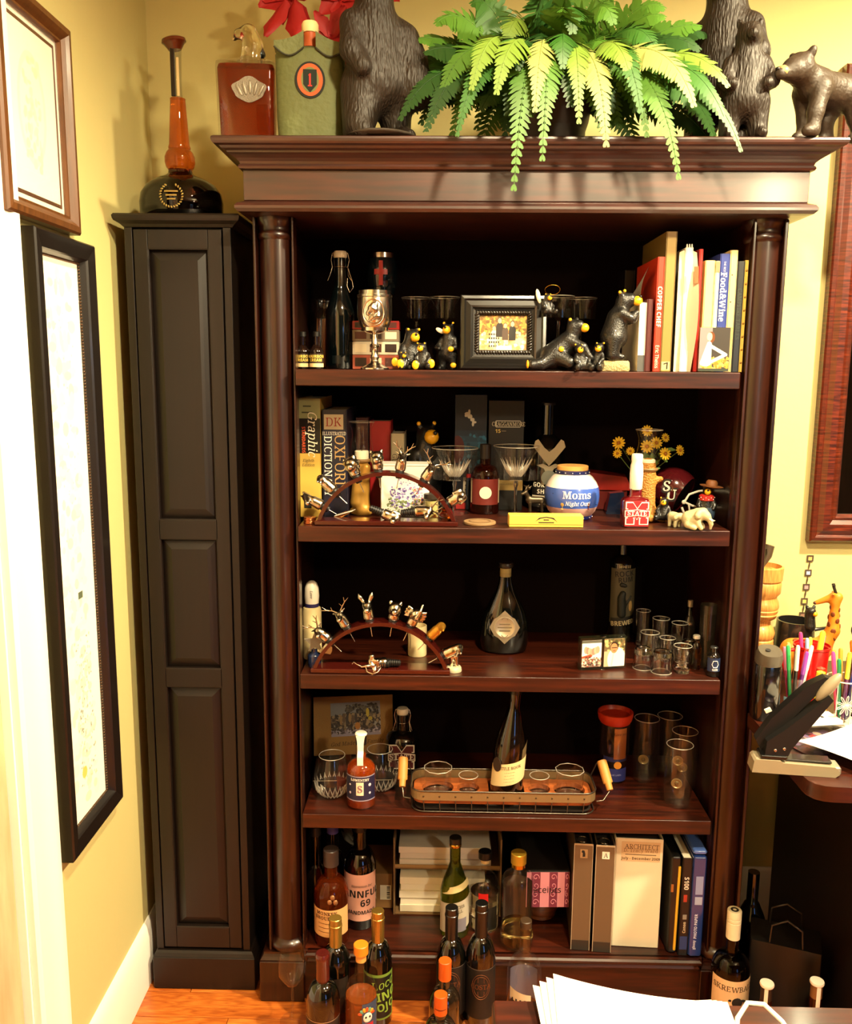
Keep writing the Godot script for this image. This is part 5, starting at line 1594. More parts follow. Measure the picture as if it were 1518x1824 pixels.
func second_shelf() -> void:
	var y := S2 + 0.0004
	var g := "books on the second shelf"
	# books at the left
	var t := book("thick yellow and black graphics handbook at the left end of the second shelf", Vector3(-0.304, y, -0.115), 0.05, 0.272, 0.21, "cfa84a", 0, g)
	part(t, "green_top", MB.new().box(Vector3(0, 0.249, 0.0008), Vector3(0.0495, 0.045, 0.0006), 0), mat("8f9060", 0.5))
	part(t, "black_band", MB.new().box(Vector3(0, 0.187, 0.0008), Vector3(0.0495, 0.079, 0.0006), 0), mat("15110c", 0.4))
	letters(t, "Graphic", 0.02, mat("efe6cc", 0.5), Vector3(0.004, 0.19, 0.0013), "i", -90)
	letters(t, "STANDARDS", 0.0078, mat("d0552a", 0.5), Vector3(-0.0135, 0.178, 0.0013), "b", -90)
	letters(t, "Eighth", 0.0062, ink, Vector3(-0.003, 0.13, 0.001), "i")
	letters(t, "Edition", 0.0062, ink, Vector3(-0.003, 0.121, 0.001), "i")
	for q in [[0.254, 0.018], [0.24, 0.024]]: part(t, "mark", MB.new().box(Vector3(-0.005, q[0], 0.0012), Vector3(q[1], 0.003, 0.0003), 0), mat("3a3a20", 0.6))
	part(t, "publisher_mark", MB.new().box(Vector3(-0.006, 0.03, 0.0009), Vector3(0.017, 0.018, 0.0005), 0), mat("1a160c", 0.6))
	t = book("thick dark blue illustrated dictionary with white and gold spine lettering", Vector3(-0.247, y, -0.115), 0.056, 0.247, 0.22, "12142a", 0, g)
	part(t, "logo_box", MB.new().box(Vector3(-0.002, 0.219, 0.0009), Vector3(0.044, 0.034, 0.0005), 0), mat("b7ab8e", 0.5))
	letters(t, "DK", 0.019, mat("8c2218", 0.5), Vector3(-0.002, 0.219, 0.0013), "t")
	letters(t, "ILLUSTRATED", 0.0058, mat("d8d0bc", 0.5), Vector3(-0.001, 0.193, 0.0009), "t", 0, 0, 1.3)
	letters(t, "OXFORD", 0.023, mat("b0905c", 0.5), Vector3(0.012, 0.126, 0.0009), "t", -90)
	letters(t, "DICTIONARY", 0.0165, mat("f4efe0", 0.5), Vector3(-0.015, 0.118, 0.0009), "t", -90)
	t = book("plain red book standing sideways behind the stopper rack", Vector3(-0.152, y, -0.235), 0.05, 0.215, 0.1, "a8161a", 0, g)
	t = book("dark brown book just behind the hurricane candle holder", Vector3(-0.196, y, -0.24), 0.03, 0.222, 0.1, "4a1a16", 0, g)
	t = book("thin grey book with dark spine lettering right of the red book", Vector3(-0.109, y, -0.215), 0.032, 0.187, 0.12, "a89c80", 0, g)
	letters(t, "SUNSET", 0.011, mat("2c241a", 0.6), Vector3(0.007, 0.125, 0.0009), "t", -90)
	letters(t, "GUIDE", 0.011, mat("2c241a", 0.6), Vector3(-0.007, 0.115, 0.0009), "t", -90)
	t = thing("bear_figurine", "black bear with yellow muzzle peeking from behind the grey book", "figurine", Vector3(-0.046, y, -0.285), 30)
	bear_at(t, "body", bear_bones(0, 0.2), 0.215, Vector3.ZERO, 0, 0.0045)
	# candle under a hurricane glass, gilded base
	t = hurricane("hurricane glass candle holder on a gilded base in front of the dictionary", Vector3(-0.19, y, -0.16), 0.217)
	part(t, "gilded_base", skin([B(0, 0.012, 0, 0, 0.06, 0, 0.02, 0.016), B(0, 0.06, 0, 0.0, 0.116, 0, 0.018, 0.016), B(0.008, 0.09, 0.012, 0.012, 0.112, 0.014, 0.012, 0.01), B(-0.014, 0.03, 0.01, -0.012, 0.08, 0.01, 0.012, 0.008), B(0, 0.01, 0.01, 0.018, 0.009, 0.014, 0.012, 0.008), B(0, 0.01, 0.0, -0.02, 0.009, 0.006, 0.012, 0.008)], 0.0028, 0.003), mat("b88a3c", 0.4, 0.5))
	# copper coins
	for k in 4:
		t = thing("coin", ["bottom copper coin of the stack in the left front corner", "second copper coin from the bottom of the stack", "third copper coin from the bottom of the stack", "top copper coin of the stack in the left front corner"][k], "coin", Vector3(-0.294 + 0.001 * (k % 2), y + k * 0.0036, -0.034), k * 40, "copper coins stacked at left")
		part(t, "disc", MB.new().lathe([V(0, 0), V(0.0132, 0), V(0.0136, 0.0006), V(0.0136, 0.0028), V(0.0132, 0.0034), V(0.0118, 0.0034), V(0.0115, 0.003), V(0, 0.003)], 28), mat("b8673a", 0.25, 0.9))
	# rack of stoppers
	var at := Vector3(-0.123, y, -0.032)
	var r := stopper_rack("curved mahogany rack of pewter animal head stoppers on the second shelf", at, 0.155, 0.118, 0)
	fill_rack(at, r, ["horse", "duck", "lion", "bear", "deer", "elk", "dog", "rabbit"], [[-60, 0], [-45, 0], [-24, 0], [-6.5, 0], [10, 0], [30, 0], [56, 0]], "second shelf rack", ["leftmost, before the yellow book", "second from left, before the dictionary lettering", "third, before the gilded candle base", "just left of the curve's top", "just right of the curve's top", "wide antlers, before the flower box", "rightmost, by the cocktail glass"])
	var pew := mat("c9c1ae", 0.18, 1.0)
	stopper("pewter dog head stopper with ribbed black plug lying inside the second shelf rack, left", "dog", at + Vector3(-0.012, 0.027, 0.004), Basis(Vector3.BACK, -1.95) * Basis(Vector3.UP, 0.3), "loose stoppers in second shelf rack", pew, true)
	stopper("pewter antlered stopper with ribbed plug lying inside the second shelf rack, right", "elk", at + Vector3(0.058, 0.0295, 0.004), Basis(Vector3.BACK, -1.45) * Basis(Vector3.UP, 0.6), "loose stoppers in second shelf rack", pew, true)
	for k in 2:
		t = thing("card", ["orange edged card lying behind the left foot of the second shelf rack", "white card lying beside the orange edged card behind the rack"][k], "card", Vector3(-0.232 + k * 0.012, y + 0.008 * k, -0.075 + 0.002 * k), [20, -12][k], "cards behind the rack")
		part(t, "sheet", MB.new().box(Vector3(0, 0.01, 0), Vector3(0.042, 0.0012, 0.03), 0, Basis(Vector3.BACK, [0.42, 0.3][k])), mat(["d88a3a", "efe6d4"][k], 0.7))
	# white box with lavender print
	t = box_thing("flower_box", "white box printed with purple lavender flowers behind the stopper rack", "box", Vector3(-0.088, y, -0.165), Vector3(0.112, 0.118, 0.06), mat("efeadf", 0.55))
	var im := canvas(160, 160, "efeadf")
	speckle(im, Rect2i(30, 60, 110, 70), 120, ["6a5a9a", "8a78b8", "4a3a7a", "7a68a8"], 4, 12)
	speckle(im, Rect2i(60, 30, 60, 50), 30, ["9888c0", "6a5a9a"], 3, 13)
	speckle(im, Rect2i(20, 100, 130, 56), 120, ["6a7a4a", "8a9468", "506038"], 4, 14)
	speckle(im, Rect2i(100, 60, 40, 60), 30, ["d89a4a", "c8603a", "d8a8b0"], 3, 15)
	part(t, "flower_print", MB.new().box(Vector3(0, 0.056, 0.0303), Vector3(0.108, 0.108, 0.0005), 0), printed(tex(im), 0.5))
	part(t, "lid", MB.new().box(Vector3(0, 0.1205, 0), Vector3(0.115, 0.0045, 0.063), 0.001), mat("f4f0e6", 0.5))
	t = thing("small_jar", "little glass jar of pale balm with a dark lid, inside the rack's right end", "jar", Vector3(-0.026, y, -0.112))
	part(t, "glass_wall", MB.new().lathe(vessel([V(0.0165, 0), V(0.0172, 0.003), V(0.0172, 0.046)], 0.0015, 0.004), 28), glass)
	part(t, "balm", MB.new().lathe([V(0, 0.0045), V(0.0152, 0.0045), V(0.0152, 0.042), V(0, 0.042)], 24), mat("b8ac6c", 0.4))
	cork(t, 0.0465, 0.058, 0.0178, mat("2a2118", 0.4), "lid")
	t = thing("amber_ornament", "small amber glass ornament at the right foot of the second shelf rack", "ornament", Vector3(0.004, y, -0.085))
	part(t, "glass_body", MB.new().lathe([V(0, 0), V(0.01, 0), V(0.014, 0.006), V(0.014, 0.014), V(0.009, 0.02), V(0.006, 0.024), V(0.009, 0.028), V(0, 0.03)], 20), solid("e8741c"))
	# bottles, boxes and crystal in the middle
	t = box_thing("bottle_carton", "tall blue and black bottle carton with a white figure, at the shelf back", "box", Vector3(0.066, y, -0.29), Vector3(0.077, 0.279, 0.077), mat("0c1420", 0.4, 0.0, 0.3), 0, "", 0.001)
	im = canvas(100, 360, "0d1826")
	for k in 9: rect(im, 0, 110 + k * 18, 100, 19, ["12283c", "163850", "1a4660", "1c4c68", "1a4258", "16324a", "122438", "0e1a2c", "0c1420"][k])
	speckle(im, Rect2i(10, 120, 90, 110), 90, ["1e5a7a", "24688c", "103048", "18465e"], 6, 31)
	oval(im, 8, 170, 22, 44, "4a1a20")
	for q in [[38, 58, 9, 6], [46, 66, 8, 7], [54, 76, 7, 6], [60, 84, 7, 4], [44, 52, 4, 8], [34, 64, 5, 4], [56, 90, 4, 7]]: oval(im, q[0], q[1], q[2], q[3], "b8b4a8")
	rect(im, 28, 258, 66, 76, "a89c88")
	for k in 4: rect(im, 34, 268 + k * 14, 52 - k * 6, 4, "3a342c")
	rect(im, 0, 340, 100, 20, "a01c18")
	part(t, "printed_front", MB.new().box(Vector3(0, 0.1395, 0.0387), Vector3(0.076, 0.277, 0.0004), 0), printed(tex(im), 0.4))
	t = box_thing("bottle_carton", "tall matt black bottle carton with a silver name plate at the shelf back", "box", Vector3(0.151, y, -0.285), Vector3(0.085, 0.266, 0.085), mat("0a0a09", 0.45), 0, "", 0.001)
	part(t, "name_plate", MB.new().prism(round_rect(0.062, 0.017, 0.004), 0, 0.0005, Transform3D(Basis(), Vector3(0.004, 0.21, 0.0427))), mat("a0a098", 0.4, 0.4))
	part(t, "plate_centre", MB.new().prism(round_rect(0.058, 0.0125, 0.003), 0, 0.0004, Transform3D(Basis(), Vector3(0.005, 0.21, 0.0433))), mat("16150f", 0.5))
	letters(t, "CRAGGANMORE", 0.0075, mat("c8c4b0", 0.5), Vector3(0.005, 0.21, 0.0439), "t", 0, 0, 1.25)
	letters(t, "15", 0.009, mat("d0b860", 0.5), Vector3(-0.02, 0.193, 0.0429), "b")
	part(t, "line", MB.new().box(Vector3(-0.006, 0.193, 0.0429), Vector3(0.011, 0.0012, 0.0003), 0), mat("8a8470", 0.5))
	letters(t, "CRAGGANMORE", 0.005, mat("4a3c1c", 0.5), Vector3(0.005, 0.065, 0.0433), "t")
	part(t, "tan_band", MB.new().box(Vector3(0, 0.062, 0.0427), Vector3(0.0845, 0.025, 0.0004), 0), mat("a88a4c", 0.5))
	t = bottle("liquor_bottle", "black bottle with white ribbon sash and round medal, back of second shelf", Vector3(0.253, y, -0.262), bottle_side(0.042, 0.125, 0.185, 0.0155, 0.255, 0.7), mat("070908", 0.12, 0.0, 0.5))
	cork(t, 0.2552, 0.262, 0.0165, mat("14130f", 0.4))
	part(t, "ribbon", MB.new().prism(PackedVector2Array([V(0, 0.112), V(0.016, 0.13), V(0.038, 0.158), V(0.034, 0.172), V(0.027, 0.176), V(0.012, 0.156), V(0, 0.146), V(-0.012, 0.156), V(-0.027, 0.176), V(-0.034, 0.172), V(-0.038, 0.158), V(-0.016, 0.13)]), 0.0425, 0.0438), mat("a89c84", 0.7))
	part(t, "ribbon_bow", MB.new().prism(PackedVector2Array([V(0, 0.1), V(0.008, 0.098), V(0.012, 0.106), V(0.03, 0.114), V(0.014, 0.118), V(0, 0.111), V(-0.014, 0.118), V(-0.03, 0.114), V(-0.012, 0.106), V(-0.008, 0.098)]), 0.0439, 0.045), mat("a09682", 0.7))
	part(t, "medal", MB.new().lathe([V(0, 0), V(0.018, 0), V(0.018, 0.0015), V(0.0145, 0.002), V(0, 0.002)], 28, Transform3D(Basis(Vector3.RIGHT, PI / 2), Vector3(0.0, 0.084, 0.0455))), mat("8c9088", 0.3, 0.6))
	sticker(t, 0.042, 0.012, 0.062, 60, mat("0d0d0c", 0.5))
	letters_round(t, "GORDON &", 0.011, mat("e8e2d2", 0.6), 0.066, 0.0425, 0, "b")
	letters_round(t, "SHERRY", 0.011, mat("e8e2d2", 0.6), 0.05, 0.0425, 0, "b")
	sticker(t, 0.0422, 0.032, 0.04, 58, mat("d8d0bc", 0.6), "label_band")
	letters_round(t, "SINGLE MALT", 0.005, mat("c8c0ac", 0.6), 0.02, 0.0425, 0, "b")
	cocktail("crystal_cocktail_glass", "cut crystal cocktail glass left of the maroon labelled bottle", Vector3(0.0275, y, -0.19), 0.055, 0.156, 0.078, "cut crystal cocktail glasses", glass, true)
	cocktail("crystal_cocktail_glass", "cut crystal cocktail glass right of the maroon labelled bottle", Vector3(0.172, y, -0.185), 0.055, 0.162, 0.082, "cut crystal cocktail glasses", glass, true)
	t = bottle("whiskey_bottle", "small round whiskey bottle with dark red label between two crystal glasses", Vector3(0.1005, y, -0.208), bottle_side(0.034, 0.084, 0.117, 0.0125, 0.13, 0.95), solid("5a1c0a", 0.02, 0.04, 0.08))
	cork(t, 0.1302, 0.165, 0.0135, mat("1c100a", 0.4))
	sticker(t, 0.034, 0.023, 0.084, 62, mat("6e1f16", 0.55))
	for s in [-1, 1]:
		part(t, "side_label", MB.new().band(0.0343, 0.026, 0.084, s * 1.12, s * 1.36, 4), mat("c8b898", 0.6))
	part(t, "round_emblem", MB.new().lathe([V(0, 0), V(0.0145, 0), V(0.0145, 0.0008), V(0, 0.001)], 28, Transform3D(Basis(Vector3.RIGHT, PI / 2), Vector3(0, 0.052, 0.0338))), mat("efe4d0", 0.6))
	t = bottle("small_tin_bottle", "tiny bottle with blue label and red collar behind the left crystal glass", Vector3(0.062, y, -0.243), bottle_side(0.0065, 0.05, 0.07, 0.005, 0.08), mat("1c2836", 0.2))
	cork(t, 0.0805, 0.089, 0.0062, mat("b01c18", 0.4))
	# moose and the loose stopper behind the rack
	t = thing("pewter_moose", "small dark pewter moose standing beside the crystal glass stem", "figurine", Vector3(0.215, y, -0.135), 14)
	var mo := [B(-0.016, 0.043, 0, 0.014, 0.042, 0, 0.0085, 0.008), B(-0.018, 0.048, 0, -0.026, 0.06, 0.002, 0.0055, 0.0045), B(-0.026, 0.061, 0.003, -0.036, 0.058, 0.006, 0.0045, 0.0035), B(0.018, 0.044, 0, 0.022, 0.036, 0, 0.002, 0.0015)]
	for q in [[-0.016, 0.005], [-0.013, -0.005], [0.013, 0.005], [0.016, -0.005]]:
		mo.append_array([B(q[0], 0.036, q[1], q[0] + 0.001, 0.018, q[1], 0.0042, 0.0026), B(q[0] + 0.001, 0.018, q[1], q[0], 0.002, q[1], 0.0026, 0.0022)])
	for s in [-1, 1]:
		mo.append_array([B(-0.026, 0.064, s * 0.003, -0.02, 0.071, s * 0.008, 0.0016, 0.002), B(-0.02, 0.071, s * 0.008, -0.026, 0.076, s * 0.012, 0.0022, 0.001), B(-0.02, 0.071, s * 0.008, -0.014, 0.077, s * 0.009, 0.002, 0.001)])
	part(t, "body", skin(mo, 0.0014, 0.0013), mat("4a3f30", 0.35, 0.8))
	# painted pot
	t = thing("money_pot", "rounded blue and white painted pot with white lettering and a cork lid", "pot", Vector3(0.3, y, -0.152))
	var sd := [V(0, 0), V(0.046, 0), V(0.048, 0.003), V(0.048, 0.008)]
	part(t, "foot_ring", MB.new().lathe(sd + [V(0, 0.0082)], 40), mat("1c2a70", 0.3, 0.0, 0.5))
	part(t, "base_band", MB.new().lathe([V(0.047, 0.0084), V(0.055, 0.018), V(0.0595, 0.029)], 40), mat("d8a8a0", 0.35, 0.0, 0.4))
	part(t, "blue_band", MB.new().lathe([V(0.0595, 0.029), V(0.0625, 0.04), V(0.0633, 0.052), V(0.0625, 0.064), V(0.06, 0.074)], 40), mat("3c5cb4", 0.3, 0.0, 0.5))
	part(t, "shoulder", MB.new().lathe([V(0.06, 0.074), V(0.055, 0.085), V(0.046, 0.097), V(0.038, 0.103)], 40), mat("efe4e0", 0.3, 0.0, 0.5))
	part(t, "neck_band", MB.new().lathe([V(0.0375, 0.1032), V(0.0395, 0.104), V(0.0395, 0.111), V(0.037, 0.112), V(0, 0.1122)], 40), mat("1a2050", 0.3, 0.0, 0.4))
	cork(t, 0.1124, 0.122, 0.036, mat("d8a458", 0.7), "cork_lid")
	var wt := mat("f4f0ea", 0.5)
	letters_round(t, "Moms", 0.0165, wt, 0.0605, 0.0635, 3, "tb")
	letters_round(t, "Night Out!", 0.0088, wt, 0.0395, 0.0627, 5, "i")
	for q in [[-28.0, 0.036, "d8b060"], [30.0, 0.036, "5a1420"], [-52.0, 0.056, "14142a"], [56.0, 0.045, "14142a"]]:
		var gl := part(t, "painted_goblet", MB.new().lathe([V(0, 0), V(0.004, 0), V(0.001, 0.001), V(0.001, 0.006), V(0.0045, 0.01), V(0.005, 0.015), V(0.0, 0.015)], 12, Transform3D(Basis(Vector3.UP, deg_to_rad(q[0])), Basis(Vector3.UP, deg_to_rad(q[0])) * Vector3(0, q[1] - 0.009, 0.0612)), 2.0, 0.3), mat(q[2], 0.4))
	for k in 14: part(t, "white_dot", MB.new().sph(Basis(Vector3.UP, -1.4 + k * 0.21) * Vector3(0, [0.1075, 0.0045][k % 2], [0.0397, 0.0482][k % 2]), Vector3.ONE * 0.0012, 6), wt)
	# domino box
	t = box_thing("wooden_box", "low yellow wooden box with dark emblem on the second shelf front edge", "box", Vector3(0.226, y, -0.034), Vector3(0.162, 0.026, 0.036), mat("e0b84c", 0.5), 1, "", 0.0012)
	part(t, "lid_line", MB.new().box(Vector3(0, 0.006, 0.0181), Vector3(0.1615, 0.0012, 0.0004), 0), mat("9a6a28", 0.6))
	var em := part(t, "emblem", MB.new().prism(PackedVector2Array([V(-0.024, 0.012), V(-0.016, 0.021), V(0, 0.0235), V(0.016, 0.021), V(0.024, 0.012), V(0.019, 0.016), V(0.012, 0.0195), V(0, 0.0215), V(-0.012, 0.0195), V(-0.019, 0.016)]), 0.0181, 0.0185), ink)
	for q in [[0.0, 0.0165, 0.012], [0.0, 0.0105, 0.034]]: part(em, "bar", MB.new().box(Vector3(q[0], q[1], 0.0183), Vector3(q[2], 0.002, 0.0004), 0), ink)
	t = thing("coaster", "round pale wooden coaster lying at the shelf front by the yellow box", "coaster", Vector3(0.083, y, -0.055))
	part(t, "disc", MB.new().lathe([V(0, 0), V(0.035, 0), V(0.036, 0.001), V(0.036, 0.0045), V(0.035, 0.0055), V(0, 0.0055)], 40), mat("8a6c48", 0.6))
	part(t, "pressed_ring", MB.new().lathe([V(0.022, 0.0056), V(0.022, 0.0062), V(0.025, 0.0062), V(0.025, 0.0056)], 32), mat("6a5034", 0.6))
	# right end
	t = thing("red_box", "dark red leather box with a sloped lid behind the painted pot", "box", Vector3(0.405, y, -0.292), -8)
	part(t, "body", MB.new().span(Vector3(-0.05, 0, -0.035), Vector3(0.05, 0.05, 0.03), 0.003), mat("5c1410", 0.35, 0.0, 0.3))
	part(t, "lid", MB.new().prism(PackedVector2Array([V(-0.06, 0.0505), V(0.062, 0.0505), V(0.046, 0.083), V(-0.055, 0.094)]), -0.04, 0.034), mat("8c1a12", 0.35, 0.0, 0.4))
	t = thing("blue_wedge", "dark blue glass wedge in front of the red leather box", "ornament", Vector3(0.416, y, -0.215))
	part(t, "wedge", MB.new().prism(PackedVector2Array([V(-0.026, 0), V(0.032, 0), V(0.02, 0.02), V(0.014, 0.054), V(-0.018, 0.05)]), -0.015, 0.015), mat("141e34", 0.1, 0.0, 0.6))
	state_bottle(y)
	t = hurricane("hurricane glass candle on a tree trunk base with small bear, behind helmet", Vector3(0.466, y, -0.125), 0.207)
	var bark := bumpy("a8722c", 0.6, 30.0, 0.3)
	part(t, "trunk", skin([B(0, 0.01, 0, 0, 0.125, 0, 0.0215, 0.0185), B(0.01, 0.09, 0, 0.03, 0.096, 0.004, 0.009, 0.006), B(0.012, 0.02, 0.006, 0.03, 0.008, 0.02, 0.012, 0.007), B(0.03, 0.008, 0.02, 0.045, 0.006, 0.03, 0.007, 0.005), B(-0.012, 0.02, 0.0, -0.03, 0.008, 0.008, 0.012, 0.007), B(0.008, 0.02, 0.012, 0.004, 0.008, 0.034, 0.011, 0.007)], 0.0028, 0.003), bark)
	bear_at(t, "bear_cub", sit_bones(0), 0.07, Vector3(0.034, 0.006, 0.03), -20, 0.002)
	t = thing("flower_spray", "spray of small yellow daisies with green leaves behind the tree trunk candle", "flowers", Vector3(0.476, y, -0.225))
	part(t, "holder", MB.new().lathe(vessel([V(0.014, 0), V(0.016, 0.03), V(0.012, 0.05)], 0.002, 0.004), 16), mat("2a2a20", 0.4))
	var yel := mat("e0b81c", 0.5)
	var heart := mat("a86a14", 0.6)
	for q in [[-0.062, 0.17, 0.02, 0.017], [-0.066, 0.146, 0.03, 0.012], [0.0, 0.164, 0.04, 0.017], [0.008, 0.198, 0.0, 0.015], [0.024, 0.172, 0.03, 0.016], [0.042, 0.148, 0.045, 0.0165], [0.08, 0.155, 0.03, 0.014], [0.052, 0.182, 0.0, 0.012], [-0.036, 0.152, 0.03, 0.011], [0.01, 0.128, 0.045, 0.01]]:
		var c := Vector3(q[0], q[1], q[2])
		part(t, "stem", MB.new().tube([Vector3(0, 0.005, 0), Vector3(c.x * 0.2, c.y * 0.6, 0), c * Vector3(0.95, 0.98, 0.95)], 0.001, 5), mat("5c7030", 0.6))
		daisy(t, c, Vector3(q[0] * 6, 0.25, 0.8), q[3], yel, heart)
	for k in 9:
		var a := k * 0.7
		part(t, "leaf", petal(Vector3(0.004 + 0.004 * k, 0.1 + 0.007 * k, 0.02), Vector3(cos(a) * 0.9, sin(a) * 0.5 + 0.3, 0.3).normalized(), Vector3(-sin(a), cos(a), 0.2).normalized(), 0.035, 0.007, 0.1), mat("5a7a34", 0.55))
	helmet(y)
	# elephants
	elephant("small pale elephant figurine walking beside the maroon helmet", Vector3(0.513, y, -0.04), 35, 0.036, false)
	elephant("larger pale elephant figurine sitting at the shelf edge in front of helmet", Vector3(0.548, y, -0.014), 62, 0.052, true)
	t = thing("bear_figurine", "bear figurine wearing a brown hat and red bandanna beside the helmet", "figurine", Vector3(0.596, y, -0.1), -10)
	bear_at(t, "body", bear_bones(0, 0.2), 0.088, Vector3.ZERO, 0, 0.0022)
	part(t, "hat", MB.new().lathe([V(0, 0.083), V(0.024, 0.0832), V(0.026, 0.085), V(0.013, 0.086), V(0.0125, 0.094), V(0.009, 0.098), V(0, 0.097)], 24, Transform3D(Basis(Vector3.BACK, -0.1), Vector3(0, 0.0, 0.004))), mat("7a4a24", 0.6))
	part(t, "bandanna", MB.new().lathe([V(0.0105, 0.05), V(0.017, 0.052), V(0.0165, 0.062), V(0.011, 0.066)], 24, Transform3D(Basis(), Vector3(0, 0, 0.001))), mat("b0221a", 0.6))
	for k in 8: part(t, "bandanna_dot", MB.new().sph(Basis(Vector3.UP, -1.2 + k * 0.34) * Vector3(0, 0.055 + 0.004 * (k % 2), 0.0178), Vector3.ONE * 0.0012, 6), wt)
	part(t, "jeans", MB.new().lathe([V(0.0185, 0.012), V(0.02, 0.02), V(0.0195, 0.032), V(0.017, 0.036)], 24), mat("2c4058", 0.7))


func fill_rack(at: Vector3, r: Array, kinds: Array, spots: Array, where: String, places: Array) -> void:
	for k in spots.size():
		var a := deg_to_rad(spots[k][0])
		var p := at + Vector3(sin(a) * r[0], r[1] + cos(a) * r[0], 0)
		var gold: bool = spots[k][1] == 1
		stopper("%s %s stopper, %s, %s" % ["gilded" if gold else "pewter", kinds[k], where, places[k]], kinds[k], p, Basis(Vector3.BACK, -a), "stoppers in the " + where, mat("c08a30", 0.3, 0.8) if gold else mat("c9c1ae", 0.18, 1.0), false, rad_to_deg(a) * 0.3)


func hurricane(label: String, at: Vector3, h: float) -> Node3D:
	var t := thing("candle_holder", label, "candle holder", at)
	var b := h - 0.092
	part(t, "candle_cup", MB.new().lathe([V(0, b), V(0.022, b), V(0.024, b + 0.004), V(0.0225, b + 0.006), V(0, b + 0.006)], 24), mat("8a6a40", 0.5))
	var c := part(t, "candle", MB.new().lathe([V(0, b + 0.0065), V(0.0165, b + 0.0065), V(0.0165, b + 0.024), V(0.014, b + 0.026), V(0, b + 0.024)], 24), mat("f0e4c8", 0.5))
	part(c, "wick", MB.new().tube([Vector3(0, b + 0.024, 0), Vector3(0.001, b + 0.031, 0)], 0.0008, 5), black)
	part(t, "glass_chimney", MB.new().lathe([V(0.017, b + 0.0065), V(0.025, b + 0.018), V(0.0275, b + 0.03), V(0.0255, b + 0.046), V(0.0225, b + 0.06), V(0.0235, b + 0.075), V(0.03, h)], 36), glass)
	part(t, "chimney_rim", MB.new().tube(Array(arc_pts(V(0, 0), 0.03, 0, TAU * 0.97, 32)).map(func(q): return Vector3(q.x, h, q.y)), 0.0008, 6, true), painted_sparkle(0.45))  # chimney edge with a painted glint
	return t


# block letter M with a banner; drawn in a unit 1 wide
func state_badge(t: Node3D, at: Vector3, w: float, red: Material, white: Material, word: float) -> void:
	var m := func(s: float) -> PackedVector2Array:
		var e := s * 0.035
		return PackedVector2Array([V(-0.5 - e, 0.5 + e), V(-0.2, 0.5 + e), V(0, 0.2 + e), V(0.2, 0.5 + e), V(0.5 + e, 0.5 + e), V(0.5 + e, 0.22 - e), V(0.42, 0.22 - e), V(0.42, -0.22 + e), V(0.5 + e, -0.22 + e), V(0.5 + e, -0.5 - e), V(0.14 - e, -0.5 - e), V(0.14 - e, -0.22 + e), V(0.2, -0.22), V(0.2, 0.02), V(0, -0.28 - e), V(-0.2, 0.02), V(-0.2, -0.22), V(-0.14 + e, -0.22 + e), V(-0.14 + e, -0.5 - e), V(-0.5 - e, -0.5 - e), V(-0.5 - e, -0.22 + e), V(-0.42, -0.22 + e), V(-0.42, 0.22 - e), V(-0.5 - e, 0.22 - e)])
	var b := part(t, "badge", MB.new().prism(m.call(1.0), 0, 0.0006 / w, Transform3D(Basis().scaled(Vector3.ONE * w), at)), white)
	part(b, "letter_m", MB.new().prism(m.call(-0.4), 0.0007 / w, 0.0012 / w, Transform3D(Basis().scaled(Vector3.ONE * w), at)), red)
	var bn := func(e: float) -> PackedVector2Array: return PackedVector2Array([V(-0.54 - e, -0.14 - e), V(0, -0.08 - e), V(0.54 + e, -0.14 - e), V(0.54 + e, 0.1 + e), V(0, 0.16 + e), V(-0.54 - e, 0.1 + e)])
	part(b, "banner_edge", MB.new().prism(bn.call(0.03), 0.0013 / w, 0.0016 / w, Transform3D(Basis().scaled(Vector3.ONE * w), at)), white)
	part(b, "banner", MB.new().prism(bn.call(0.0), 0.0017 / w, 0.002 / w, Transform3D(Basis().scaled(Vector3.ONE * w), at)), red)
	var o := part(b, "lettering", text("STATE", word, "tb"), white)
	o.position = at + Vector3(0, 0.01 * w, 0.0021)


func state_bottle(y: float) -> void:
	var t := thing("state_bottle", "square maroon labelled flask with a white wax dipped neck, second shelf right", "bottle", Vector3(0.424, y, -0.046))
	part(t, "glass_body", MB.new().lathe([V(0, 0.001), V(0.028, 0), V(0.0295, 0.003), V(0.0295, 0.056), V(0.026, 0.062), V(0.014, 0.066), V(0.0125, 0.07), V(0.0125, 0.088), V(0, 0.088)], 40, Transform3D(), 5.0, 0.75), mat("5a1216", 0.12, 0.0, 0.6))
	part(t, "wax_neck", MB.new().lathe([V(0.0128, 0.082), V(0.0138, 0.084), V(0.0145, 0.115), V(0.0135, 0.135), V(0.0115, 0.142), V(0.0122, 0.146), V(0.0122, 0.157), V(0.0105, 0.16), V(0, 0.1605)], 24), mat("efe6d6", 0.45, 0.0, 0.3))
	part(t, "red_panel", MB.new().box(Vector3(0, 0.031, 0.0228), Vector3(0.052, 0.056, 0.0012), 0.0004), mat("a81c22", 0.5))
	state_badge(t, Vector3(0, 0.032, 0.0235), 0.047, mat("b8242a", 0.5), mat("f0e4dc", 0.5), 0.0095)


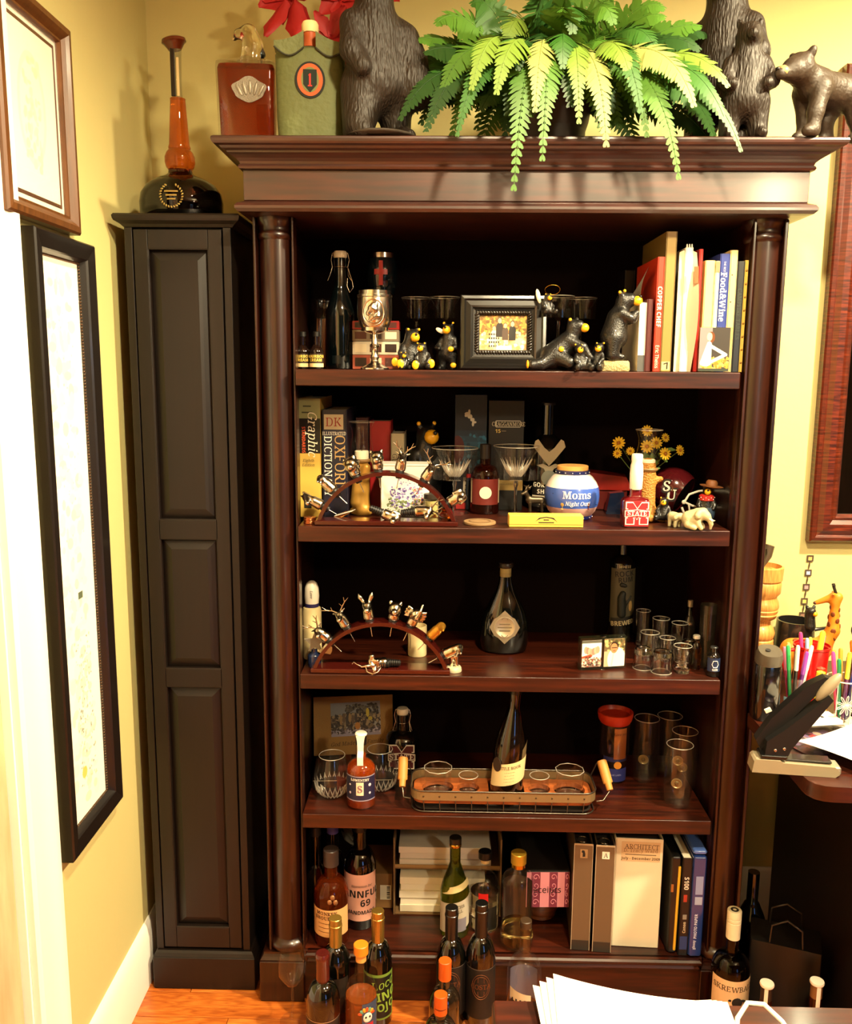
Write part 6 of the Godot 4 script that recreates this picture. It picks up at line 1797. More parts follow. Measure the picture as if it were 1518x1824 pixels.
func helmet(y: float) -> void:
	var t := thing("toy_helmet", "small maroon football helmet with white face mask and white monogram", "helmet", Vector3(0.554, y, -0.22), 0)
	var ax := Basis(Quaternion(Vector3.UP, Vector3(0.72, -0.42, 0.5).normalized()))
	var pr := []
	var inn := []
	for k in 13:
		var a := PI * (0.0 + 0.66 * k / 12.0)
		pr.append(V(sin(a) * 0.052, -cos(a) * 0.058))
		inn.append(V(sin(a) * 0.0495, -cos(a) * 0.0555))
	inn.reverse()
	var c := Vector3(0, 0.0595, 0)
	part(t, "shell", MB.new().lathe(pr + inn, 40, Transform3D(ax, c)), mat("4a0f14", 0.15, 0.0, 0.8))
	part(t, "liner", MB.new().lathe([V(0, 0.012), V(0.046, 0.013), V(0.047, 0.018), V(0, 0.019)], 32, Transform3D(ax, c)), mat("0a0808", 0.8))
	var wm := mat("e8e0d0", 0.35, 0.0, 0.3)
	var P := func(x: float, yy: float, z: float) -> Vector3: return Vector3(x, yy, z)
	part(t, "face_mask", MB.new().tube([P.call(0.012, 0.036, 0.05), P.call(0.022, 0.054, 0.05), P.call(0.045, 0.06, 0.04), P.call(0.066, 0.058, 0.012)], 0.0028, 8), wm)
	part(t, "face_mask", MB.new().tube([P.call(0.012, 0.036, 0.05), P.call(0.03, 0.028, 0.054), P.call(0.055, 0.02, 0.044), P.call(0.073, 0.022, 0.012)], 0.0028, 8), wm)
	part(t, "face_mask", MB.new().tube([P.call(0.022, 0.03, 0.053), P.call(0.024, 0.014, 0.053), P.call(0.05, 0.006, 0.044), P.call(0.068, 0.009, 0.012)], 0.0026, 8), wm)
	part(t, "mask_clip", MB.new().sph(Vector3(0.011, 0.036, 0.0505), Vector3(0.0055, 0.0055, 0.003), 12), wm)
	part(t, "chin_strap", MB.new().tube([P.call(0.006, 0.024, 0.052), P.call(0.01, 0.014, 0.054), P.call(0.014, 0.004, 0.05)], 0.003, 6), wm)
	var bd := Basis(Vector3.UP, -0.55) * Basis(Vector3.RIGHT, -0.25)
	for q in [["S", -0.026, 0.079, 0.0485, 0.026], ["U", -0.017, 0.06, 0.0565, 0.026]]:
		for e in 2:
			var o := part(t, "monogram", text(q[0], q[4] * (1.25 if e == 0 else 0.92), "tb"), ink if e == 0 else wm)
			o.transform = Transform3D(bd, Vector3(q[1] - 0.004, q[2] - 0.006, q[3] - 0.006 + e * 0.0012 + 0.003))


func elephant(label: String, at: Vector3, turn: float, h: float, sitting: bool) -> void:
	var t := thing("elephant_figurine", label, "figurine", at, turn)
	var b := [B(0, 0.62, -0.25, 0, 0.62, 0.12, 0.3, 0.27), B(0, 0.7, 0.36, 0, 0.66, 0.46, 0.22, 0.18), B(0, 0.58, 0.58, 0, 0.34, 0.7, 0.1, 0.07), B(0, 0.34, 0.7, 0, 0.14, 0.76, 0.07, 0.05)]
	for s in [-1, 1]:
		for q in [0.14, -0.3]:
			b.append(B(s * 0.17, 0.45, q, s * 0.17, 0.07, q + 0.02 * s, 0.13, 0.1))
		b.append_array([B(s * 0.16, 0.74, 0.3, s * 0.3, 0.6, 0.22, 0.1, 0.11), B(s * 0.26, 0.72, 0.26, s * 0.32, 0.66, 0.2, 0.08, 0.08)])
	if sitting:
		b = [B(0, 0.42, -0.2, 0, 0.6, 0.1, 0.36, 0.3), B(0, 0.7, 0.3, 0, 0.6, 0.44, 0.24, 0.19), B(0, 0.5, 0.55, 0, 0.28, 0.66, 0.11, 0.08), B(0, 0.28, 0.66, 0, 0.08, 0.64, 0.075, 0.05)]
		for s in [-1, 1]:
			b.append_array([B(s * 0.2, 0.4, 0.1, s * 0.18, 0.09, 0.3, 0.13, 0.09), B(s * 0.26, 0.22, -0.22, s * 0.28, 0.1, 0.05, 0.16, 0.1), B(s * 0.18, 0.78, 0.22, s * 0.32, 0.6, 0.16, 0.1, 0.12), B(s * 0.28, 0.74, 0.18, s * 0.34, 0.66, 0.14, 0.08, 0.08)])
	part(t, "body", skin(bones_at(b, Transform3D(Basis().scaled(Vector3.ONE * h), Vector3())), h * 0.032, h * 0.028), bumpy("b0a67e", 0.55, 60.0, 0.05))
	for s in [-1, 1]:
		part(t, "tusk", MB.new().tube([Vector3(s * 0.09, 0.52, 0.58) * h, Vector3(s * 0.1, 0.42, 0.7) * h, Vector3(s * 0.09, 0.42, 0.8) * h], [0.03 * h, 0.025 * h, 0.008 * h], 6), mat("e8e0c4", 0.4))


func third_shelf() -> void:
	var y := S3 + 0.0004
	var t := bottle("ceramic_bottle", "cream ceramic bottle with white rounded cap, left end of third shelf", Vector3(-0.304, y, -0.115), [V(0, 0), V(0.021, 0), V(0.022, 0.003), V(0.022, 0.115), V(0.02, 0.122), V(0.014, 0.125), V(0, 0.125)], mat("d8c490", 0.4, 0.0, 0.4))
	part(t, "blue_collar", MB.new().lathe([V(0, 0.1252), V(0.0165, 0.1252), V(0.0165, 0.133), V(0, 0.133)], 24), mat("2a2452", 0.4))
	part(t, "white_cap", MB.new().lathe([V(0, 0.1332), V(0.016, 0.1332), V(0.0175, 0.15), V(0.016, 0.17), V(0.012, 0.181), V(0.006, 0.186), V(0, 0.187)], 24), mat("e8e0cc", 0.4, 0.0, 0.4))
	letters_round(t, "Love", 0.006, mat("4a4440", 0.6), 0.157, 0.0176, 5, "i", -90)
	t = bottle("star_bottle", "small dark blue bottle with pewter starfish ornament, left corner of third shelf", Vector3(-0.29, y, -0.052), bottle_side(0.0155, 0.026, 0.036, 0.007, 0.044), mat("1c2a4c", 0.08, 0.0, 0.7))
	var st := PackedVector2Array()
	for k in 10: st.append(V(sin(TAU * k / 10), cos(TAU * k / 10)) * (0.026 if k % 2 == 0 else 0.011) + V(0.002, 0.058))
	part(t, "pewter_star", MB.new().prism(st, 0.0, 0.006), bumpy("857d6c", 0.35, 60.0, 0.05))
	var sh := PackedVector2Array([V(0.008, 0.038)])
	for k in 8: sh.append(V(0.03 + cos(-0.9 + k * 0.3) * 0.012, 0.045 + sin(-0.9 + k * 0.3) * 0.016))
	part(t, "pewter_shell", MB.new().prism(sh, 0.0065, 0.0095), mat("b8ae92", 0.3, 0.8))
	# second rack
	var at := Vector3(-0.136, y, -0.03)
	var r := stopper_rack("curved mahogany rack of pewter animal head stoppers on the third shelf", at, 0.155, 0.118, 0)
	fill_rack(at, r, ["deer", "elk", "donkey", "bear", "elephant", "duck", "eagle"], [[-46, 0], [-28, 0], [-9, 0], [9.5, 0], [24, 0], [42, 1], [60, 0]], "third shelf rack", ["leftmost, short antlers", "second from left, wide antlers", "big eared, left of the top", "round head, right of the top", "with raised trunk", "open bill, right side", "rightmost, hooked beak"])
	var pew := mat("c9c1ae", 0.18, 1.0)
	stopper("pewter dog stopper with ribbed plug lying inside the third shelf rack, right", "dog", at + Vector3(0.018, 0.021, 0.006), Basis(Vector3.BACK, 1.57) * Basis(Vector3.UP, -0.8), "loose stoppers in third shelf rack", pew, true)
	t = thing("monkey_stopper", "pewter long tailed monkey stopper with ribbed plug inside the third shelf rack", "bottle stopper", at + Vector3(-0.018, 0.012, 0.014))
	part(t, "monkey", skin([B(0, 0.004, 0, -0.004, 0.014, 0, 0.0075, 0.006), B(-0.002, 0.024, 0, -0.001, 0.0265, 0.002, 0.0065, 0.0055), B(0.003, 0.006, 0.004, -0.012, 0.006, 0.008, 0.0045, 0.003), B(-0.012, 0.006, 0.008, -0.024, 0.0035, 0.008, 0.003, 0.002)], 0.0014, 0.0012).tube([Vector3(-0.006, 0.003, 0.004), Vector3(-0.024, 0.004, 0.006), Vector3(-0.034, 0.008, 0.004), Vector3(-0.042, 0.012, 0.0), Vector3(-0.046, 0.007, 0.0)], [0.002, 0.0018, 0.0015, 0.0013, 0.001], 6).tube([Vector3(-0.014, 0.003, 0.009), Vector3(-0.01, -0.004, 0.018), Vector3(0.002, -0.0075, 0.0225), Vector3(0.014, -0.0035, 0.02), Vector3(0.02, 0.005, 0.012)], [0.0018, 0.0017, 0.0016, 0.0014, 0.001], 6), pew)
	var rp := [V(0, 0.006)]
	for k in 6: rp.append_array([V(0.009, 0.007 + k * 0.005), V(0.009, 0.01 + k * 0.005), V(0.0074, 0.011 + k * 0.005)])
	rp.append(V(0, 0.038))
	part(t, "ribbed_plug", MB.new().lathe(rp, 16, Transform3D(Basis(Vector3.BACK, -PI / 2), Vector3(0.002, 0.008, -0.004))), mat("0c0b0b", 0.45))
	t = thing("ceramic_cup", "cream crackled cylinder standing behind the right side of third shelf rack", "cup", Vector3(-0.057, y, -0.146))
	part(t, "cup_wall", MB.new().lathe(vessel([V(0.0215, 0), V(0.0225, 0.002), V(0.0225, 0.071), V(0.022, 0.073)], 0.002, 0.004), 28), mat("e2cf9c", 0.45, 0.0, 0.3))
	part(t, "dark_veins", MB.new().tube([Vector3(-0.017, 0.06, 0.015), Vector3(-0.0155, 0.04, 0.0168), Vector3(-0.0165, 0.02, 0.0158)], 0.0006, 4), mat("4a3418", 0.6))
	t = thing("pewter_figure", "small pewter two legged figure on a pale round stand by the rack's right foot", "figurine", Vector3(0.029, y, -0.035))
	part(t, "stand", MB.new().lathe([V(0, 0), V(0.018, 0), V(0.0185, 0.0015), V(0.0175, 0.008), V(0.016, 0.011), V(0, 0.012)], 28), mat("cfc4a4", 0.4, 0.3))
	part(t, "figure", skin([B(-0.005, 0.013, 0, -0.006, 0.034, 0.002, 0.0042, 0.005), B(0.007, 0.013, 0.002, 0.005, 0.034, 0.002, 0.0042, 0.005), B(-0.006, 0.036, 0.002, -0.006, 0.05, 0, 0.0055, 0.0035), B(0.005, 0.036, 0.002, 0.005, 0.046, 0, 0.005, 0.003), B(-0.004, 0.03, 0.0, 0.006, 0.03, 0, 0.004, 0.004), B(0.005, 0.046, 0.002, 0.015, 0.047, 0.004, 0.0026, 0.0018), B(-0.006, 0.05, 0, -0.004, 0.056, 0.002, 0.0034, 0.0028)], 0.0014, 0.0014), pew)
	# big teardrop bottle
	t = bottle("cognac_bottle", "large dark teardrop bottle with pewter diamond plaque, middle of the third shelf", Vector3(0.153, y, -0.185), [V(0, 0.002), V(0.045, 0), V(0.053, 0.004), V(0.0575, 0.02), V(0.0585, 0.045), V(0.056, 0.075), V(0.048, 0.103), V(0.035, 0.128), V(0.023, 0.15), V(0.0165, 0.17), V(0.0145, 0.185)], mat("060806", 0.06, 0.0, 0.8))
	(t.get_child(0) as MeshInstance3D).scale.z = 0.62
	cork(t, 0.186, 0.208, 0.0135, mat("9a8c58", 0.6), "cork")
	part(t, "lip", MB.new().lathe([V(0.0145, 0.186), V(0.0165, 0.187), V(0.0165, 0.196), V(0.014, 0.1965)], 24), pane("fff4d0", 0.12))
	part(t, "stopper_top", MB.new().lathe([V(0, 0.2082), V(0.017, 0.2082), V(0.018, 0.211), V(0.018, 0.217), V(0.016, 0.22), V(0, 0.22)], 24), mat("1c140e", 0.4))
	for a in [-50, -18, 18, 50]:
		var rib := []
		for q in [V(0.0565, 0.075), V(0.0485, 0.103), V(0.0355, 0.128), V(0.0235, 0.15), V(0.017, 0.17), V(0.0148, 0.184)]:
			rib.append(Vector3(sin(deg_to_rad(a)) * q.x, q.y, cos(deg_to_rad(a)) * q.x * 0.62))
		part(t, "glass_rib", MB.new().tube(rib, 0.0011, 6), mat("0e100c", 0.08, 0.0, 0.8))
	var dia := func(e: float) -> PackedVector2Array: return PackedVector2Array([V(0, e), V(-e * 0.4, e * 0.62), V(-e * 0.62, e * 0.5), V(-e * 0.9, 0), V(-e * 0.62, -e * 0.5), V(-e * 0.4, -e * 0.62), V(0, -e), V(e * 0.4, -e * 0.62), V(e * 0.62, -e * 0.5), V(e * 0.9, 0), V(e * 0.62, e * 0.5), V(e * 0.4, e * 0.62)])
	var dx := Transform3D(Basis(Vector3.RIGHT, -0.13), Vector3(-0.002, 0.07, 0.0372))
	var dp := part(t, "diamond_plaque", MB.new().prism(dia.call(0.04), 0, 0.0022, dx), mat("a89a80", 0.35, 0.6))
	part(dp, "inner_round", MB.new().lathe([V(0, 0.0022), V(0.0245, 0.0022), V(0.0255, 0.0032), V(0.0235, 0.0034), V(0.0225, 0.0026), V(0, 0.0027)], 32, dx * Transform3D(Basis(Vector3.RIGHT, PI / 2), Vector3())), mat("b8aa90", 0.35, 0.6))
	for k in 3: part(dp, "raised_line", MB.new().box(dx * Vector3(0, 0.008 - k * 0.008, 0.003), Vector3(0.034 - absf(k - 1) * 0.008, 0.0035, 0.001), 0.0004, dx.basis), mat("8a7c64", 0.4, 0.6))
	for s in [-1, 1]:
		part(dp, "scroll", MB.new().tube(Array(arc_pts(V(0, s * 0.015), 0.008, s * 0.4, s * (PI - 0.4), 10)).map(func(q): return dx * Vector3(q.x, q.y, 0.003)), 0.0009, 5), mat("8a7c64", 0.4, 0.6))
	# tall rum bottle
	t = bottle("rum_bottle", "tall slim bottle with a black and tan rocker style label at the back, right", Vector3(0.454, y, -0.29), bottle_side(0.0325, 0.2, 0.222, 0.0115, 0.285, 0.6), mat("0c0d0a", 0.08, 0.0, 0.6))
	cork(t, 0.2852, 0.3, 0.0125, mat("3a3428", 0.4))
	sticker(t, 0.0325, 0.05, 0.19, 66, mat("4c4632", 0.5))
	letters_round(t, "ROCK", 0.014, ink, 0.178, 0.033, 0, "b", 6)
	letters_round(t, "RUM", 0.013, ink, 0.163, 0.033, 6, "b", 6)
	letters_round(t, "BREWED", 0.012, mat("b8ac88", 0.6), 0.052, 0.0334, 0, "b", 8)
	letters_round(t, "WHITE", 0.007, mat("b8ac88", 0.6), 0.196, 0.0328, 0, "b")
	sticker(t, 0.0327, 0.042, 0.062, 60, mat("14120c", 0.5), "black_band", 0.01)
	var rk := part(t, "rocker_print", skin([B(-0.006, 0.15, 0.032, 0.002, 0.148, 0.033, 0.006, 0.005), B(-0.004, 0.075, 0.031, -0.006, 0.115, 0.031, 0.011, 0.01), B(-0.004, 0.124, 0.032, -0.003, 0.127, 0.032, 0.008, 0.008), B(0.002, 0.095, 0.033, 0.018, 0.12, 0.027, 0.004, 0.003)], 0.0025, 0.002), mat("1a1c14", 0.6))
	part(rk, "guitar", MB.new().sph(Vector3(0.018, 0.095, 0.027), Vector3(0.006, 0.014, 0.002), 10, Basis(Vector3.UP, 0.6)), mat("a88a50", 0.5))
	# double photo block
	t = thing("photo_block", "greenish glass block holding two photos side by side, third shelf", "picture frame", Vector3(0.371, y, -0.056), 12)
	part(t, "glass_block", MB.new().box(Vector3(0, 0.039, -0.009), Vector3(0.112, 0.077, 0.016), 0.001), pane("a8d8b0", 0.14))
	for s in [-1, 1]:
		part(t, "chrome_clip", MB.new().box(Vector3(0.0, 0.039 + s * 0.0388, -0.009), Vector3(0.008, 0.001, 0.017), 0.0003), steel)
	var im := canvas(100, 134, "f0e8e0")
	rect(im, 0, 0, 100, 14, "5a5a50")
	for k in 7: oval(im, 20 + k * 10, 60 - absf(k - 3) * 4, 10, 18, ["b89a80", "9a8070", "c8a890"][k % 3])
	for k in 5: oval(im, 6 + k * 9, 86 - k * 2, 10, 8, "a04830")
	rect(im, 0, 92, 100, 42, "7a6458")
	speckle(im, Rect2i(0, 84, 100, 50), 90, ["8c3426", "d8b8a0", "3a2a26", "e8d8c8"], 5, 41)
	part(t, "photograph", MB.new().box(Vector3(-0.029, 0.04, -0.0005), Vector3(0.047, 0.063, 0.0006), 0), printed(tex(im), 0.35))
	im = canvas(100, 134, "b8a888")
	rect(im, 0, 0, 100, 60, "6a5a3c")
	speckle(im, Rect2i(0, 0, 100, 60), 40, ["8a7448", "4a4a2c", "c8b078"], 8, 42)
	oval(im, 60, 100, 44, 60, "e6e2da")
	oval(im, 48, 40, 19, 26, "2c2018")
	oval(im, 47, 46, 17, 24, "c8865c")
	rect(im, 36, 42, 26, 4, "2a1c14")
	oval(im, 48, 58, 6, 2, "7a3a28")
	for k in 8: oval(im, 44 - k, 76 + k * 7, 4, 6, "a8b4c0")
	part(t, "photograph", MB.new().box(Vector3(0.026, 0.04, -0.0005), Vector3(0.05, 0.066, 0.0006), 0), printed(tex(im), 0.35))
	# shot glasses
	var places := [[0.464, -0.072, 0.022, 0.05, 1, "upside-down thick shot glass, leftmost of the shot glasses"], [0.501, -0.047, 0.0235, 0.052, 1, "upside-down ribbed shot glass, front middle of the shot glasses"], [0.548, -0.05, 0.021, 0.062, 2, "stemless bulb-footed shot glass, front right of the shot glasses"],
		[0.492, -0.13, 0.0225, 0.068, 0, "taller straight shot glass behind the two upside-down ones"], [0.53, -0.115, 0.019, 0.06, 0, "plain shot glass in the middle of the cluster"], [0.532, -0.19, 0.021, 0.085, 0, "tall straight glass at the back of the cluster, left"], [0.572, -0.17, 0.02, 0.08, 2, "tall bulb-footed glass at the back of the cluster"], [0.578, -0.115, 0.018, 0.055, 1, "small upside-down glass behind the bulb-footed one"], [0.5, -0.24, 0.018, 0.09, 0, "slender glass farthest back in the cluster"]]
	for q in places:
		t = thing("shot_glass", q[5], "glass", Vector3(q[0], y, q[1]), 0, "shot glasses on the third shelf")
		var R: float = q[2]
		var H: float = q[3]
		var pr := vessel([V(R * 0.82, 0), V(R * 0.86, 0.002), V(R, H)], 0.0022, 0.012)
		if q[4] == 2:
			pr = vessel([V(R * 0.8, 0), V(R * 0.84, 0.003), V(R * 0.8, 0.01), V(R * 0.5, 0.016), V(R * 0.9, 0.028), V(R * 1.02, H * 0.7), V(R * 0.94, H)], 0.0018, 0.022)
		if q[4] == 1:
			pr = vessel([V(R * 0.7, 0), V(R * 0.85, 0.004), V(R * 0.95, 0.016), V(R, H)], 0.003, 0.014)
		part(t, "painted_rim_glint", MB.new().tube(Array(arc_pts(V(0, 0), R * (0.95 if q[4] != 1 else 0.98), 0, TAU * 0.97, 24)).map(func(p): return Vector3(p.x, H if q[4] != 1 else 0.0012, p.y)), 0.0008, 5, true), painted_sparkle(0.5))  # added pale ring, a painted glint along the glass edge
		part(t, "glass_body", MB.new().lathe(pr, 10 if q[4] == 1 else 24, Transform3D(Basis(Vector3.BACK, PI if q[4] == 1 else 0.0), Vector3(0, H if q[4] == 1 else 0.0, 0)), 2.0, 1.0, 0.9 if q[4] != 1 else 0.98), crystal)
	t = bottle("sample_bottle", "small slim bottle with silver cap behind the shot glasses", Vector3(0.6, y, -0.19), bottle_side(0.0135, 0.07, 0.095, 0.0055, 0.115), mat("14100c", 0.1, 0.0, 0.5))
	cork(t, 0.1152, 0.132, 0.0065, mat("a8a090", 0.3, 0.6))
	part(t, "silver_star", MB.new().lathe([V(0, 0), V(0.006, 0), V(0.0, 0.002)], 5, Transform3D(Basis(Vector3.RIGHT, PI / 2), Vector3(0, 0.075, 0.0128))), steel)
	t = bottle("sample_bottle", "tiny amber sample bottle beside the blue labelled miniature", Vector3(0.585, y, -0.075), bottle_side(0.0125, 0.05, 0.065, 0.0065, 0.072), solid("8a5020"))
	cork(t, 0.0722, 0.08, 0.008, mat("c8c0b0", 0.3, 0.5))
	t = bottle("sample_bottle", "small miniature bottle with blue label in third shelf right corner", Vector3(0.612, y, -0.03), bottle_side(0.0145, 0.045, 0.055, 0.007, 0.064), mat("100c0a", 0.1, 0.0, 0.5))
	cork(t, 0.0642, 0.068, 0.0085, mat("1a1a1a", 0.4))
	sticker(t, 0.0145, 0.013, 0.044, 75, mat("1c2848", 0.5))
	part(t, "white_emblem", MB.new().tube([Vector3(-0.007, 0.03, 0.0137), Vector3(-0.004, 0.038, 0.0148), Vector3(0.004, 0.038, 0.0148), Vector3(0.007, 0.03, 0.0137), Vector3(0.004, 0.023, 0.0148), Vector3(-0.004, 0.023, 0.0148)], 0.0009, 5, true), mat("d8d8e0", 0.5))
	letters_round(t, "GIN", 0.005, mat("d8d8e0", 0.5), 0.0178, 0.0149, 0, "b")
	t = thing("beer_glass", "dark tall printed glass in the right corner behind the blue labelled miniature", "glass", Vector3(0.612, y, -0.085))
	part(t, "glass_wall", MB.new().lathe(vessel([V(0.016, 0), V(0.0165, 0.004), V(0.019, 0.15)], 0.0015, 0.008), 28), pane("8a9080", 0.25))
	part(t, "print", MB.new().band(0.0192, 0.07, 0.13, -0.8, 0.8, 12, 0.0, 0.0194), pane("504838", 0.4))


func tumbler(label: String, at: Vector3) -> void:
	var t := thing("crystal_tumbler", label, "glass", at, 0, "stemless cut crystal tumblers")
	part(t, "glass_body", MB.new().lathe(vessel([V(0.014, 0), V(0.026, 0.003), V(0.037, 0.014), V(0.0425, 0.032), V(0.0425, 0.05), V(0.037, 0.078), V(0.0315, 0.1)], 0.0018, 0.008), 40), glass)
	part(t, "rim", MB.new().tube(Array(arc_pts(V(0, 0), 0.0306, 0, TAU * 0.97, 35)).map(func(q): return Vector3(q.x, 0.1004, q.y)), 0.0009, 6, true), painted_sparkle(0.45))  # tumbler edge, glint painted in milky colour
	var c := MB.new()
	for k in 22:
		for s in [-1, 1]:
			var a := TAU * k / 22
			var b: float = a + s * 0.3
			c.tube([Vector3(sin(a) * 0.026, 0.0035, cos(a) * 0.026), Vector3(sin((a + b) / 2) * 0.0385, 0.0165, cos((a + b) / 2) * 0.0385), Vector3(sin(b) * 0.0432, 0.038, cos(b) * 0.0432)], [0.0014, 0.0019, 0.0004], 4)
	part(t, "painted_cut_sparkle", c, painted_sparkle(0.5)).set_meta("kind", "stuff")  # zigzag cuts in pale colour, sparkle painted rather than refracted


func fourth_shelf() -> void:
	var y := S4 + 0.0004
	# folio with strap, photo leaning on it
	var t := box_thing("leather_folio", "flat black leather case with a reddish strap lying behind the tumblers", "case", Vector3(-0.215, y, -0.2), Vector3(0.2, 0.026, 0.16), mat("14100d", 0.4, 0.0, 0.2), 4, "", 0.004)
	part(t, "strap", MB.new().box(Vector3(-0.025, 0.0268, 0), Vector3(0.03, 0.0012, 0.162), 0.0004).box(Vector3(-0.025, 0.0135, 0.0808), Vector3(0.03, 0.026, 0.0012), 0.0004), mat("5a2010", 0.5))
	part(t, "pale_edging", MB.new().box(Vector3(0, 0.0245, 0.0803), Vector3(0.196, 0.0014, 0.0008), 0).box(Vector3(0, 0.0266, -0.0795), Vector3(0.196, 0.001, 0.001), 0), mat("9a8c74", 0.5))
	t = thing("cork_frame", "tan cardboard photo frame with handwriting, leaning at left on the fourth shelf", "picture frame", Vector3(-0.222, y + 0.0275, -0.255), 8)
	t.rotation_degrees.x = -12
	part(t, "board", MB.new().box(Vector3(0, 0.076, -0.003), Vector3(0.205, 0.15, 0.004), 0.001), bumpy("8f6c3a", 0.85, 40.0, 0.05))
	var im := canvas(200, 136, "8a8a84")
	rect(im, 0, 0, 200, 50, "74787a")
	speckle(im, Rect2i(60, 10, 130, 70), 300, ["2c2620", "4a4438", "1c1814", "5c5848"], 6, 51)
	speckle(im, Rect2i(0, 50, 200, 60), 300, ["3a3028", "6a5a44", "2a2420", "8a7a5c"], 7, 52)
	rect(im, 0, 112, 200, 24, "8a8498")
	speckle(im, Rect2i(0, 104, 200, 20), 80, ["4a4048", "a8a0a8", "342c2c"], 5, 53)
	oval(im, 106, 96, 11, 15, "a8702c")
	oval(im, 148, 44, 7, 18, "b0a030")
	oval(im, 158, 68, 9, 8, "a89830")
	for k in 6: oval(im, 40 + k * 12, 70 - (k % 2) * 8, 6, 20, ["8a7048", "5c4a38", "3c3430"][k % 3])
	part(t, "photograph", MB.new().box(Vector3(0.006, 0.092, -0.0006), Vector3(0.128, 0.086, 0.0006), 0, Basis(Vector3.BACK, 0.02)), printed(tex(im), 0.6))
	letters(t, "God Made us a Family", 0.0095, mat("3a2a16", 0.8), Vector3(0.01, 0.03, -0.0008), "i", 3)
	tumbler("cut crystal tumbler in front of the reddish strap, left of the white-capped bottle", Vector3(-0.258, y, -0.096))
	tumbler("cut crystal tumbler half hidden behind the white-capped bottle", Vector3(-0.146, y, -0.134))
	t = bottle("rum_bottle", "amber bottle with dark blue label and white strip over its neck", Vector3(-0.184, y, -0.052), bottle_side(0.0345, 0.09, 0.113, 0.0125, 0.15, 0.8), pane("ffe8d0", 0.05))
	part(t, "liquor", MB.new().lathe(bottle_side(0.033, 0.089, 0.111, 0.011, 0.125, 0.8).map(func(q): return V(q.x, maxf(q.y, 0.003) + 0.0006)), 32), solid("b0440c", 0.0, 0.036, 0.4))
	cork(t, 0.1502, 0.172, 0.013, mat("120e0c", 0.4), "stopper")
	part(t, "white_strip", MB.new().sheet(func(u: float, v: float) -> Vector3: return Vector3((u - 0.5) * (0.014 + 0.008 * pow(v, 6)), 0.107 + 0.068 * v, [0.0245, 0.0155, 0.0145][mini(int(v * 2.99), 2)] if v < 0.99 else 0.0145), 3, 12, Vector3.BACK), mat("f0e8d8", 0.6))
	part(t, "white_top", MB.new().lathe([V(0, 0.1722), V(0.0135, 0.1722), V(0.0145, 0.175), V(0.0125, 0.178), V(0, 0.178)], 20), mat("f0e8d8", 0.6))
	sticker(t, 0.0345, 0.024, 0.084, 70, mat("1c1a38", 0.5))
	part(t, "label_border", MB.new().band(0.035, 0.082, 0.0845, -1.2, 1.2, 16), mat("8a8498", 0.5))
	part(t, "label_border", MB.new().band(0.035, 0.0235, 0.026, -1.2, 1.2, 16), mat("8a8498", 0.5))
	letters_round(t, "LOWENTRY", 0.0055, mat("efe8dc", 0.5), 0.0755, 0.035, 0, "tb")
	part(t, "cream_panel", MB.new().band(0.035, 0.038, 0.07, -0.25, 0.25, 8), mat("e0d2b4", 0.6))
	letters_round(t, "S", 0.017, mat("8a5a6a", 0.5), 0.054, 0.0354, 0, "tb")
	for q in [[40, 0.062, 0.004], [40, 0.042, 0.003], [-42, 0.062, 0.0025], [-42, 0.042, 0.003]]:
		part(t, "small_seal", MB.new().sph(Basis(Vector3.UP, deg_to_rad(q[0])) * Vector3(0, q[1], 0.0348), Vector3(q[2], q[2], 0.0006) if true else Vector3(), 10, Basis(Vector3.UP, deg_to_rad(q[0]))), mat("c8c0d0", 0.5))
	t = bottle("growler_jug", "dark swing-top jug with maroon letter badge behind the crystal tumblers", Vector3(-0.096, y, -0.24), bottle_side(0.044, 0.075, 0.108, 0.017, 0.148, 0.9), mat("0a0806", 0.06, 0.0, 0.8))
	swing_top(t, 0.1482, 0.0145, 0.02)
	state_badge(t, Vector3(0, 0.052, 0.0445), 0.06, mat("4a1014", 0.5), mat("d8d0c0", 0.5), 0.014)
	serving_tray(y)
	# right end
	t = thing("storage_jar", "tall clear jar with a wide orange-red lid, orange note and blue band inside", "jar", Vector3(0.435, y, -0.205))
	part(t, "glass_wall", MB.new().lathe(vessel([V(0.03, 0), V(0.032, 0.004), V(0.034, 0.06), V(0.038, 0.08), V(0.038, 0.15)], 0.0018, 0.005), 36), glass)
	part(t, "lid", MB.new().lathe([V(0, 0.1502), V(0.036, 0.1502), V(0.041, 0.158), V(0.0435, 0.17), V(0.0435, 0.177), V(0.041, 0.178), V(0.037, 0.168), V(0, 0.163)], 36), mat("b02a0c", 0.4))
	part(t, "orange_note", MB.new().band(0.0355, 0.066, 0.145, -0.2, 0.75, 10, 0.0, 0.0355), mat("a8622c", 0.7))
	part(t, "blue_band", MB.new().band(0.0335, 0.006, 0.04, -1.0, 1.0, 12).band(0.0338, 0.058, 0.07, -1.0, 1.0, 12), mat("2c3070", 0.5))
	part(t, "round_seal", MB.new().lathe([V(0, 0), V(0.0095, 0), V(0.0095, 0.0008), V(0, 0.001)], 20, Transform3D(Basis(Vector3.RIGHT, PI / 2), Vector3(0.004, 0.05, 0.0337))), mat("d88a2c", 0.5))
	letters_round(t, "Love you", 0.006, mat("3a2010", 0.6), 0.13, 0.0362, 15, "i")
	letters_round(t, "BLUE LABEL", 0.004, mat("8a8cc0", 0.5), 0.024, 0.0338, 0, "b")
	var gl := [[0.514, -0.205, 0.16, "tall clear glass with a pewter medallion beside the orange-lidded jar"], [0.563, -0.08, 0.148, "tall clear glass with a pewter medallion, front right of fourth shelf"], [0.598, -0.165, 0.145, "tall clear glass standing behind the front medallion glass, right corner"], [0.582, -0.248, 0.15, "tall clear glass at the back of the fourth shelf, right"]]
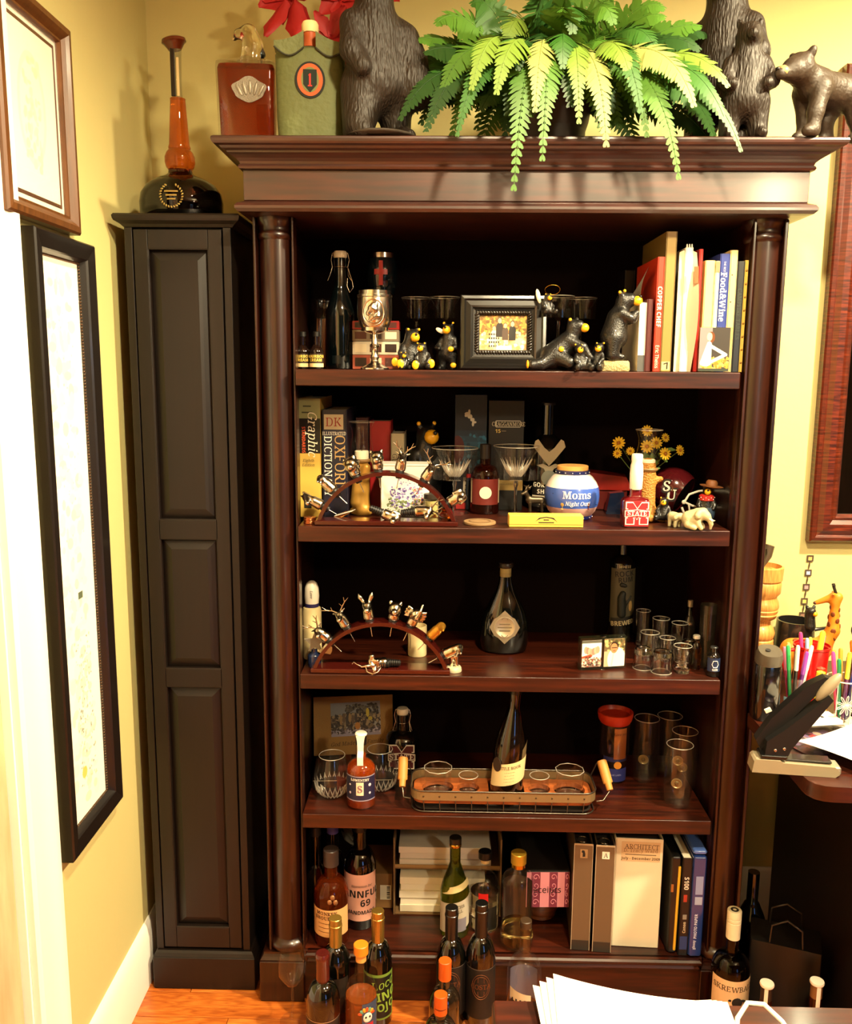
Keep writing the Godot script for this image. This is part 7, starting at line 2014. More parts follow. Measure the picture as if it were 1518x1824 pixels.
	for k in 4:
		var q: Array = gl[k]
		t = thing("pint_glass", q[3], "glass", Vector3(q[0], y, q[1]), -14, "tall glasses on the fourth shelf")
		part(t, "glass_wall", MB.new().lathe(vessel([V(0.026, 0), V(0.029, 0.003), V(0.0325, 0.03), V(0.033, 0.08), V(0.031, q[2])], 0.0016, 0.01), 40), pane("ffffff", 0.025))
		part(t, "rim", MB.new().tube(Array(arc_pts(V(0, 0), 0.0302, 0, TAU * 0.97, 35)).map(func(p): return Vector3(p.x, q[2] + 0.0003, p.y)), 0.0009, 6, true), painted_sparkle(0.45))  # pint glass edge, highlight painted as a pale ring
		for j in ([1, 2, 1, 0][k]):
			var md := part(t, "medallion", MB.new().lathe([V(0, 0), V(0.011, 0), V(0.0125, 0.0008), V(0.0125, 0.0026), V(0.0105, 0.003), V(0.0095, 0.002), V(0, 0.0022)], 28, Transform3D(Basis(Vector3.RIGHT, PI / 2), Vector3(-0.004 + 0.002 * j, 0.066 + 0.026 * j, [0.0322, -0.0345][j]))), mat("8c7c58", 0.35, 0.7))
			part(md, "relief", MB.new().sph(Vector3(-0.004 + 0.002 * j, 0.066 + 0.026 * j, [0.0346, -0.0322][j]), Vector3(0.005, 0.006, 0.001), 8), mat("6c6044", 0.4, 0.7))


func serving_tray(y: float) -> void:
	var t := thing("serving_tray", "wire basket tray with wooden top, two wooden handles and cut-outs for glasses", "tray", Vector3(0.148, y, -0.075))
	var w := 0.43
	var d := 0.118
	var rr := round_rect(w, d, 0.03, 6)
	var band := MB.new()
	var inn := round_rect(w - 0.004, d - 0.004, 0.028, 6)
	for k in rr.size():
		var a := rr[k]
		var b := rr[(k + 1) % rr.size()]
		var o := Vector3((b - a).y, 0, -(b - a).x).normalized()
		var q := func(p: Vector2, h: float) -> Vector3: return Vector3(p.x, h, -p.y)
		band.flat(q.call(a, 0.03), q.call(b, 0.03), q.call(b, 0.05), q.call(a, 0.05), Vector3(a.x, 0, -a.y))
		band.flat(q.call(inn[k], 0.03), q.call(inn[(k + 1) % rr.size()], 0.03), q.call(inn[(k + 1) % rr.size()], 0.05), q.call(inn[k], 0.05), -Vector3(a.x, 0, -a.y))
		band.flat(q.call(a, 0.05), q.call(b, 0.05), q.call(inn[(k + 1) % rr.size()], 0.05), q.call(inn[k], 0.05), Vector3.UP)
	var mb := part(t, "metal_band", band, mat("8a7450", 0.45, 0.5))
	for k in 11:
		part(mb, "rivet", MB.new().sph(Vector3(-0.185 + k * 0.037, 0.04, d / 2 + 0.0004), Vector3(0.0022, 0.0022, 0.0012), 8), mat("4a3a24", 0.4, 0.6))
	var wire := mat("6a6258", 0.3, 0.9)
	for h in [0.002, 0.0525]:
		part(t, "wire_rim", MB.new().tube(Array(rr).map(func(p): return Vector3(p.x * (0.985 if h < 0.01 else 1.0), h, -p.y * (0.97 if h < 0.01 else 1.0))), 0.0018, 6, true), wire)
	for k in 11:
		for s in [-1, 1]:
			part(t, "wire", MB.new().tube([Vector3(-0.185 + k * 0.037, 0.03, s * d / 2), Vector3(-0.183 + k * 0.0366, 0.004, s * d / 2 * 0.97)], 0.0013, 5), wire)
	# wooden top with holes: outline bridged to a square hole, then round holes by boolean
	var wood := wooden(grain("7a3a16", "b4622c", 0.01, 0.1, 71), Vector3(5, 5, 5), 0.5, 0.2)
	var c := CSGCombiner3D.new()
	c.name = "wooden_top"
	var pl := CSGPolygon3D.new()
	pl.polygon = round_rect(w - 0.012, d - 0.012, 0.026, 6)
	pl.depth = 0.012
	pl.material = wood
	pl.transform = Transform3D(Basis(Vector3.RIGHT, -PI / 2), Vector3(0, 0.032, 0))
	pl.name = "board"
	c.add_child(pl)
	for q in [[-0.152, 0.037], [-0.08, 0.026], [0.088, 0.026], [0.159, 0.037]]:
		var cy := CSGCylinder3D.new()
		cy.operation = CSGShape3D.OPERATION_SUBTRACTION
		cy.radius = q[1]
		cy.height = 0.05
		cy.sides = 32
		cy.material = wood
		cy.position = Vector3(q[0], 0.04, -0.004)
		cy.name = "hole"
		c.add_child(cy, true)
	var bx := CSGBox3D.new()
	bx.operation = CSGShape3D.OPERATION_SUBTRACTION
	bx.size = Vector3(0.084, 0.05, 0.086)
	bx.material = wood
	bx.position = Vector3(0.01, 0.04, 0)
	bx.name = "square_hole"
	c.add_child(bx)
	t.add_child(c)
	part(t, "floor_board", MB.new().prism(round_rect(w - 0.02, d - 0.014, 0.024, 6), 0, 0.002, Transform3D(Basis(Vector3.RIGHT, -PI / 2), Vector3(0, 0.0045, 0))), mat("1c140e", 0.6))
	for s in [-1, 1]:
		var x: float = s * w / 2
		var p0 := Vector3(x + s * 0.02, 0.1, -0.014)
		var p1 := Vector3(x + s * 0.034 * (1.0 if s > 0 else 0.6), 0.048, 0.03)
		part(t, "handle_wire", MB.new().tube([Vector3(x, 0.046, -0.045), Vector3(x + s * 0.012, 0.085, -0.032), p0, p1, Vector3(x + s * 0.016, 0.03, 0.045), Vector3(x, 0.03, 0.05)], 0.0016, 6), wire)
		part(t, "handle", MB.new().tube([p0, p0.lerp(p1, 0.02), p0.lerp(p1, 0.75), p0.lerp(p1, 0.77), p1], [0.0105, 0.0115, 0.0115, 0.008, 0.0075], 16), mat("b87c34", 0.55))
	var gs := [[-0.152, 0.0345, 0.074, "large clear glass in the left hole of the wooden tray"], [-0.08, 0.0235, 0.056, "small clear glass in the tray, left of the tilted bottle"], [0.088, 0.0235, 0.058, "small clear glass in the tray, right of the tilted bottle"], [0.159, 0.0345, 0.074, "large clear glass in the right hole of the wooden tray"]]
	for q in gs:
		var g := thing("tray_glass", q[3], "glass", Vector3(0.148 + q[0], y + 0.007, -0.079), 0, "clear glasses set in the tray")
		part(g, "glass_wall", MB.new().lathe(vessel([V(q[1] * 0.9, 0), V(q[1] * 0.93, 0.002), V(q[1], q[2])], 0.0016, 0.008), 10 if q[1] > 0.03 else 32, Transform3D(), 2.0, 1.0, 0.99 if q[1] > 0.03 else 0.75), glass)
		part(g, "rim", MB.new().tube(Array(arc_pts(V(0, 0), q[1] - 0.0008, 0, TAU * (1 - 1.0 / (10 if q[1] > 0.03 else 32)), 9 if q[1] > 0.03 else 31)).map(func(p): return Vector3(p.y, q[2] + 0.0003, p.x)), 0.001, 6, true), painted_sparkle(0.45))  # glass edge with its highlight painted in pale colour
		part(g, "glass_base", MB.new().lathe([V(0, 0.0084), V(q[1] * 0.88, 0.0084), V(q[1] * 0.88, 0.012), V(0, 0.0125)], 20), crystal)
	var b := bottle("whiskey_bottle", "tilted dark bottle with cream handwritten label standing in the tray", Vector3(0.156, y + 0.0105, -0.075), bottle_side(0.0385, 0.115, 0.225, 0.0135, 0.26, 0.35), mat("0c0604", 0.05, 0.0, 0.9))
	b.rotation_degrees.z = -4
	cork(b, 0.2602, 0.28, 0.0145, mat("0c0a08", 0.3))
	sticker(b, 0.0385, 0.034, 0.088, 80, mat("d8c490", 0.65), "label", 0.03)
	letters_round(b, "LITTLE BOOK", 0.0065, mat("3a2c1c", 0.7), 0.0915, 0.0391, -2, "t", 12)
	for k in 5: letters_round(b, ["- ~ -- ~ ---", "-- ~ - ~ --", "~ -- - ~~ -", "- ~~ -- - ~", "--- ~"][k], 0.0045, mat("5a4a34", 0.7), 0.081 - k * 0.0075, 0.0391, 0, "i", 12)
	part(b, "torn_seal", MB.new().lathe([V(0, 0), V(0.013, 0), V(0.013, 0.0012), V(0, 0.0014)], 20, Transform3D(Basis(Vector3.UP, -0.85) * Basis(Vector3.RIGHT, PI / 2), Basis(Vector3.UP, -0.85) * Vector3(0, 0.093, 0.0384)), 2.0, 1.3), mat("2c1c12", 0.5))
	part(b, "back_label", MB.new().band(0.0387, 0.095, 0.135, 0.75, 1.25, 8, 0.02), mat("5a4a2c", 0.7))


func wine(called: String, label: String, at: Vector3, R: float, H: float, m: Material, cap: Material, cap_len: float, group := "", turn := 0.0) -> Node3D:
	var t := bottle(called, label, at, bottle_side(R, H * 0.56, H * 0.73, 0.0142, H - 0.004, 0.72), m, turn, group)
	part(t, "foil_cap", MB.new().lathe([V(0.0146, H - cap_len), V(0.0148, H - 0.022), V(0.0158, H - 0.021), V(0.0158, H - 0.017), V(0.0146, H - 0.016), V(0.0146, H - 0.001), V(0.0135, H), V(0, H)], 24), cap)
	return t


func bottom_shelf() -> void:
	var y := S5 + 0.0004
	var t := bottle("whiskey_bottle", "amber whiskey bottle with peach label and grey stopper, bottom shelf left", Vector3(-0.258, y, -0.058), bottle_side(0.0415, 0.125, 0.165, 0.0155, 0.195, 0.85), solid("8a340c", 0.0, 0.036, 0.15))
	cork(t, 0.1952, 0.235, 0.0185, mat("3c302c", 0.4), "stopper")
	sticker(t, 0.0415, 0.03, 0.1, 75, mat("d8a468", 0.6))
	letters_round(t, "MONKEY", 0.0085, mat("4a2814", 0.6), 0.091, 0.042, -10, "tb")
	letters_round(t, "SHOULDER", 0.0085, mat("4a2814", 0.6), 0.079, 0.042, -7, "tb")
	for k in 3: part(t, "printed_line", MB.new().band(0.0421, 0.064 - k * 0.011, 0.0655 - k * 0.011, -0.7, 0.5 - 0.2 * k, 8), mat("7a4c24", 0.6))
	for k in 3: part(t, "embossed_monkey", MB.new().sph(Vector3(0.008 + 0.008 * sin(k * 2.1), 0.125 + 0.008 * cos(k * 2.1), 0.041), Vector3(0.006, 0.007, 0.003), 10), mat("a87850", 0.3, 0.6))
	t = bottle("whiskey_bottle", "black shouldered bottle with pink label and bold lettering behind peach labelled one", Vector3(-0.195, y, -0.128), bottle_side(0.04, 0.15, 0.2, 0.0155, 0.245, 0.9), mat("060504", 0.05, 0.0, 0.9))
	cork(t, 0.2452, 0.27, 0.0165, mat("0c0b0a", 0.4))
	sticker(t, 0.04, 0.025, 0.148, 75, mat("d89c88", 0.6))
	letters_round(t, "Sinnamon Inc", 0.006, ink, 0.118, 0.0405, 12, "i")
	letters_round(t, "SINNFUL", 0.0185, ink, 0.097, 0.0405, 8, "b")
	letters_round(t, "69", 0.018, ink, 0.073, 0.0405, 24, "b")
	letters_round(t, "HANDMADE", 0.01, ink, 0.048, 0.0405, 8, "b")
	t = bottle("liqueur_bottle", "dark bottle half hidden by the left column on the bottom shelf", Vector3(-0.304, y, -0.12), bottle_side(0.024, 0.12, 0.16, 0.012, 0.235, 0.7), mat("0c0806", 0.05, 0.0, 0.8))
	cork(t, 0.2352, 0.26, 0.0135, mat("1a1412", 0.4))
	t = bottle("liqueur_bottle", "dark bottle with a purple neck band behind the peach labelled whiskey", Vector3(-0.268, y, -0.17), bottle_side(0.034, 0.12, 0.165, 0.0145, 0.255, 0.7), mat("100a08", 0.06, 0.0, 0.7))
	cork(t, 0.2552, 0.268, 0.0155, mat("2a1c28", 0.4))
	sticker(t, 0.0145, 0.215, 0.25, 85, mat("5a4a8c", 0.5), "neck_band")
	t = thing("feather_duster", "grey feathery ornament leaning behind the black shouldered bottle", "ornament", Vector3(-0.222, y, -0.245))
	part(t, "stick", MB.new().tube([Vector3(0.02, 0.002, 0), Vector3(0.0, 0.16, 0)], 0.003, 6), mat("4a3a28", 0.6))
	for k in 8: part(t, "feather", petal(Vector3(-0.002 * k, 0.14 + k * 0.012, 0), Vector3(-0.7 + 0.2 * (k % 3), 0.8, 0.3).normalized(), Vector3(0.7, 0.6, 0.2).normalized(), 0.05, 0.009, -0.2), mat("6a6458", 0.8))
	# boxes and papers
	t = box_thing("cardboard_box", "brown cardboard box with a white barcode label, bottom shelf", "box", Vector3(-0.156, y, -0.25), Vector3(0.078, 0.096, 0.14), mat("8a6234", 0.8))
	part(t, "barcode_label", MB.new().box(Vector3(0.021, 0.045, 0.0703), Vector3(0.028, 0.04, 0.0005), 0), mat("e4d8bc", 0.6))
	for k in 7: part(t, "barcode_bar", MB.new().box(Vector3(0.028, 0.03 + k * 0.005, 0.0706), Vector3(0.008, [0.0032, 0.0018, 0.0028][k % 3], 0.0003), 0), ink)
	t = thing("paper_sorter", "two level cardboard paper tray holding white paper on the bottom shelf", "paper tray", Vector3(0.022, y, -0.245))
	var card := mat("7a5c38", 0.8)
	for x in [-0.134, 0.134]: part(t, "side", MB.new().box(Vector3(x, 0.105, 0), Vector3(0.004, 0.21, 0.18), 0.0006), card)
	for q in [0.002, 0.128]: part(t, "tray_floor", MB.new().box(Vector3(0, q, 0), Vector3(0.2636, 0.004, 0.178), 0.0006), card)
	part(t, "tray_edge", MB.new().box(Vector3(0, 0.134, 0.0885), Vector3(0.2636, 0.008, 0.002), 0.0004), mat("9a7a4c", 0.8))
	t = thing("paper_stack", "stack of white paper in the lower level of the cardboard tray", "paper", Vector3(0.01, y + 0.0045, -0.246))
	for k in 5: part(t, "ream", MB.new().box(Vector3(0.002 * sin(k * 2.4), 0.01 + k * 0.019, 0.002 * cos(k * 3.1)), Vector3(0.215, 0.0185, 0.166), 0.0006), mat(["f4ecd4", "f6f0dc"][k % 2], 0.75))
	t = thing("paper_stack", "greyish stack of paper in the upper level of the cardboard tray", "paper", Vector3(0.016, y + 0.1305, -0.247))
	for k in 3: part(t, "ream", MB.new().box(Vector3(0.002 * sin(k * 2.4), 0.009 + k * 0.017, 0.002 * cos(k * 3.1)), Vector3(0.23, 0.0165, 0.164), 0.0006), mat(["cfc6b8", "c8c0b4"][k % 2], 0.75))
	# bottles in front of the papers
	t = bottle("wine_bottle", "green glass wine bottle with slanted cream band before the white papers", Vector3(0.04, y, -0.095), bottle_side(0.0355, 0.105, 0.185, 0.013, 0.245, 0.25), solid("6a7418", 0.0, 0.03, 0.05))
	part(t, "gold_ring", MB.new().lathe([V(0.0132, 0.225), V(0.0148, 0.227), V(0.0148, 0.233), V(0.0132, 0.235)], 24), brass)
	cork(t, 0.2352, 0.25, 0.0148, mat("1c180e", 0.4))
	sticker(t, 0.0355, 0.01, 0.088, 80, mat("b8ac98", 0.65), "label", 0.02)
	letters_round(t, "FUCHS", 0.0075, mat("4a4038", 0.6), 0.086, 0.036, 14, "t", 6)
	letters_round(t, "HILL", 0.0075, mat("4a4038", 0.6), 0.074, 0.036, 14, "t", 6)
	part(t, "grey_print", MB.new().band(0.036, 0.02, 0.055, 0.0, 0.9, 8), mat("7c7480", 0.6))
	part(t, "neck_sash", MB.new().band(0.0352, 0.112, 0.127, -1.1, 1.3, 14, 0.024, 0.0302), mat("d8c890", 0.6))
	t = bottle("spirit_bottle", "clear glass bottle with black cap and a red dot, bottom shelf centre", Vector3(0.114, y, -0.12), bottle_side(0.037, 0.105, 0.145, 0.0125, 0.17, 0.85), pane("ffffff", 0.03))
	cork(t, 0.1705, 0.182, 0.011, mat("c8b078", 0.6), "cork")
	cork(t, 0.1822, 0.2, 0.0165, mat("14110e", 0.4))
	part(t, "red_dot", MB.new().band(0.0373, 0.085, 0.108, -0.45, 0.2, 8), mat("c81c18", 0.5))
	part(t, "black_label", MB.new().band(0.0375, 0.01, 0.07, -0.3, 0.9, 10), mat("1c1814", 0.5))
	part(t, "spirit", MB.new().lathe([V(0, 0.004), V(0.0345, 0.004), V(0.0345, 0.095), V(0, 0.095)], 28), solid("fff8e8", 0.0, 0.033))
	t = bottle("spirit_bottle", "tall clear glass bottle with golden screw cap, bottom shelf centre", Vector3(0.19, y, -0.055), [V(0, 0.002), V(0.036, 0), V(0.041, 0.006), V(0.0425, 0.02), V(0.04, 0.035), V(0.0375, 0.05), V(0.0385, 0.16), V(0.037, 0.172), V(0.03, 0.184), V(0.017, 0.192), V(0.0145, 0.2), V(0.0145, 0.21), V(0, 0.21)], pane("ffffff", 0.03))
	cork(t, 0.2105, 0.236, 0.0185, mat("b8902c", 0.35, 0.5), "screw_cap")
	part(t, "neck_foil", MB.new().lathe([V(0.0148, 0.199), V(0.0165, 0.2), V(0.0165, 0.209), V(0.0148, 0.21)], 24), brass)
	part(t, "back_label", MB.new().band(0.037, 0.05, 0.155, 1.9, 4.3, 20), mat("2c1c12", 0.5))
	part(t, "spirit", MB.new().lathe([V(0, 0.006), V(0.034, 0.005), V(0.039, 0.012), V(0.0395, 0.022), V(0.0365, 0.042), V(0, 0.042)], 28), solid("e8d890", 0.0, 0.033))
	# receipts box on a wooden bowl
	t = thing("wooden_bowl", "turned wooden bowl under the pink receipts box", "bowl", Vector3(0.259, y, -0.17))
	part(t, "bowl_wall", MB.new().lathe(vessel([V(0.028, 0), V(0.034, 0.004), V(0.046, 0.03), V(0.053, 0.055), V(0.055, 0.074)], 0.006, 0.008), 40), wooden(grain("4a2410", "8c4a1e", 0.01, 0.1, 81), Vector3(6, 6, 6), 0.35, 0.4))
	t = thing("receipts_box", "black topped box with pink scroll patterned front reading receipts, on the bowl", "box", Vector3(0.262, y + 0.0748, -0.19), 2)
	part(t, "body", MB.new().box(Vector3(0, 0.048, 0), Vector3(0.106, 0.095, 0.21), 0.0015), mat("16120f", 0.6))
	part(t, "pink_front", MB.new().box(Vector3(0, 0.047, 0.1054), Vector3(0.104, 0.092, 0.0006), 0), mat("d890a0", 0.6))
	for q in [[-0.03, 0.022], [0.013, 0.02], [0.046, 0.011]]:
		var pb := part(t, "purple_stripe", MB.new().box(Vector3(q[0], 0.047, 0.1059), Vector3(q[1], 0.092, 0.0003), 0), mat("7a3048", 0.6))
		for k in 4:
			var sp := []
			for j in 14: sp.append(Vector3(q[0] + cos(j * 0.5 + k * 2) * 0.0085 * (1 - j / 16.0) * q[1] / 0.022, 0.014 + k * 0.022 + sin(j * 0.5 + k * 2) * 0.0095 * (1 - j / 16.0), 0.1062))
			part(pb, "scroll", MB.new().tube(sp, 0.0009, 4), mat("d890a0", 0.6))
	letters(t, "Receipts", 0.016, mat("1c1014", 0.6), Vector3(-0.008, 0.045, 0.1066), "s")
	# binders
	for k in 2:
		t = thing("ring_binder", ["narrow dark grey ring binder with animal sticker, left of the pair", "narrow dark grey ring binder with white letter sticker, right of the pair"][k], "binder", Vector3(0.339 + k * 0.05, y, -0.032 + k * 0.006), -4, "narrow ring binders")
		part(t, "cover", MB.new().span(Vector3(-0.0215, 0, -0.24), Vector3(-0.0185, 0.275, 0)).span(Vector3(0.0185, 0, -0.24), Vector3(0.0215, 0.275, 0)).span(Vector3(-0.0215, 0, -0.002), Vector3(0.0215, 0.275, 0.001)), mat("5c4a38", 0.35, 0.0, 0.3))
		part(t, "clear_sleeve_edge", MB.new().span(Vector3(-0.0222, 0.001, 0.0008), Vector3(-0.0206, 0.274, 0.0018)).span(Vector3(0.0206, 0.001, 0.0008), Vector3(0.0222, 0.274, 0.0018)).span(Vector3(-0.022, 0.271, 0.0008), Vector3(0.022, 0.2755, 0.0018)), mat("a89880", 0.3, 0.0, 0.4))
		part(t, "pages", MB.new().span(Vector3(-0.018, 0.01, -0.225), Vector3(0.018, 0.262, -0.02), 0), mat("2a221c", 0.9))
		part(t, "ring", MB.new().tube(Array(arc_pts(V(0, -0.03), 0.013, 0, TAU * 0.95, 16)).map(func(q): return Vector3(q.x, 0.2685, q.y)), 0.0014, 6, true), steel)
		part(t, "dark_foot", MB.new().box(Vector3(0, 0.014, 0.0012), Vector3(0.04, 0.026, 0.0006), 0), mat("2c2620", 0.4))
		var sk := part(t, "sticker", MB.new().box(Vector3(0.001, 0.25, 0.0014), Vector3(0.017, 0.022 - 0.004 * k, 0.0006), 0), mat(["9a7a54", "e4dccc"][k], 0.6))
		if k == 0: part(sk, "animal_mark", MB.new().prism(PackedVector2Array([V(-0.002, 0.242), V(0.004, 0.243), V(0.004, 0.25), V(0.002, 0.258), V(-0.003, 0.259), V(-0.005, 0.254), V(-0.002, 0.252)]), 0.0018, 0.0021), ink)
		else: letters(sk, "A", 0.011, ink, Vector3(0.001, 0.25, 0.0019), "t")
	t = thing("ring_binder", "thick white ring binder with architect label, beside the two narrow binders", "binder", Vector3(0.472, y, -0.048), -3)
	part(t, "cover", MB.new().span(Vector3(-0.056, 0, -0.24), Vector3(-0.053, 0.281, 0)).span(Vector3(0.053, 0, -0.24), Vector3(0.056, 0.281, 0)).span(Vector3(-0.056, 0, -0.003), Vector3(0.056, 0.281, 0.0012)), mat("e0d6b8", 0.4, 0.0, 0.3))
	part(t, "spine_fold", MB.new().span(Vector3(-0.0545, 0.002, 0.0008), Vector3(-0.0515, 0.279, 0.002)), mat("c8bc9c", 0.4))
	part(t, "pages", MB.new().span(Vector3(-0.0525, 0.008, -0.225), Vector3(0.0525, 0.268, -0.01), 0), mat("2a221c", 0.9))
	part(t, "label_card", MB.new().box(Vector3(0.004, 0.248, 0.0015), Vector3(0.09, 0.05, 0.0005), 0), mat("d2b890", 0.6))
	var bi := mat("4a3420", 0.7)
	letters(t, "ARCHITECT", 0.0105, bi, Vector3(0.006, 0.261, 0.0019), "t", 0, 0, 1.1)
	letters(t, "D. Tracy Ward", 0.0085, mat("8a6a44", 0.7), Vector3(0.004, 0.25, 0.0019), "t")
	part(t, "ruled_line", MB.new().box(Vector3(0.004, 0.2405, 0.0019), Vector3(0.072, 0.0016, 0.0003), 0), bi)
	letters(t, "July - December 2009", 0.0066, bi, Vector3(0.004, 0.23, 0.0019), "b")
	t = box_thing("folder", "black folder with a yellow pencil strip, right of the white binder", "folder", Vector3(0.5525, y, -0.135), Vector3(0.024, 0.25, 0.22), mat("0c0b0a", 0.4, 0.0, 0.2), 2, "", 0.006)
	part(t, "yellow_strip", MB.new().tube([Vector3(0.004, 0.012, 0.111), Vector3(0.005, 0.12, 0.1112), Vector3(0.0065, 0.225, 0.111)], 0.0034, 6), mat("d8a82c", 0.5))
	part(t, "orange_tab", MB.new().box(Vector3(-0.008, 0.17, 0.1102), Vector3(0.006, 0.02, 0.001), 0.0004), mat("9a5a24", 0.5))
	t = book("black software box with white and red marks on its spine", Vector3(0.5795, y, -0.02), 0.022, 0.25, 0.22, "0d0c0c", 0, "")
	letters(t, "S100", 0.011, mat("e8e0d0", 0.5), Vector3(0, 0.186, 0.0009), "b", -90)
	part(t, "red_mark", MB.new().box(Vector3(-0.001, 0.148, 0.0009), Vector3(0.008, 0.018, 0.0004), 0), mat("a83424", 0.5))
	part(t, "blue_foot", MB.new().box(Vector3(0, 0.033, 0.0009), Vector3(0.0175, 0.034, 0.0004), 0), mat("24386c", 0.5))
	part(t, "grey_mark", MB.new().box(Vector3(0, 0.1, 0.0009), Vector3(0.009, 0.012, 0.0004), 0), mat("8a8478", 0.5))
	letters(t, "Canon", 0.007, mat("c8b898", 0.5), Vector3(0, 0.073, 0.0009), "b", 90)
	t = thing("binder_box", "royal blue glossy plastic wrapped box at the right end of bottom shelf", "box", Vector3(0.607, y, -0.012))
	part(t, "body", MB.new().span(Vector3(-0.0165, 0, -0.22), Vector3(0.0165, 0.258, 0), 0.006), mat("1e3470", 0.2, 0.0, 0.7))
	part(t, "label_card", MB.new().box(Vector3(0, 0.186, 0.0005), Vector3(0.017, 0.046, 0.0006), 0.0002), mat("8c94c0", 0.5))
	part(t, "stamp", MB.new().box(Vector3(0, 0.147, 0.0005), Vector3(0.017, 0.02, 0.0006), 0.0002), mat("a0a8c8", 0.5))
	letters(t, "PHOTO PAPER", 0.007, mat("c8d0e8", 0.5), Vector3(-0.003, 0.082, 0.0006), "b", 90)
	letters(t, "glossy", 0.006, mat("c8d0e8", 0.5), Vector3(-0.004, 0.034, 0.0006), "b", 90)
	part(t, "torn_wrap", MB.new().span(Vector3(-0.0172, 0.2585, -0.22), Vector3(0.0172, 0.272, -0.004), 0.006), mat("4a68b0", 0.15, 0.0, 0.8))


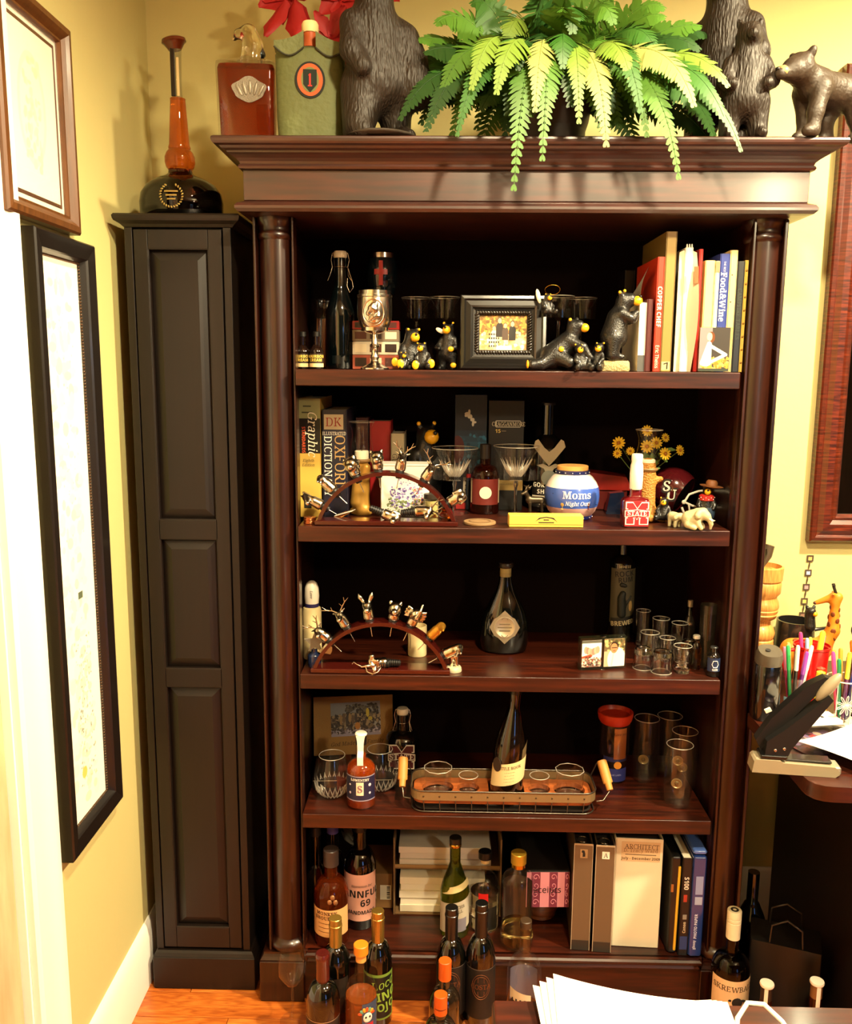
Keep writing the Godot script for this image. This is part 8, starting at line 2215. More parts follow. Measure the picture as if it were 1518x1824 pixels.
func floor_bottles() -> void:
	var y := 0.0004
	var dk := mat("060604", 0.05, 0.0, 0.9)
	var gold := mat("a8863c", 0.3, 0.7)
	var t := wine("wine_bottle", "dark wine bottle with matt gold foil cap, leftmost of the gold capped two", Vector3(-0.236, y, 0.041), 0.0345, 0.252, dk, gold, 0.075)
	sticker(t, 0.0345, 0.03, 0.12, 60, mat("2a2018", 0.5))
	t = wine("wine_bottle", "tall dark wine bottle with shiny gold foil and green lettered label", Vector3(-0.138, y, 0.045), 0.033, 0.275, dk, mat("b08a40", 0.25, 0.8), 0.078)
	sticker(t, 0.033, 0.02, 0.135, 85, mat("6a8430", 0.5))
	part(t, "black_panel", MB.new().band(0.0335, 0.025, 0.128, -1.1, 1.25, 16), mat("10120a", 0.5))
	letters_round(t, "Loco", 0.02, mat("8aa83c", 0.5), 0.11, 0.0338, 28, "i", 12)
	letters_round(t, "VINO", 0.022, mat("8aa83c", 0.5), 0.08, 0.0338, 28, "b", 8)
	letters_round(t, "ROJO", 0.02, mat("8aa83c", 0.5), 0.05, 0.0338, 28, "b", 8)
	t = bottle("liqueur_bottle", "dark round shouldered bottle with maroon wax neck, front left on the floor", Vector3(-0.256, y, 0.114), bottle_side(0.038, 0.1, 0.148, 0.0145, 0.168, 0.85), dk)
	part(t, "wax_neck", MB.new().lathe([V(0.0147, 0.15), V(0.0155, 0.155), V(0.0155, 0.2), V(0.0165, 0.203), V(0.0165, 0.212), V(0.014, 0.216), V(0, 0.216)], 24), mat("4a1410", 0.25, 0.0, 0.5))
	sticker(t, 0.038, 0.02, 0.07, 80, mat("241a12", 0.6))
	part(t, "silver_line", MB.new().band(0.0385, 0.07, 0.0725, -1.4, 1.4, 16), mat("a8a090", 0.3, 0.8))
	part(t, "gold_crest", MB.new().sph(Vector3(0.004, 0.052, 0.0382), Vector3(0.004, 0.005, 0.001), 8), brass)
	t = bottle("mezcal_bottle", "clear bottle of amber spirit with orange stopper and a painted figure label", Vector3(-0.171, y, 0.108), bottle_side(0.036, 0.12, 0.152, 0.0135, 0.195, 0.95), pane("fff0e0", 0.04))
	part(t, "spirit", MB.new().lathe([V(0, 0.004), V(0.0345, 0.004), V(0.0345, 0.112), V(0, 0.112)], 28), solid("c87030", 0.0, 0.036, 0.2))
	cork(t, 0.1952, 0.213, 0.012, mat("d89a4c", 0.6), "cork")
	cork(t, 0.2132, 0.235, 0.0165, mat("d8801c", 0.45), "stopper")
	part(t, "blue_label", MB.new().band(0.0362, 0.02, 0.112, 0.15, 1.3, 12, 0.0), mat("3c4a64", 0.5))
	var sk := part(t, "painted_skull", MB.new().sph(Basis(Vector3.UP, 0.5) * Vector3(0, 0.078, 0.0362), Vector3(0.011, 0.012, 0.0015), 12, Basis(Vector3.UP, 0.5)), mat("efe6dc", 0.5))
	for s in [-1, 1]: part(sk, "eye", MB.new().sph(Basis(Vector3.UP, 0.5 + s * 0.12) * Vector3(0, 0.08, 0.0376), Vector3(0.0026, 0.003, 0.0008), 8, Basis(Vector3.UP, 0.5)), ink)
	for k in 7:
		var a := 0.3 + k * 0.4
		part(sk, "feather", MB.new().sph(Basis(Vector3.UP, 0.42 + cos(a) * 0.42) * Vector3(0, 0.082 + sin(a) * 0.016, 0.0365), Vector3(0.004, 0.0065, 0.001), 8, Basis(Vector3.UP, 0.42) * Basis(Vector3.BACK, a - PI / 2)), mat(["c8501c", "d8a030", "6a9a80"][k % 3], 0.5))
	part(t, "red_scarf", MB.new().band(0.0366, 0.05, 0.064, 0.2, 0.9, 8), mat("b02030", 0.5))
	# pair in the middle
	for k in 2:
		t = wine("wine_bottle", ["black wine bottle with a copper oval crest, left of the black pair", "black wine bottle with a copper oval crest, right of the black pair"][k], Vector3([0.031, 0.099][k], y, [0.04, 0.046][k]), 0.034, [0.284, 0.3][k], dk, mat("0a0908", 0.35, 0.0, 0.3), 0.085, "black wine bottles on the floor")
		sticker(t, 0.034, 0.03, 0.155, 85, mat("0e0b09", 0.55))
		part(t, "label_line", MB.new().band(0.0345, 0.1535, 0.155, -1.4, 1.4, 16), mat("5a5048", 0.4))
		var cu := mat("7a4a2c", 0.45, 0.5)
		for e in [1.0, 0.82]:
			var rg := []
			for j in 28: rg.append(Basis(Vector3.UP, sin(TAU * j / 28) * 0.62 * e) * Vector3(0, 0.112 + cos(TAU * j / 28) * 0.031 * e, 0.0347))
			part(t, "oval_line", MB.new().tube(rg, 0.0006, 5, true), cu)
		letters_round(t, "COSTA", 0.011, cu, 0.112, 0.0347, 0, "t")
		for j in 4:
			part(t, "scroll", MB.new().tube(Array(arc_pts(V(0, 0), 0.007, 0.3 + j, 4.2 + j, 10)).map(func(q): return Basis(Vector3.UP, ([-0.2, 0.2, -0.2, 0.2][j] * 34 + q.x * 30) / 34.0) * Vector3(0, [0.129, 0.129, 0.095, 0.095][j] + q.y, 0.0347)), 0.0006, 4), cu)
	var or_cap := mat("c85414", 0.35, 0.0, 0.3)
	for k in 2:
		t = bottle("red_capped_bottle", ["dark bottle with orange capsule, the farther of the two orange capped bottles", "dark bottle with orange capsule, nearest at the bottom edge"][k], Vector3([0.0165, 0.0075][k], y, [0.116, 0.188][k]), bottle_side(0.035, 0.085, 0.115, 0.0125, [0.18, 0.145][k] + 0.03, 0.9), mat("1c140c", 0.05, 0.0, 0.8), 0, "orange capped bottles")
		var h: float = [0.205, 0.178][k]
		(t.get_child(0) as MeshInstance3D).mesh = MB.new().lathe(bottle_side(0.035, h * 0.5, h * 0.68, 0.0125, h - 0.004, 0.9), 32).mesh()
		part(t, "orange_capsule", MB.new().lathe([V(0.0128, h - 0.045), V(0.0145, h - 0.044), V(0.0142, h - 0.04), V(0.0145, h - 0.036), V(0.0145, h - 0.001), V(0.0135, h), V(0, h)], 24), or_cap)
		if k == 1: part(t, "dark_line", MB.new().band(0.0147, h - 0.03, h - 0.028, -1.0, 0.9, 8), mat("5a2010", 0.5))
	t = bottle("spirit_bottle", "empty clear glass bottle with striped label standing on the floor before plinth", Vector3(0.2, y, 0.05), bottle_side(0.04, 0.13, 0.175, 0.0125, 0.245, 0.9), pane("fff4e8", 0.035))
	cork(t, 0.2452, 0.262, 0.0135, mat("3a2a1c", 0.4))
	part(t, "neck_tint", MB.new().lathe([V(0.0128, 0.185), V(0.0128, 0.24)], 20), pane("8a5a34", 0.3))
	part(t, "pale_label", MB.new().band(0.0403, 0.085, 0.112, -1.0, 0.3, 12, -0.012), mat("c8b898", 0.6))
	for k in 4: part(t, "stripe", MB.new().band(0.0405, 0.062, 0.088, -0.85 + k * 0.25, -0.75 + k * 0.25, 2), ink)
	part(t, "back_print", MB.new().band(0.0398, 0.04, 0.12, 2.2, 4.0, 16), mat("5c5868", 0.5))
	part(t, "side_print", MB.new().band(0.0404, 0.03, 0.1, 0.75, 0.95, 3), mat("b89878", 0.5))
	t = thing("shot_glass", "small upturned clear glass in front of the empty clear bottle", "glass", Vector3(0.196, y, 0.122))
	part(t, "glass_body", MB.new().lathe(vessel([V(0.018, 0), V(0.02, 0.003), V(0.024, 0.06)], 0.002, 0.01), 28), crystal)
	t = thing("wine_glass", "clear wine glass standing in front of the left plinth block", "glass", Vector3(-0.335, y, 0.06))
	part(t, "bowl", MB.new().lathe([V(0.003, 0.09), V(0.018, 0.1), V(0.032, 0.125), V(0.033, 0.15), V(0.028, 0.185)], 32), pane("ffffff", 0.03))
	part(t, "stem", MB.new().lathe([V(0, 0), V(0.03, 0), V(0.03, 0.0015), V(0.006, 0.005), V(0.003, 0.012), V(0.003, 0.0899), V(0, 0.0899)], 20), pane("ffffff", 0.04))
	# right side
	t = bottle("whiskey_bottle", "dark brown bottle with cream screw cap and sheep label, right of bookcase", Vector3(0.668, y, 0.055), bottle_side(0.0425, 0.155, 0.198, 0.0135, 0.298, 0.95), solid("3a1c0c", 0.0, 0.036))
	part(t, "screw_cap", MB.new().lathe([V(0.0142, 0.232), V(0.0155, 0.233), V(0.0158, 0.272), V(0.0145, 0.2725), V(0.0145, 0.2745), V(0.0158, 0.275), V(0.0158, 0.281), V(0.0145, 0.2815), V(0.0145, 0.283), V(0.0158, 0.2835), V(0.0158, 0.299), V(0.0145, 0.301), V(0, 0.301)], 28), mat("e0d6b4", 0.45))
	part(t, "cap_emblem", MB.new().lathe([V(0.004, 0.3011), V(0.004, 0.3014), V(0.009, 0.3014), V(0.009, 0.3011)], 20), mat("2a2418", 0.5))
	part(t, "dark_fill", MB.new().lathe([V(0, 0.004), V(0.04, 0.004), V(0.04, 0.15), V(0.02, 0.18), V(0, 0.18)], 28), mat("0c0604", 0.3))
	sticker(t, 0.0425, 0.02, 0.152, 80, mat("d8b88c", 0.6))
	letters_round(t, "SKREWBALL", 0.0125, mat("3a2818", 0.6), 0.132, 0.043, -2, "t", 0)
	var shp := part(t, "sheep_print", MB.new().sph(Vector3(0.004, 0.1, 0.0426), Vector3(0.012, 0.012, 0.001), 12), ink)
	for s in [-1, 1]: part(shp, "sheep_ear", MB.new().sph(Vector3(0.004 + s * 0.014, 0.104, 0.041), Vector3(0.006, 0.0035, 0.001), 8), ink)
	for k in 2:
		t = bottle("rum_bottle", ["amber bottle with white topped stopper, right of the sheep labelled bottle", "amber bottle with white strip over its cork, rightmost on the floor"][k], Vector3([0.722, 0.835][k], y, [0.13, 0.12][k]), bottle_side(0.035, 0.07, 0.1, 0.0125, 0.138, 0.9), solid("5a2410", 0.0, 0.036, 0.3))
		cork(t, 0.1382, 0.17, 0.0125, mat("2a1c12", 0.5) if k == 0 else mat("7a5028", 0.5), "stopper")
		part(t, "white_top", MB.new().lathe([V(0, 0.1702), V(0.0145, 0.1702), V(0.0155, 0.173), V(0.0145, 0.177), V(0, 0.178)], 24), mat("efe6d4", 0.5))
		part(t, "white_strip", MB.new().band(0.0133, 0.09 if k == 1 else 0.13, 0.17, -0.7 if k == 0 else -0.35, -0.1 if k == 0 else 0.35, 4), mat("efe6d4", 0.6))
	t = bottle("wine_bottle", "very dark bottle standing in shadow beside the black bag", Vector3(0.765, y, -0.1), bottle_side(0.034, 0.17, 0.225, 0.0135, 0.3, 0.4), dk)
	t = thing("paper_bag", "black carrier bag with rope handles in the shadow under the side desk", "bag", Vector3(0.805, y, 0.012), -20)
	var bm := mat("110d0a", 0.5)
	part(t, "bag_wall", MB.new().prism(round_rect(0.15, 0.09, 0.004, 2), 0, 0.21, Transform3D(Basis(Vector3.RIGHT, -PI / 2), Vector3())), bm)
	for s in [-1, 1]:
		part(t, "handle", MB.new().tube([Vector3(-0.035, 0.2102, s * 0.04), Vector3(-0.032, 0.25, s * 0.036), Vector3(0, 0.268, s * 0.034), Vector3(0.032, 0.25, s * 0.036), Vector3(0.035, 0.2102, s * 0.04)], 0.0025, 6), mat("1c1814", 0.3, 0.0, 0.5))


func pen(label: String, foot: Vector3, tip: Vector3, r: float, c: String, cap: String, group: String) -> void:
	var d := (tip - foot)
	var t := thing("pen", label, "pen", foot, 0, group)
	t.basis = Basis(Quaternion(Vector3.UP, d.normalized()))
	var l := d.length()
	part(t, "barrel", MB.new().lathe([V(0, 0), V(r * 0.3, 0.0005), V(r, 0.012), V(r, l * 0.62)], 10), mat(c, 0.3, 0.0, 0.3))
	part(t, "cap", MB.new().lathe([V(r, l * 0.62), V(r * 1.12, l * 0.62), V(r * 1.08, l * 0.97), V(r * 0.7, l), V(0, l)], 10), mat(cap, 0.3, 0.0, 0.3))


func pens_in(where: String, c: Vector3, R: float, rim: float, list: Array, seed: int) -> void:
	var g := RandomNumberGenerator.new()
	g.seed = seed
	for k in list.size():
		var a := TAU * k / list.size() + 0.4
		var q: Array = list[k]
		var up: float = q[3]
		var foot := c + Vector3(sin(a) * R * 0.28, 0.008, cos(a) * R * 0.28)
		var lean: float = R * 0.7 / rim
		var dir := Vector3(sin(a) * R * 0.42 / rim, 1, cos(a) * R * 0.42 / rim)
		pen("%s %s" % [q[2], where], foot, foot + dir.normalized() * up, 0.0042 if q.size() < 5 else q[4], q[0], q[1], "pens " + where)


func desk_things() -> void:
	var y := DESK + 0.0004
	# turned wooden mill or candle post
	var t := thing("wooden_post", "tall turned pale wood holder with dark utensils at the desk back", "holder", Vector3(0.796, y, -0.265))
	part(t, "turned_body", MB.new().lathe([V(0, 0), V(0.036, 0), V(0.037, 0.06), V(0.036, 0.085), V(0.033, 0.088), V(0.036, 0.092), V(0.038, 0.105), V(0.033, 0.118), V(0.026, 0.124), V(0.026, 0.136), V(0.037, 0.143), V(0.041, 0.152), V(0.0395, 0.155), V(0.0425, 0.163), V(0.041, 0.166), V(0.0435, 0.172), V(0.042, 0.184), V(0.037, 0.192), V(0.037, 0.198), V(0.0445, 0.207), V(0.046, 0.232), V(0.043, 0.236), V(0.047, 0.24), V(0.0485, 0.272), V(0.043, 0.274), V(0.042, 0.262), V(0, 0.26)], 40), wooden(grain("a86a2c", "e0a458", 0.12, 0.012, 91), Vector3(5, 5, 5), 0.5, 0.2), "")
	part(t, "utensil", MB.new().tube([Vector3(-0.01, 0.262, 0), Vector3(0.005, 0.3, 0.0), Vector3(0.012, 0.325, 0)], [0.006, 0.014, 0.012], 12), mat("4a3c2c", 0.4))
	part(t, "utensil", MB.new().tube([Vector3(-0.02, 0.262, 0.01), Vector3(-0.01, 0.31, 0.012), Vector3(-0.006, 0.32, 0.012)], [0.01, 0.013, 0.008], 12), mat("16120e", 0.3))
	# giraffe
	t = thing("giraffe_figurine", "orange spotted toy giraffe with a long neck among the pens", "figurine", Vector3(0.893, y, -0.195), 70)
	var gb := [B(0, 0.075, -0.035, 0, 0.085, 0.025, 0.03, 0.027), B(0, 0.095, 0.03, 0, 0.135, 0.05, 0.021, 0.015), B(0, 0.135, 0.05, 0, 0.205, 0.05, 0.0145, 0.0095), B(0, 0.205, 0.05, 0, 0.218, 0.056, 0.0105, 0.0105), B(0, 0.217, 0.044, 0, 0.2, 0.01, 0.0095, 0.0055)]
	for s in [-1, 1]:
		gb.append_array([B(s * 0.017, 0.07, 0.025, s * 0.017, 0.006, 0.028, 0.011, 0.006), B(s * 0.017, 0.068, -0.04, s * 0.017, 0.006, -0.042, 0.013, 0.006), B(s * 0.008, 0.224, 0.046, s * 0.018, 0.228, 0.042, 0.0045, 0.002)])
	var gm := part(t, "body", skin(gb, 0.0034, 0.003), mat("d07a1c", 0.45, 0.0, 0.2))
	for k in 30:
		var a := k * 2.4
		var f := (k - 10) / 19.0
		var p := Vector3(0, lerpf(0.1, 0.198, f), 0.031 + 0.019 * clampf(f * 2.6, 0, 1))
		var d := Vector3(cos(a), 0, sin(a))
		var rr := lerpf(0.0195, 0.0108, f)
		if k < 10:
			p = Vector3(0, 0.08, -0.035 + 0.0065 * k)
			d = Vector3(cos(k * 2.1), sin(k * 2.1) * 0.5 + 0.5, 0).normalized()
			rr = 0.0285
		var sz := lerpf(0.0075, 0.0045, clampf(f, 0, 1))
		part(gm, "spot", MB.new().sph(p + d * rr * 0.96, Vector3(sz, sz * 1.2, 0.0014), 8, Basis(Quaternion(Vector3.BACK, d)) if d.dot(Vector3.FORWARD) < 0.99 else Basis()), mat("6e3210", 0.5))
	for s in [-1, 1]: part(t, "horn", MB.new().tube([Vector3(s * 0.005, 0.226, 0.05), Vector3(s * 0.007, 0.242, 0.044), Vector3(s * 0.007, 0.248, 0.043)], [0.0035, 0.0034, 0.0042], 8), mat("1c120c", 0.5))
	part(t, "nose", MB.new().sph(Vector3(0, 0.1985, 0.0065), Vector3(0.005, 0.0045, 0.005), 8), mat("4a2414", 0.5))
	# bear mug
	t = thing("bear_mug", "black mug with a small bear on its rim behind the giraffe", "mug", Vector3(0.9, y, -0.3))
	part(t, "mug_wall", MB.new().lathe(vessel([V(0.038, 0), V(0.044, 0.006), V(0.05, 0.05), V(0.046, 0.11), V(0.045, 0.125)], 0.004, 0.008), 36), mat("1c1a18", 0.25, 0.0, 0.4))
	part(t, "handle", MB.new().tube([Vector3(0.048, 0.1, 0), Vector3(0.078, 0.105, 0), Vector3(0.084, 0.07, 0), Vector3(0.07, 0.04, 0), Vector3(0.049, 0.035, 0)], 0.0055, 10), mat("1c1a18", 0.25, 0.0, 0.4))
	part(t, "rim_bear", skin([B(0.02, 0.12, 0.04, 0.02, 0.145, 0.036, 0.014, 0.012), B(0.02, 0.155, 0.036, 0.021, 0.158, 0.04, 0.013, 0.011), B(0.011, 0.168, 0.034, 0.011, 0.171, 0.034, 0.004, 0.0035), B(0.029, 0.168, 0.034, 0.029, 0.171, 0.034, 0.004, 0.0035)], 0.0026, 0.002), resin)
	part(t, "bear_muzzle", MB.new().sph(Vector3(0.027, 0.154, 0.048), Vector3.ONE * 0.0065, 10), honey)
	# red cup with handle
	var c := Vector3(0.855, y, -0.09)
	t = thing("red_cup", "bright red plastic cup holding pens in the middle of the desk clutter", "cup", c)
	part(t, "cup_wall", MB.new().lathe(vessel([V(0.03, 0), V(0.031, 0.004), V(0.0385, 0.12), V(0.041, 0.122), V(0.041, 0.127)], 0.002, 0.004), 36), mat("c4120e", 0.3, 0.0, 0.4))
	part(t, "handle", MB.new().tube([Vector3(-0.039, 0.115, 0), Vector3(-0.056, 0.112, 0.0), Vector3(-0.062, 0.08, 0), Vector3(-0.05, 0.04, 0), Vector3(-0.035, 0.035, 0)], 0.005, 8), mat("c4120e", 0.3, 0.0, 0.4))
	pens_in("in the red cup", c, 0.034, 0.12, [["d8cc30", "e4d83c", "fat yellow marker standing upright", 0.16, 0.006], ["5a3a9a", "4c48c0", "purple and blue pen", 0.145], ["a8c838", "b8d84c", "light green pen", 0.13], ["d04890", "c83880", "pink pen", 0.145], ["3c68b0", "9ab8e8", "pale blue pen", 0.14]], 1)
	# clear cup
	c = Vector3(0.785, y, 0.0)
	t = thing("pen_glass", "clear plastic cup crammed with slanted pens left of the red cup", "cup", c)
	part(t, "cup_wall", MB.new().lathe(vessel([V(0.026, 0), V(0.027, 0.003), V(0.033, 0.085)], 0.0014, 0.004), 36), pane("ffffff", 0.04))
	part(t, "blue_paper", MB.new().band(0.027, 0.006, 0.04, -1.2, 1.0, 12, 0.0, 0.0285), mat("8ab4c8", 0.6))
	pens_in("in the clear cup", c, 0.028, 0.085, [["5a1c78", "8a3ca8", "purple ballpoint pen", 0.14], ["e0d8d0", "f0ece4", "white pen", 0.15], ["b01820", "d82830", "red pen", 0.135], ["2a2a80", "4850b8", "dark blue pen", 0.13], ["481858", "d8b060", "plum pen with tan end", 0.145], ["c83868", "e07898", "rose pen", 0.14], ["208848", "38b060", "green marker", 0.15], ["1c1c1c", "e8e4dc", "black pen with white end", 0.155]], 2)
	# wire cup with flower
	c = Vector3(0.868, y, 0.055)
	t = thing("wire_pen_cup", "white wire pencil cup with a wire flower on its front", "cup", c)
	var ww := mat("d8d0c0", 0.35, 0.3)
	for h in [0.003, 0.1]:
		part(t, "wire_ring", MB.new().tube(Array(arc_pts(V(0, 0), 0.036, 0, TAU * 0.97, 31)).map(func(q): return Vector3(q.x, h, q.y)), 0.0015, 6, true), ww)
	for k in 8: part(t, "upright_wire", MB.new().tube([Vector3(sin(TAU * k / 8) * 0.036, 0.003, cos(TAU * k / 8) * 0.036), Vector3(sin(TAU * k / 8) * 0.036, 0.1, cos(TAU * k / 8) * 0.036)], 0.0012, 5), ww)
	part(t, "base_disc", MB.new().lathe([V(0, 0), V(0.036, 0), V(0.036, 0.0015), V(0, 0.0015)], 32), ww)
	for k in 9:
		var a := TAU * k / 9
		var lp := []
		for j in 9:
			var s := j / 8.0
			lp.append(Vector3(-0.012 + cos(a + (s - 0.5) * 0.5) * 0.022 * sin(PI * s), 0.052 + sin(a + (s - 0.5) * 0.5) * 0.022 * sin(PI * s), 0.039))
		part(t, "wire_petal", MB.new().tube(lp, 0.0009, 5), ww)
	part(t, "flower_heart", MB.new().sph(Vector3(-0.012, 0.052, 0.0395), Vector3(0.003, 0.003, 0.002), 8), ww)
	pens_in("in the wire pencil cup", c, 0.032, 0.1, [["1c1c50", "243a98", "navy marker", 0.135, 0.0065], ["101018", "e8e4dc", "black marker with white end", 0.14, 0.006], ["1c2c8c", "e8e4dc", "royal blue marker with white end", 0.138, 0.006], ["5a2014", "401410", "dark maroon marker", 0.135, 0.006], ["d06a1c", "e88830", "orange pencil", 0.15], ["e0a020", "e8b838", "golden yellow pencil", 0.148], ["c02060", "d84890", "magenta pen", 0.15], ["18704c", "208858", "dark green pen", 0.14], ["501050", "e0d040", "purple pen with yellow end", 0.16]], 3)
	# back row of markers in a dark cup
	c = Vector3(0.965, y, -0.06)
	t = thing("pen_mug", "dark mug of assorted markers right of the red cup", "mug", c)
	part(t, "mug_wall", MB.new().lathe(vessel([V(0.034, 0), V(0.036, 0.004), V(0.038, 0.09)], 0.003, 0.006), 32), mat("3a3430", 0.4))
	pens_in("in the dark mug", c, 0.034, 0.09, [["a8a020", "d8d040", "olive yellow highlighter", 0.15, 0.006], ["d8c828", "f0e440", "bright yellow highlighter", 0.155, 0.006], ["181818", "242020", "plain black marker", 0.145, 0.0055], ["e8e0d8", "f4f0ea", "white marker", 0.14, 0.0055], ["d85c14", "f07820", "orange highlighter", 0.14, 0.006], ["208a38", "30a848", "leaf green pen", 0.12]], 4)
	t = thing("scissors", "scissors with black ring handles standing among pens at right edge", "scissors", Vector3(0.962, y + 0.008, -0.055))
	for s in [-1, 1]:
		part(t, "blade", MB.new().tube([Vector3(s * 0.002, 0.0, 0), Vector3(-s * 0.006, 0.14, 0)], 0.003, 6), steel)
		part(t, "ring_handle", MB.new().tube(Array(arc_pts(V(-s * 0.016, 0.166), 0.018, 0, TAU * 0.95, 18)).map(func(q): return Vector3(q.x, q.y * 1.0, 0)), 0.0042, 8, true), black)
	t = thing("red_pliers", "red handled tool leaning behind the yellow highlighters", "tool", Vector3(0.99, y, -0.12))
	for s in [-1, 1]:
		part(t, "handle", MB.new().tube([Vector3(s * 0.004, 0.001, 0), Vector3(s * 0.006, 0.08, 0), Vector3(s * 0.02, 0.13, 0), Vector3(s * 0.014, 0.17, 0)], [0.006, 0.007, 0.0085, 0.006], 10), mat("c43818", 0.35, 0.0, 0.3))
	# small candies and clips between the cups
	var bits := [[0.828, 0.045, "e09018", "orange figure shaped eraser beside the wire cup"], [0.832, 0.02, "e8d030", "yellow figure shaped eraser beside the wire cup"], [0.842, -0.005, "d83820", "red eraser behind the orange eraser"]]
	for q in bits:
		t = thing("eraser", q[3], "eraser", Vector3(q[0], y, q[1]), 0, "coloured erasers by the wire cup")
		part(t, "body", MB.new().lathe([V(0, 0), V(0.01, 0), V(0.011, 0.06), V(0.008, 0.075), V(0.011, 0.085), V(0.0095, 0.1), V(0, 0.104)], 14), mat(q[2], 0.45))
	# electric sharpener
	t = thing("pencil_sharpener", "black electric pencil sharpener with grey sloping top, beside right column", "pencil sharpener", Vector3(0.709, y, 0.034))
	part(t, "body", MB.new().lathe([V(0, 0), V(0.027, 0), V(0.0285, 0.003), V(0.028, 0.12), V(0.026, 0.126), V(0, 0.126)], 36, Transform3D(), 2.6), mat("0c0b0b", 0.12, 0.0, 0.7))
	var tp := part(t, "sloping_top", MB.new().lathe([V(0, 0.0), V(0.0265, 0.0), V(0.027, 0.02), V(0.024, 0.032), V(0, 0.034)], 36, Transform3D(Basis(Vector3.RIGHT, 0.3), Vector3(0, 0.124, 0)), 2.6), mat("4c453a", 0.4))
	part(tp, "pencil_hole", MB.new().lathe([V(0, 0.0342), V(0.0055, 0.0342), V(0.0055, 0.0348), V(0, 0.0348)], 16, Transform3D(Basis(Vector3.RIGHT, 0.3), Vector3(-0.006, 0.124, 0.002))), ink)
	hole_punch(y)
	# cards and papers
	t = thing("business_cards", "small stack of white printed cards lying on a clear case", "cards", Vector3(0.8, y, 0.085), 10)
	part(t, "clear_case", MB.new().box(Vector3(0, 0.007, 0), Vector3(0.098, 0.013, 0.062), 0.002), pane("e8e0d8", 0.3))
	part(t, "card_pile", MB.new().box(Vector3(0, 0.0185, 0), Vector3(0.09, 0.009, 0.053), 0.0006), mat("f0e8dc", 0.7))
	for q in [[-0.02, 0.0, 0.022, 0.003], [-0.02, 0.008, 0.018, 0.0025], [0.012, 0.002, 0.007, 0.009], [-0.037, 0.004, 0.006, 0.007]]: part(t, "print", MB.new().box(Vector3(q[0], 0.0232, q[1]), Vector3(q[2], 0.0003, q[3]), 0), ink)
	t = thing("rolled_paper", "tan rolled paper tube lying behind the white cards", "paper", Vector3(0.968, y, 0.03), -18)
	part(t, "tube_wall", MB.new().lathe([V(0.012, -0.07), V(0.0135, -0.07), V(0.0135, 0.07), V(0.012, 0.07), V(0.012, -0.07)], 20, Transform3D(Basis(Vector3.BACK, PI / 2), Vector3(0, 0.0137, 0))), mat("a8967c", 0.6))
	t = thing("photo_prints", "dark glossy photo prints lying under the white paper on the side desk", "photos", Vector3(0.77, y, 0.17), 25)
	var im := canvas(120, 80, "3c2a3c")
	speckle(im, Rect2i(0, 0, 120, 80), 60, ["5c4a6c", "8c2c2c", "1c1420", "8a7a6a", "2c2440"], 9, 61)
	part(t, "print", MB.new().box(Vector3(0, 0.0012, 0), Vector3(0.13, 0.0012, 0.09), 0), printed(tex(im), 0.25, 0.5))
	for k in 2:
		t = thing("paper_sheet", ["white paper sheet curving up at its left corner on the side desk", "second white sheet lying behind the curved one on the side desk"][k], "paper", Vector3([0.862, 1.03][k], y + 0.008 + 0.003 * k, [0.212, 0.2][k]), [36, 12][k], "loose papers on the side desk")
		part(t, "sheet", MB.new().sheet(func(u: float, v: float) -> Vector3: return Vector3((u - 0.5) * 0.24, 0.014 * pow(1 - u, 3) + 0.004 * sin(PI * v) + 0.002 * k, (v - 0.5) * 0.19), 10, 6), paper)
	# foreground papers
	for k in 4:
		t = thing("paper_sheet", ["top white sheet of the fanned stack on the front desk", "second sheet of the fanned stack on the front desk", "third sheet of the fanned stack, torn left edge", "bottom sheet of the fanned stack on the front desk"][k], "paper", Vector3(0.236, y + 0.0075 - k * 0.0022, 1.055), -3 + k * 2.2, "fanned papers on the front desk")
		part(t, "sheet", MB.new().sheet(func(u: float, v: float) -> Vector3: return Vector3((u - 0.5) * 0.205 - 0.003 * k * (1 - u), 0.012 * pow(1 - u, 2) * pow(1 - v, 2) + 0.0004, (v - 0.5) * 0.28 + 0.028 * u * (1 - v) * (1.6 - u) - 0.008), 12, 10), paper)
	t = thing("white_cable", "white cable looping up over the papers on the front desk", "cable", Vector3(0.36, y, 0.985))
	part(t, "cord", MB.new().tube([Vector3(-0.022, 0.004, 0.0), Vector3(-0.018, 0.022, -0.012), Vector3(-0.004, 0.034, -0.022), Vector3(0.014, 0.034, -0.02), Vector3(0.03, 0.024, -0.006), Vector3(0.04, 0.012, 0.012), Vector3(0.043, 0.004, 0.03), Vector3(0.044, 0.003, 0.09)], 0.0028, 8), mat("e8e2d6", 0.4))
	part(t, "plug", MB.new().box(Vector3(-0.022, 0.005, 0.018), Vector3(0.012, 0.009, 0.03), 0.002), mat("2c3040", 0.4))


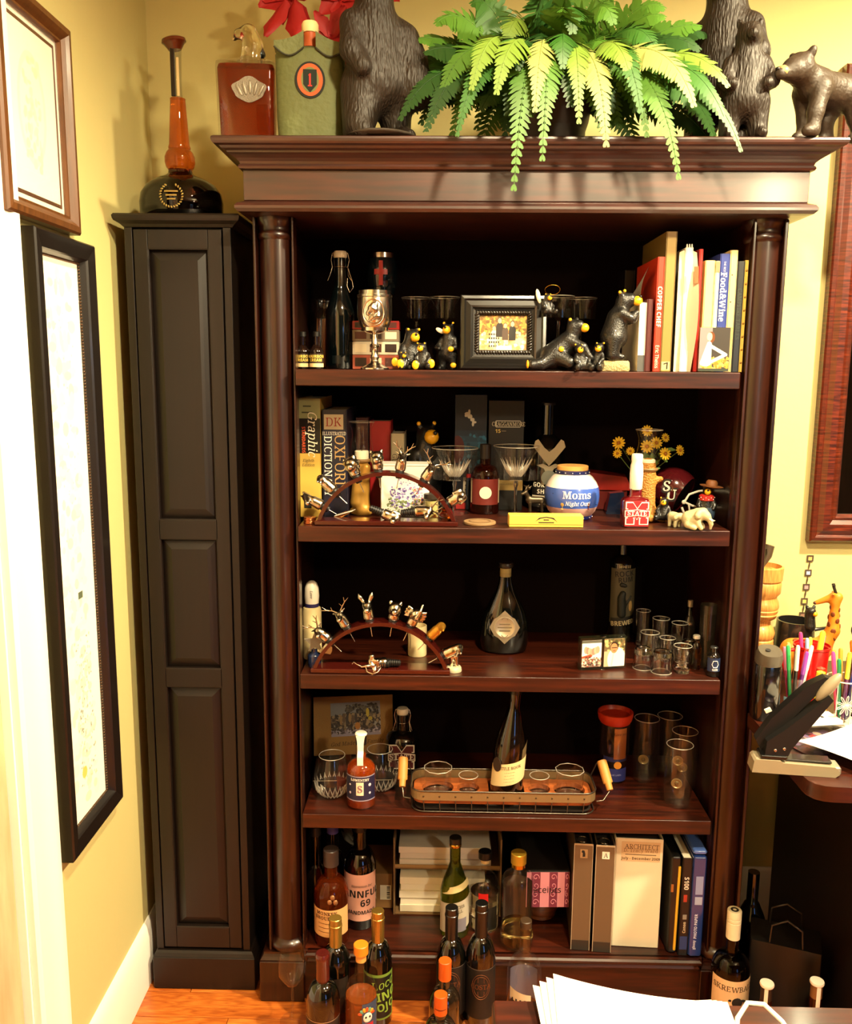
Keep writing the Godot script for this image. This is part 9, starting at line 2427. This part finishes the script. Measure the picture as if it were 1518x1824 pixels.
func hole_punch(y: float) -> void:
	var t := thing("hole_punch", "heavy duty hole punch with raised black lever and grey base, desk corner", "hole punch", Vector3(0.668, y, 0.285), -7)
	part(t, "base", MB.new().prism(PackedVector2Array([V(-0.075, 0), V(0.075, 0), V(0.082, 0.006), V(0.082, 0.012), V(0.074, 0.02), V(-0.02, 0.022), V(-0.025, 0.026), V(-0.068, 0.026), V(-0.072, 0.022)]), -0.012, 0.028), mat("8c8068", 0.4, 0.0, 0.3))
	part(t, "metal_nose", MB.new().box(Vector3(0.078, 0.011, 0.008), Vector3(0.016, 0.018, 0.036), 0.004), mat("b0a898", 0.3, 0.6))
	part(t, "black_plate", MB.new().span(Vector3(-0.06, 0.0262, -0.012), Vector3(-0.012, 0.034, 0.026), 0.002).span(Vector3(-0.012, 0.0222, -0.01), Vector3(0.07, 0.0262, 0.018), 0.001), mat("0e0d0c", 0.3, 0.0, 0.4))
	part(t, "bracket", MB.new().prism(PackedVector2Array([V(-0.052, 0.034), V(-0.01, 0.034), V(-0.006, 0.046), V(0.03, 0.1), V(0.062, 0.148), V(0.055, 0.156), V(-0.02, 0.085), V(-0.05, 0.06)]), -0.008, 0.022), mat("060505", 0.5))
	part(t, "lever", MB.new().prism(PackedVector2Array([V(-0.056, 0.036), V(-0.044, 0.05), V(0.04, 0.155), V(0.066, 0.182), V(0.05, 0.186), V(0.02, 0.168), V(-0.04, 0.1), V(-0.066, 0.055)]), -0.018, 0.004), mat("080707", 0.45))
	part(t, "grip_pad", MB.new().sph(Vector3(0.056, 0.168, 0.006), Vector3(0.034, 0.011, 0.012), 20, Basis(Vector3.BACK, 0.95)), mat("8c8068", 0.45))
	for q in [V(-0.034, 0.044), V(-0.018, 0.048)]:
		part(t, "screw", MB.new().sph(Vector3(q.x, q.y, 0.0225), Vector3(0.0032, 0.0032, 0.0014), 10), steel)
	part(t, "white_label", MB.new().box(Vector3(-0.048, 0.115, 0.003), Vector3(0.012, 0.008, 0.006), 0.001, Basis(Vector3.BACK, 0.5)), mat("d8d0c0", 0.5))
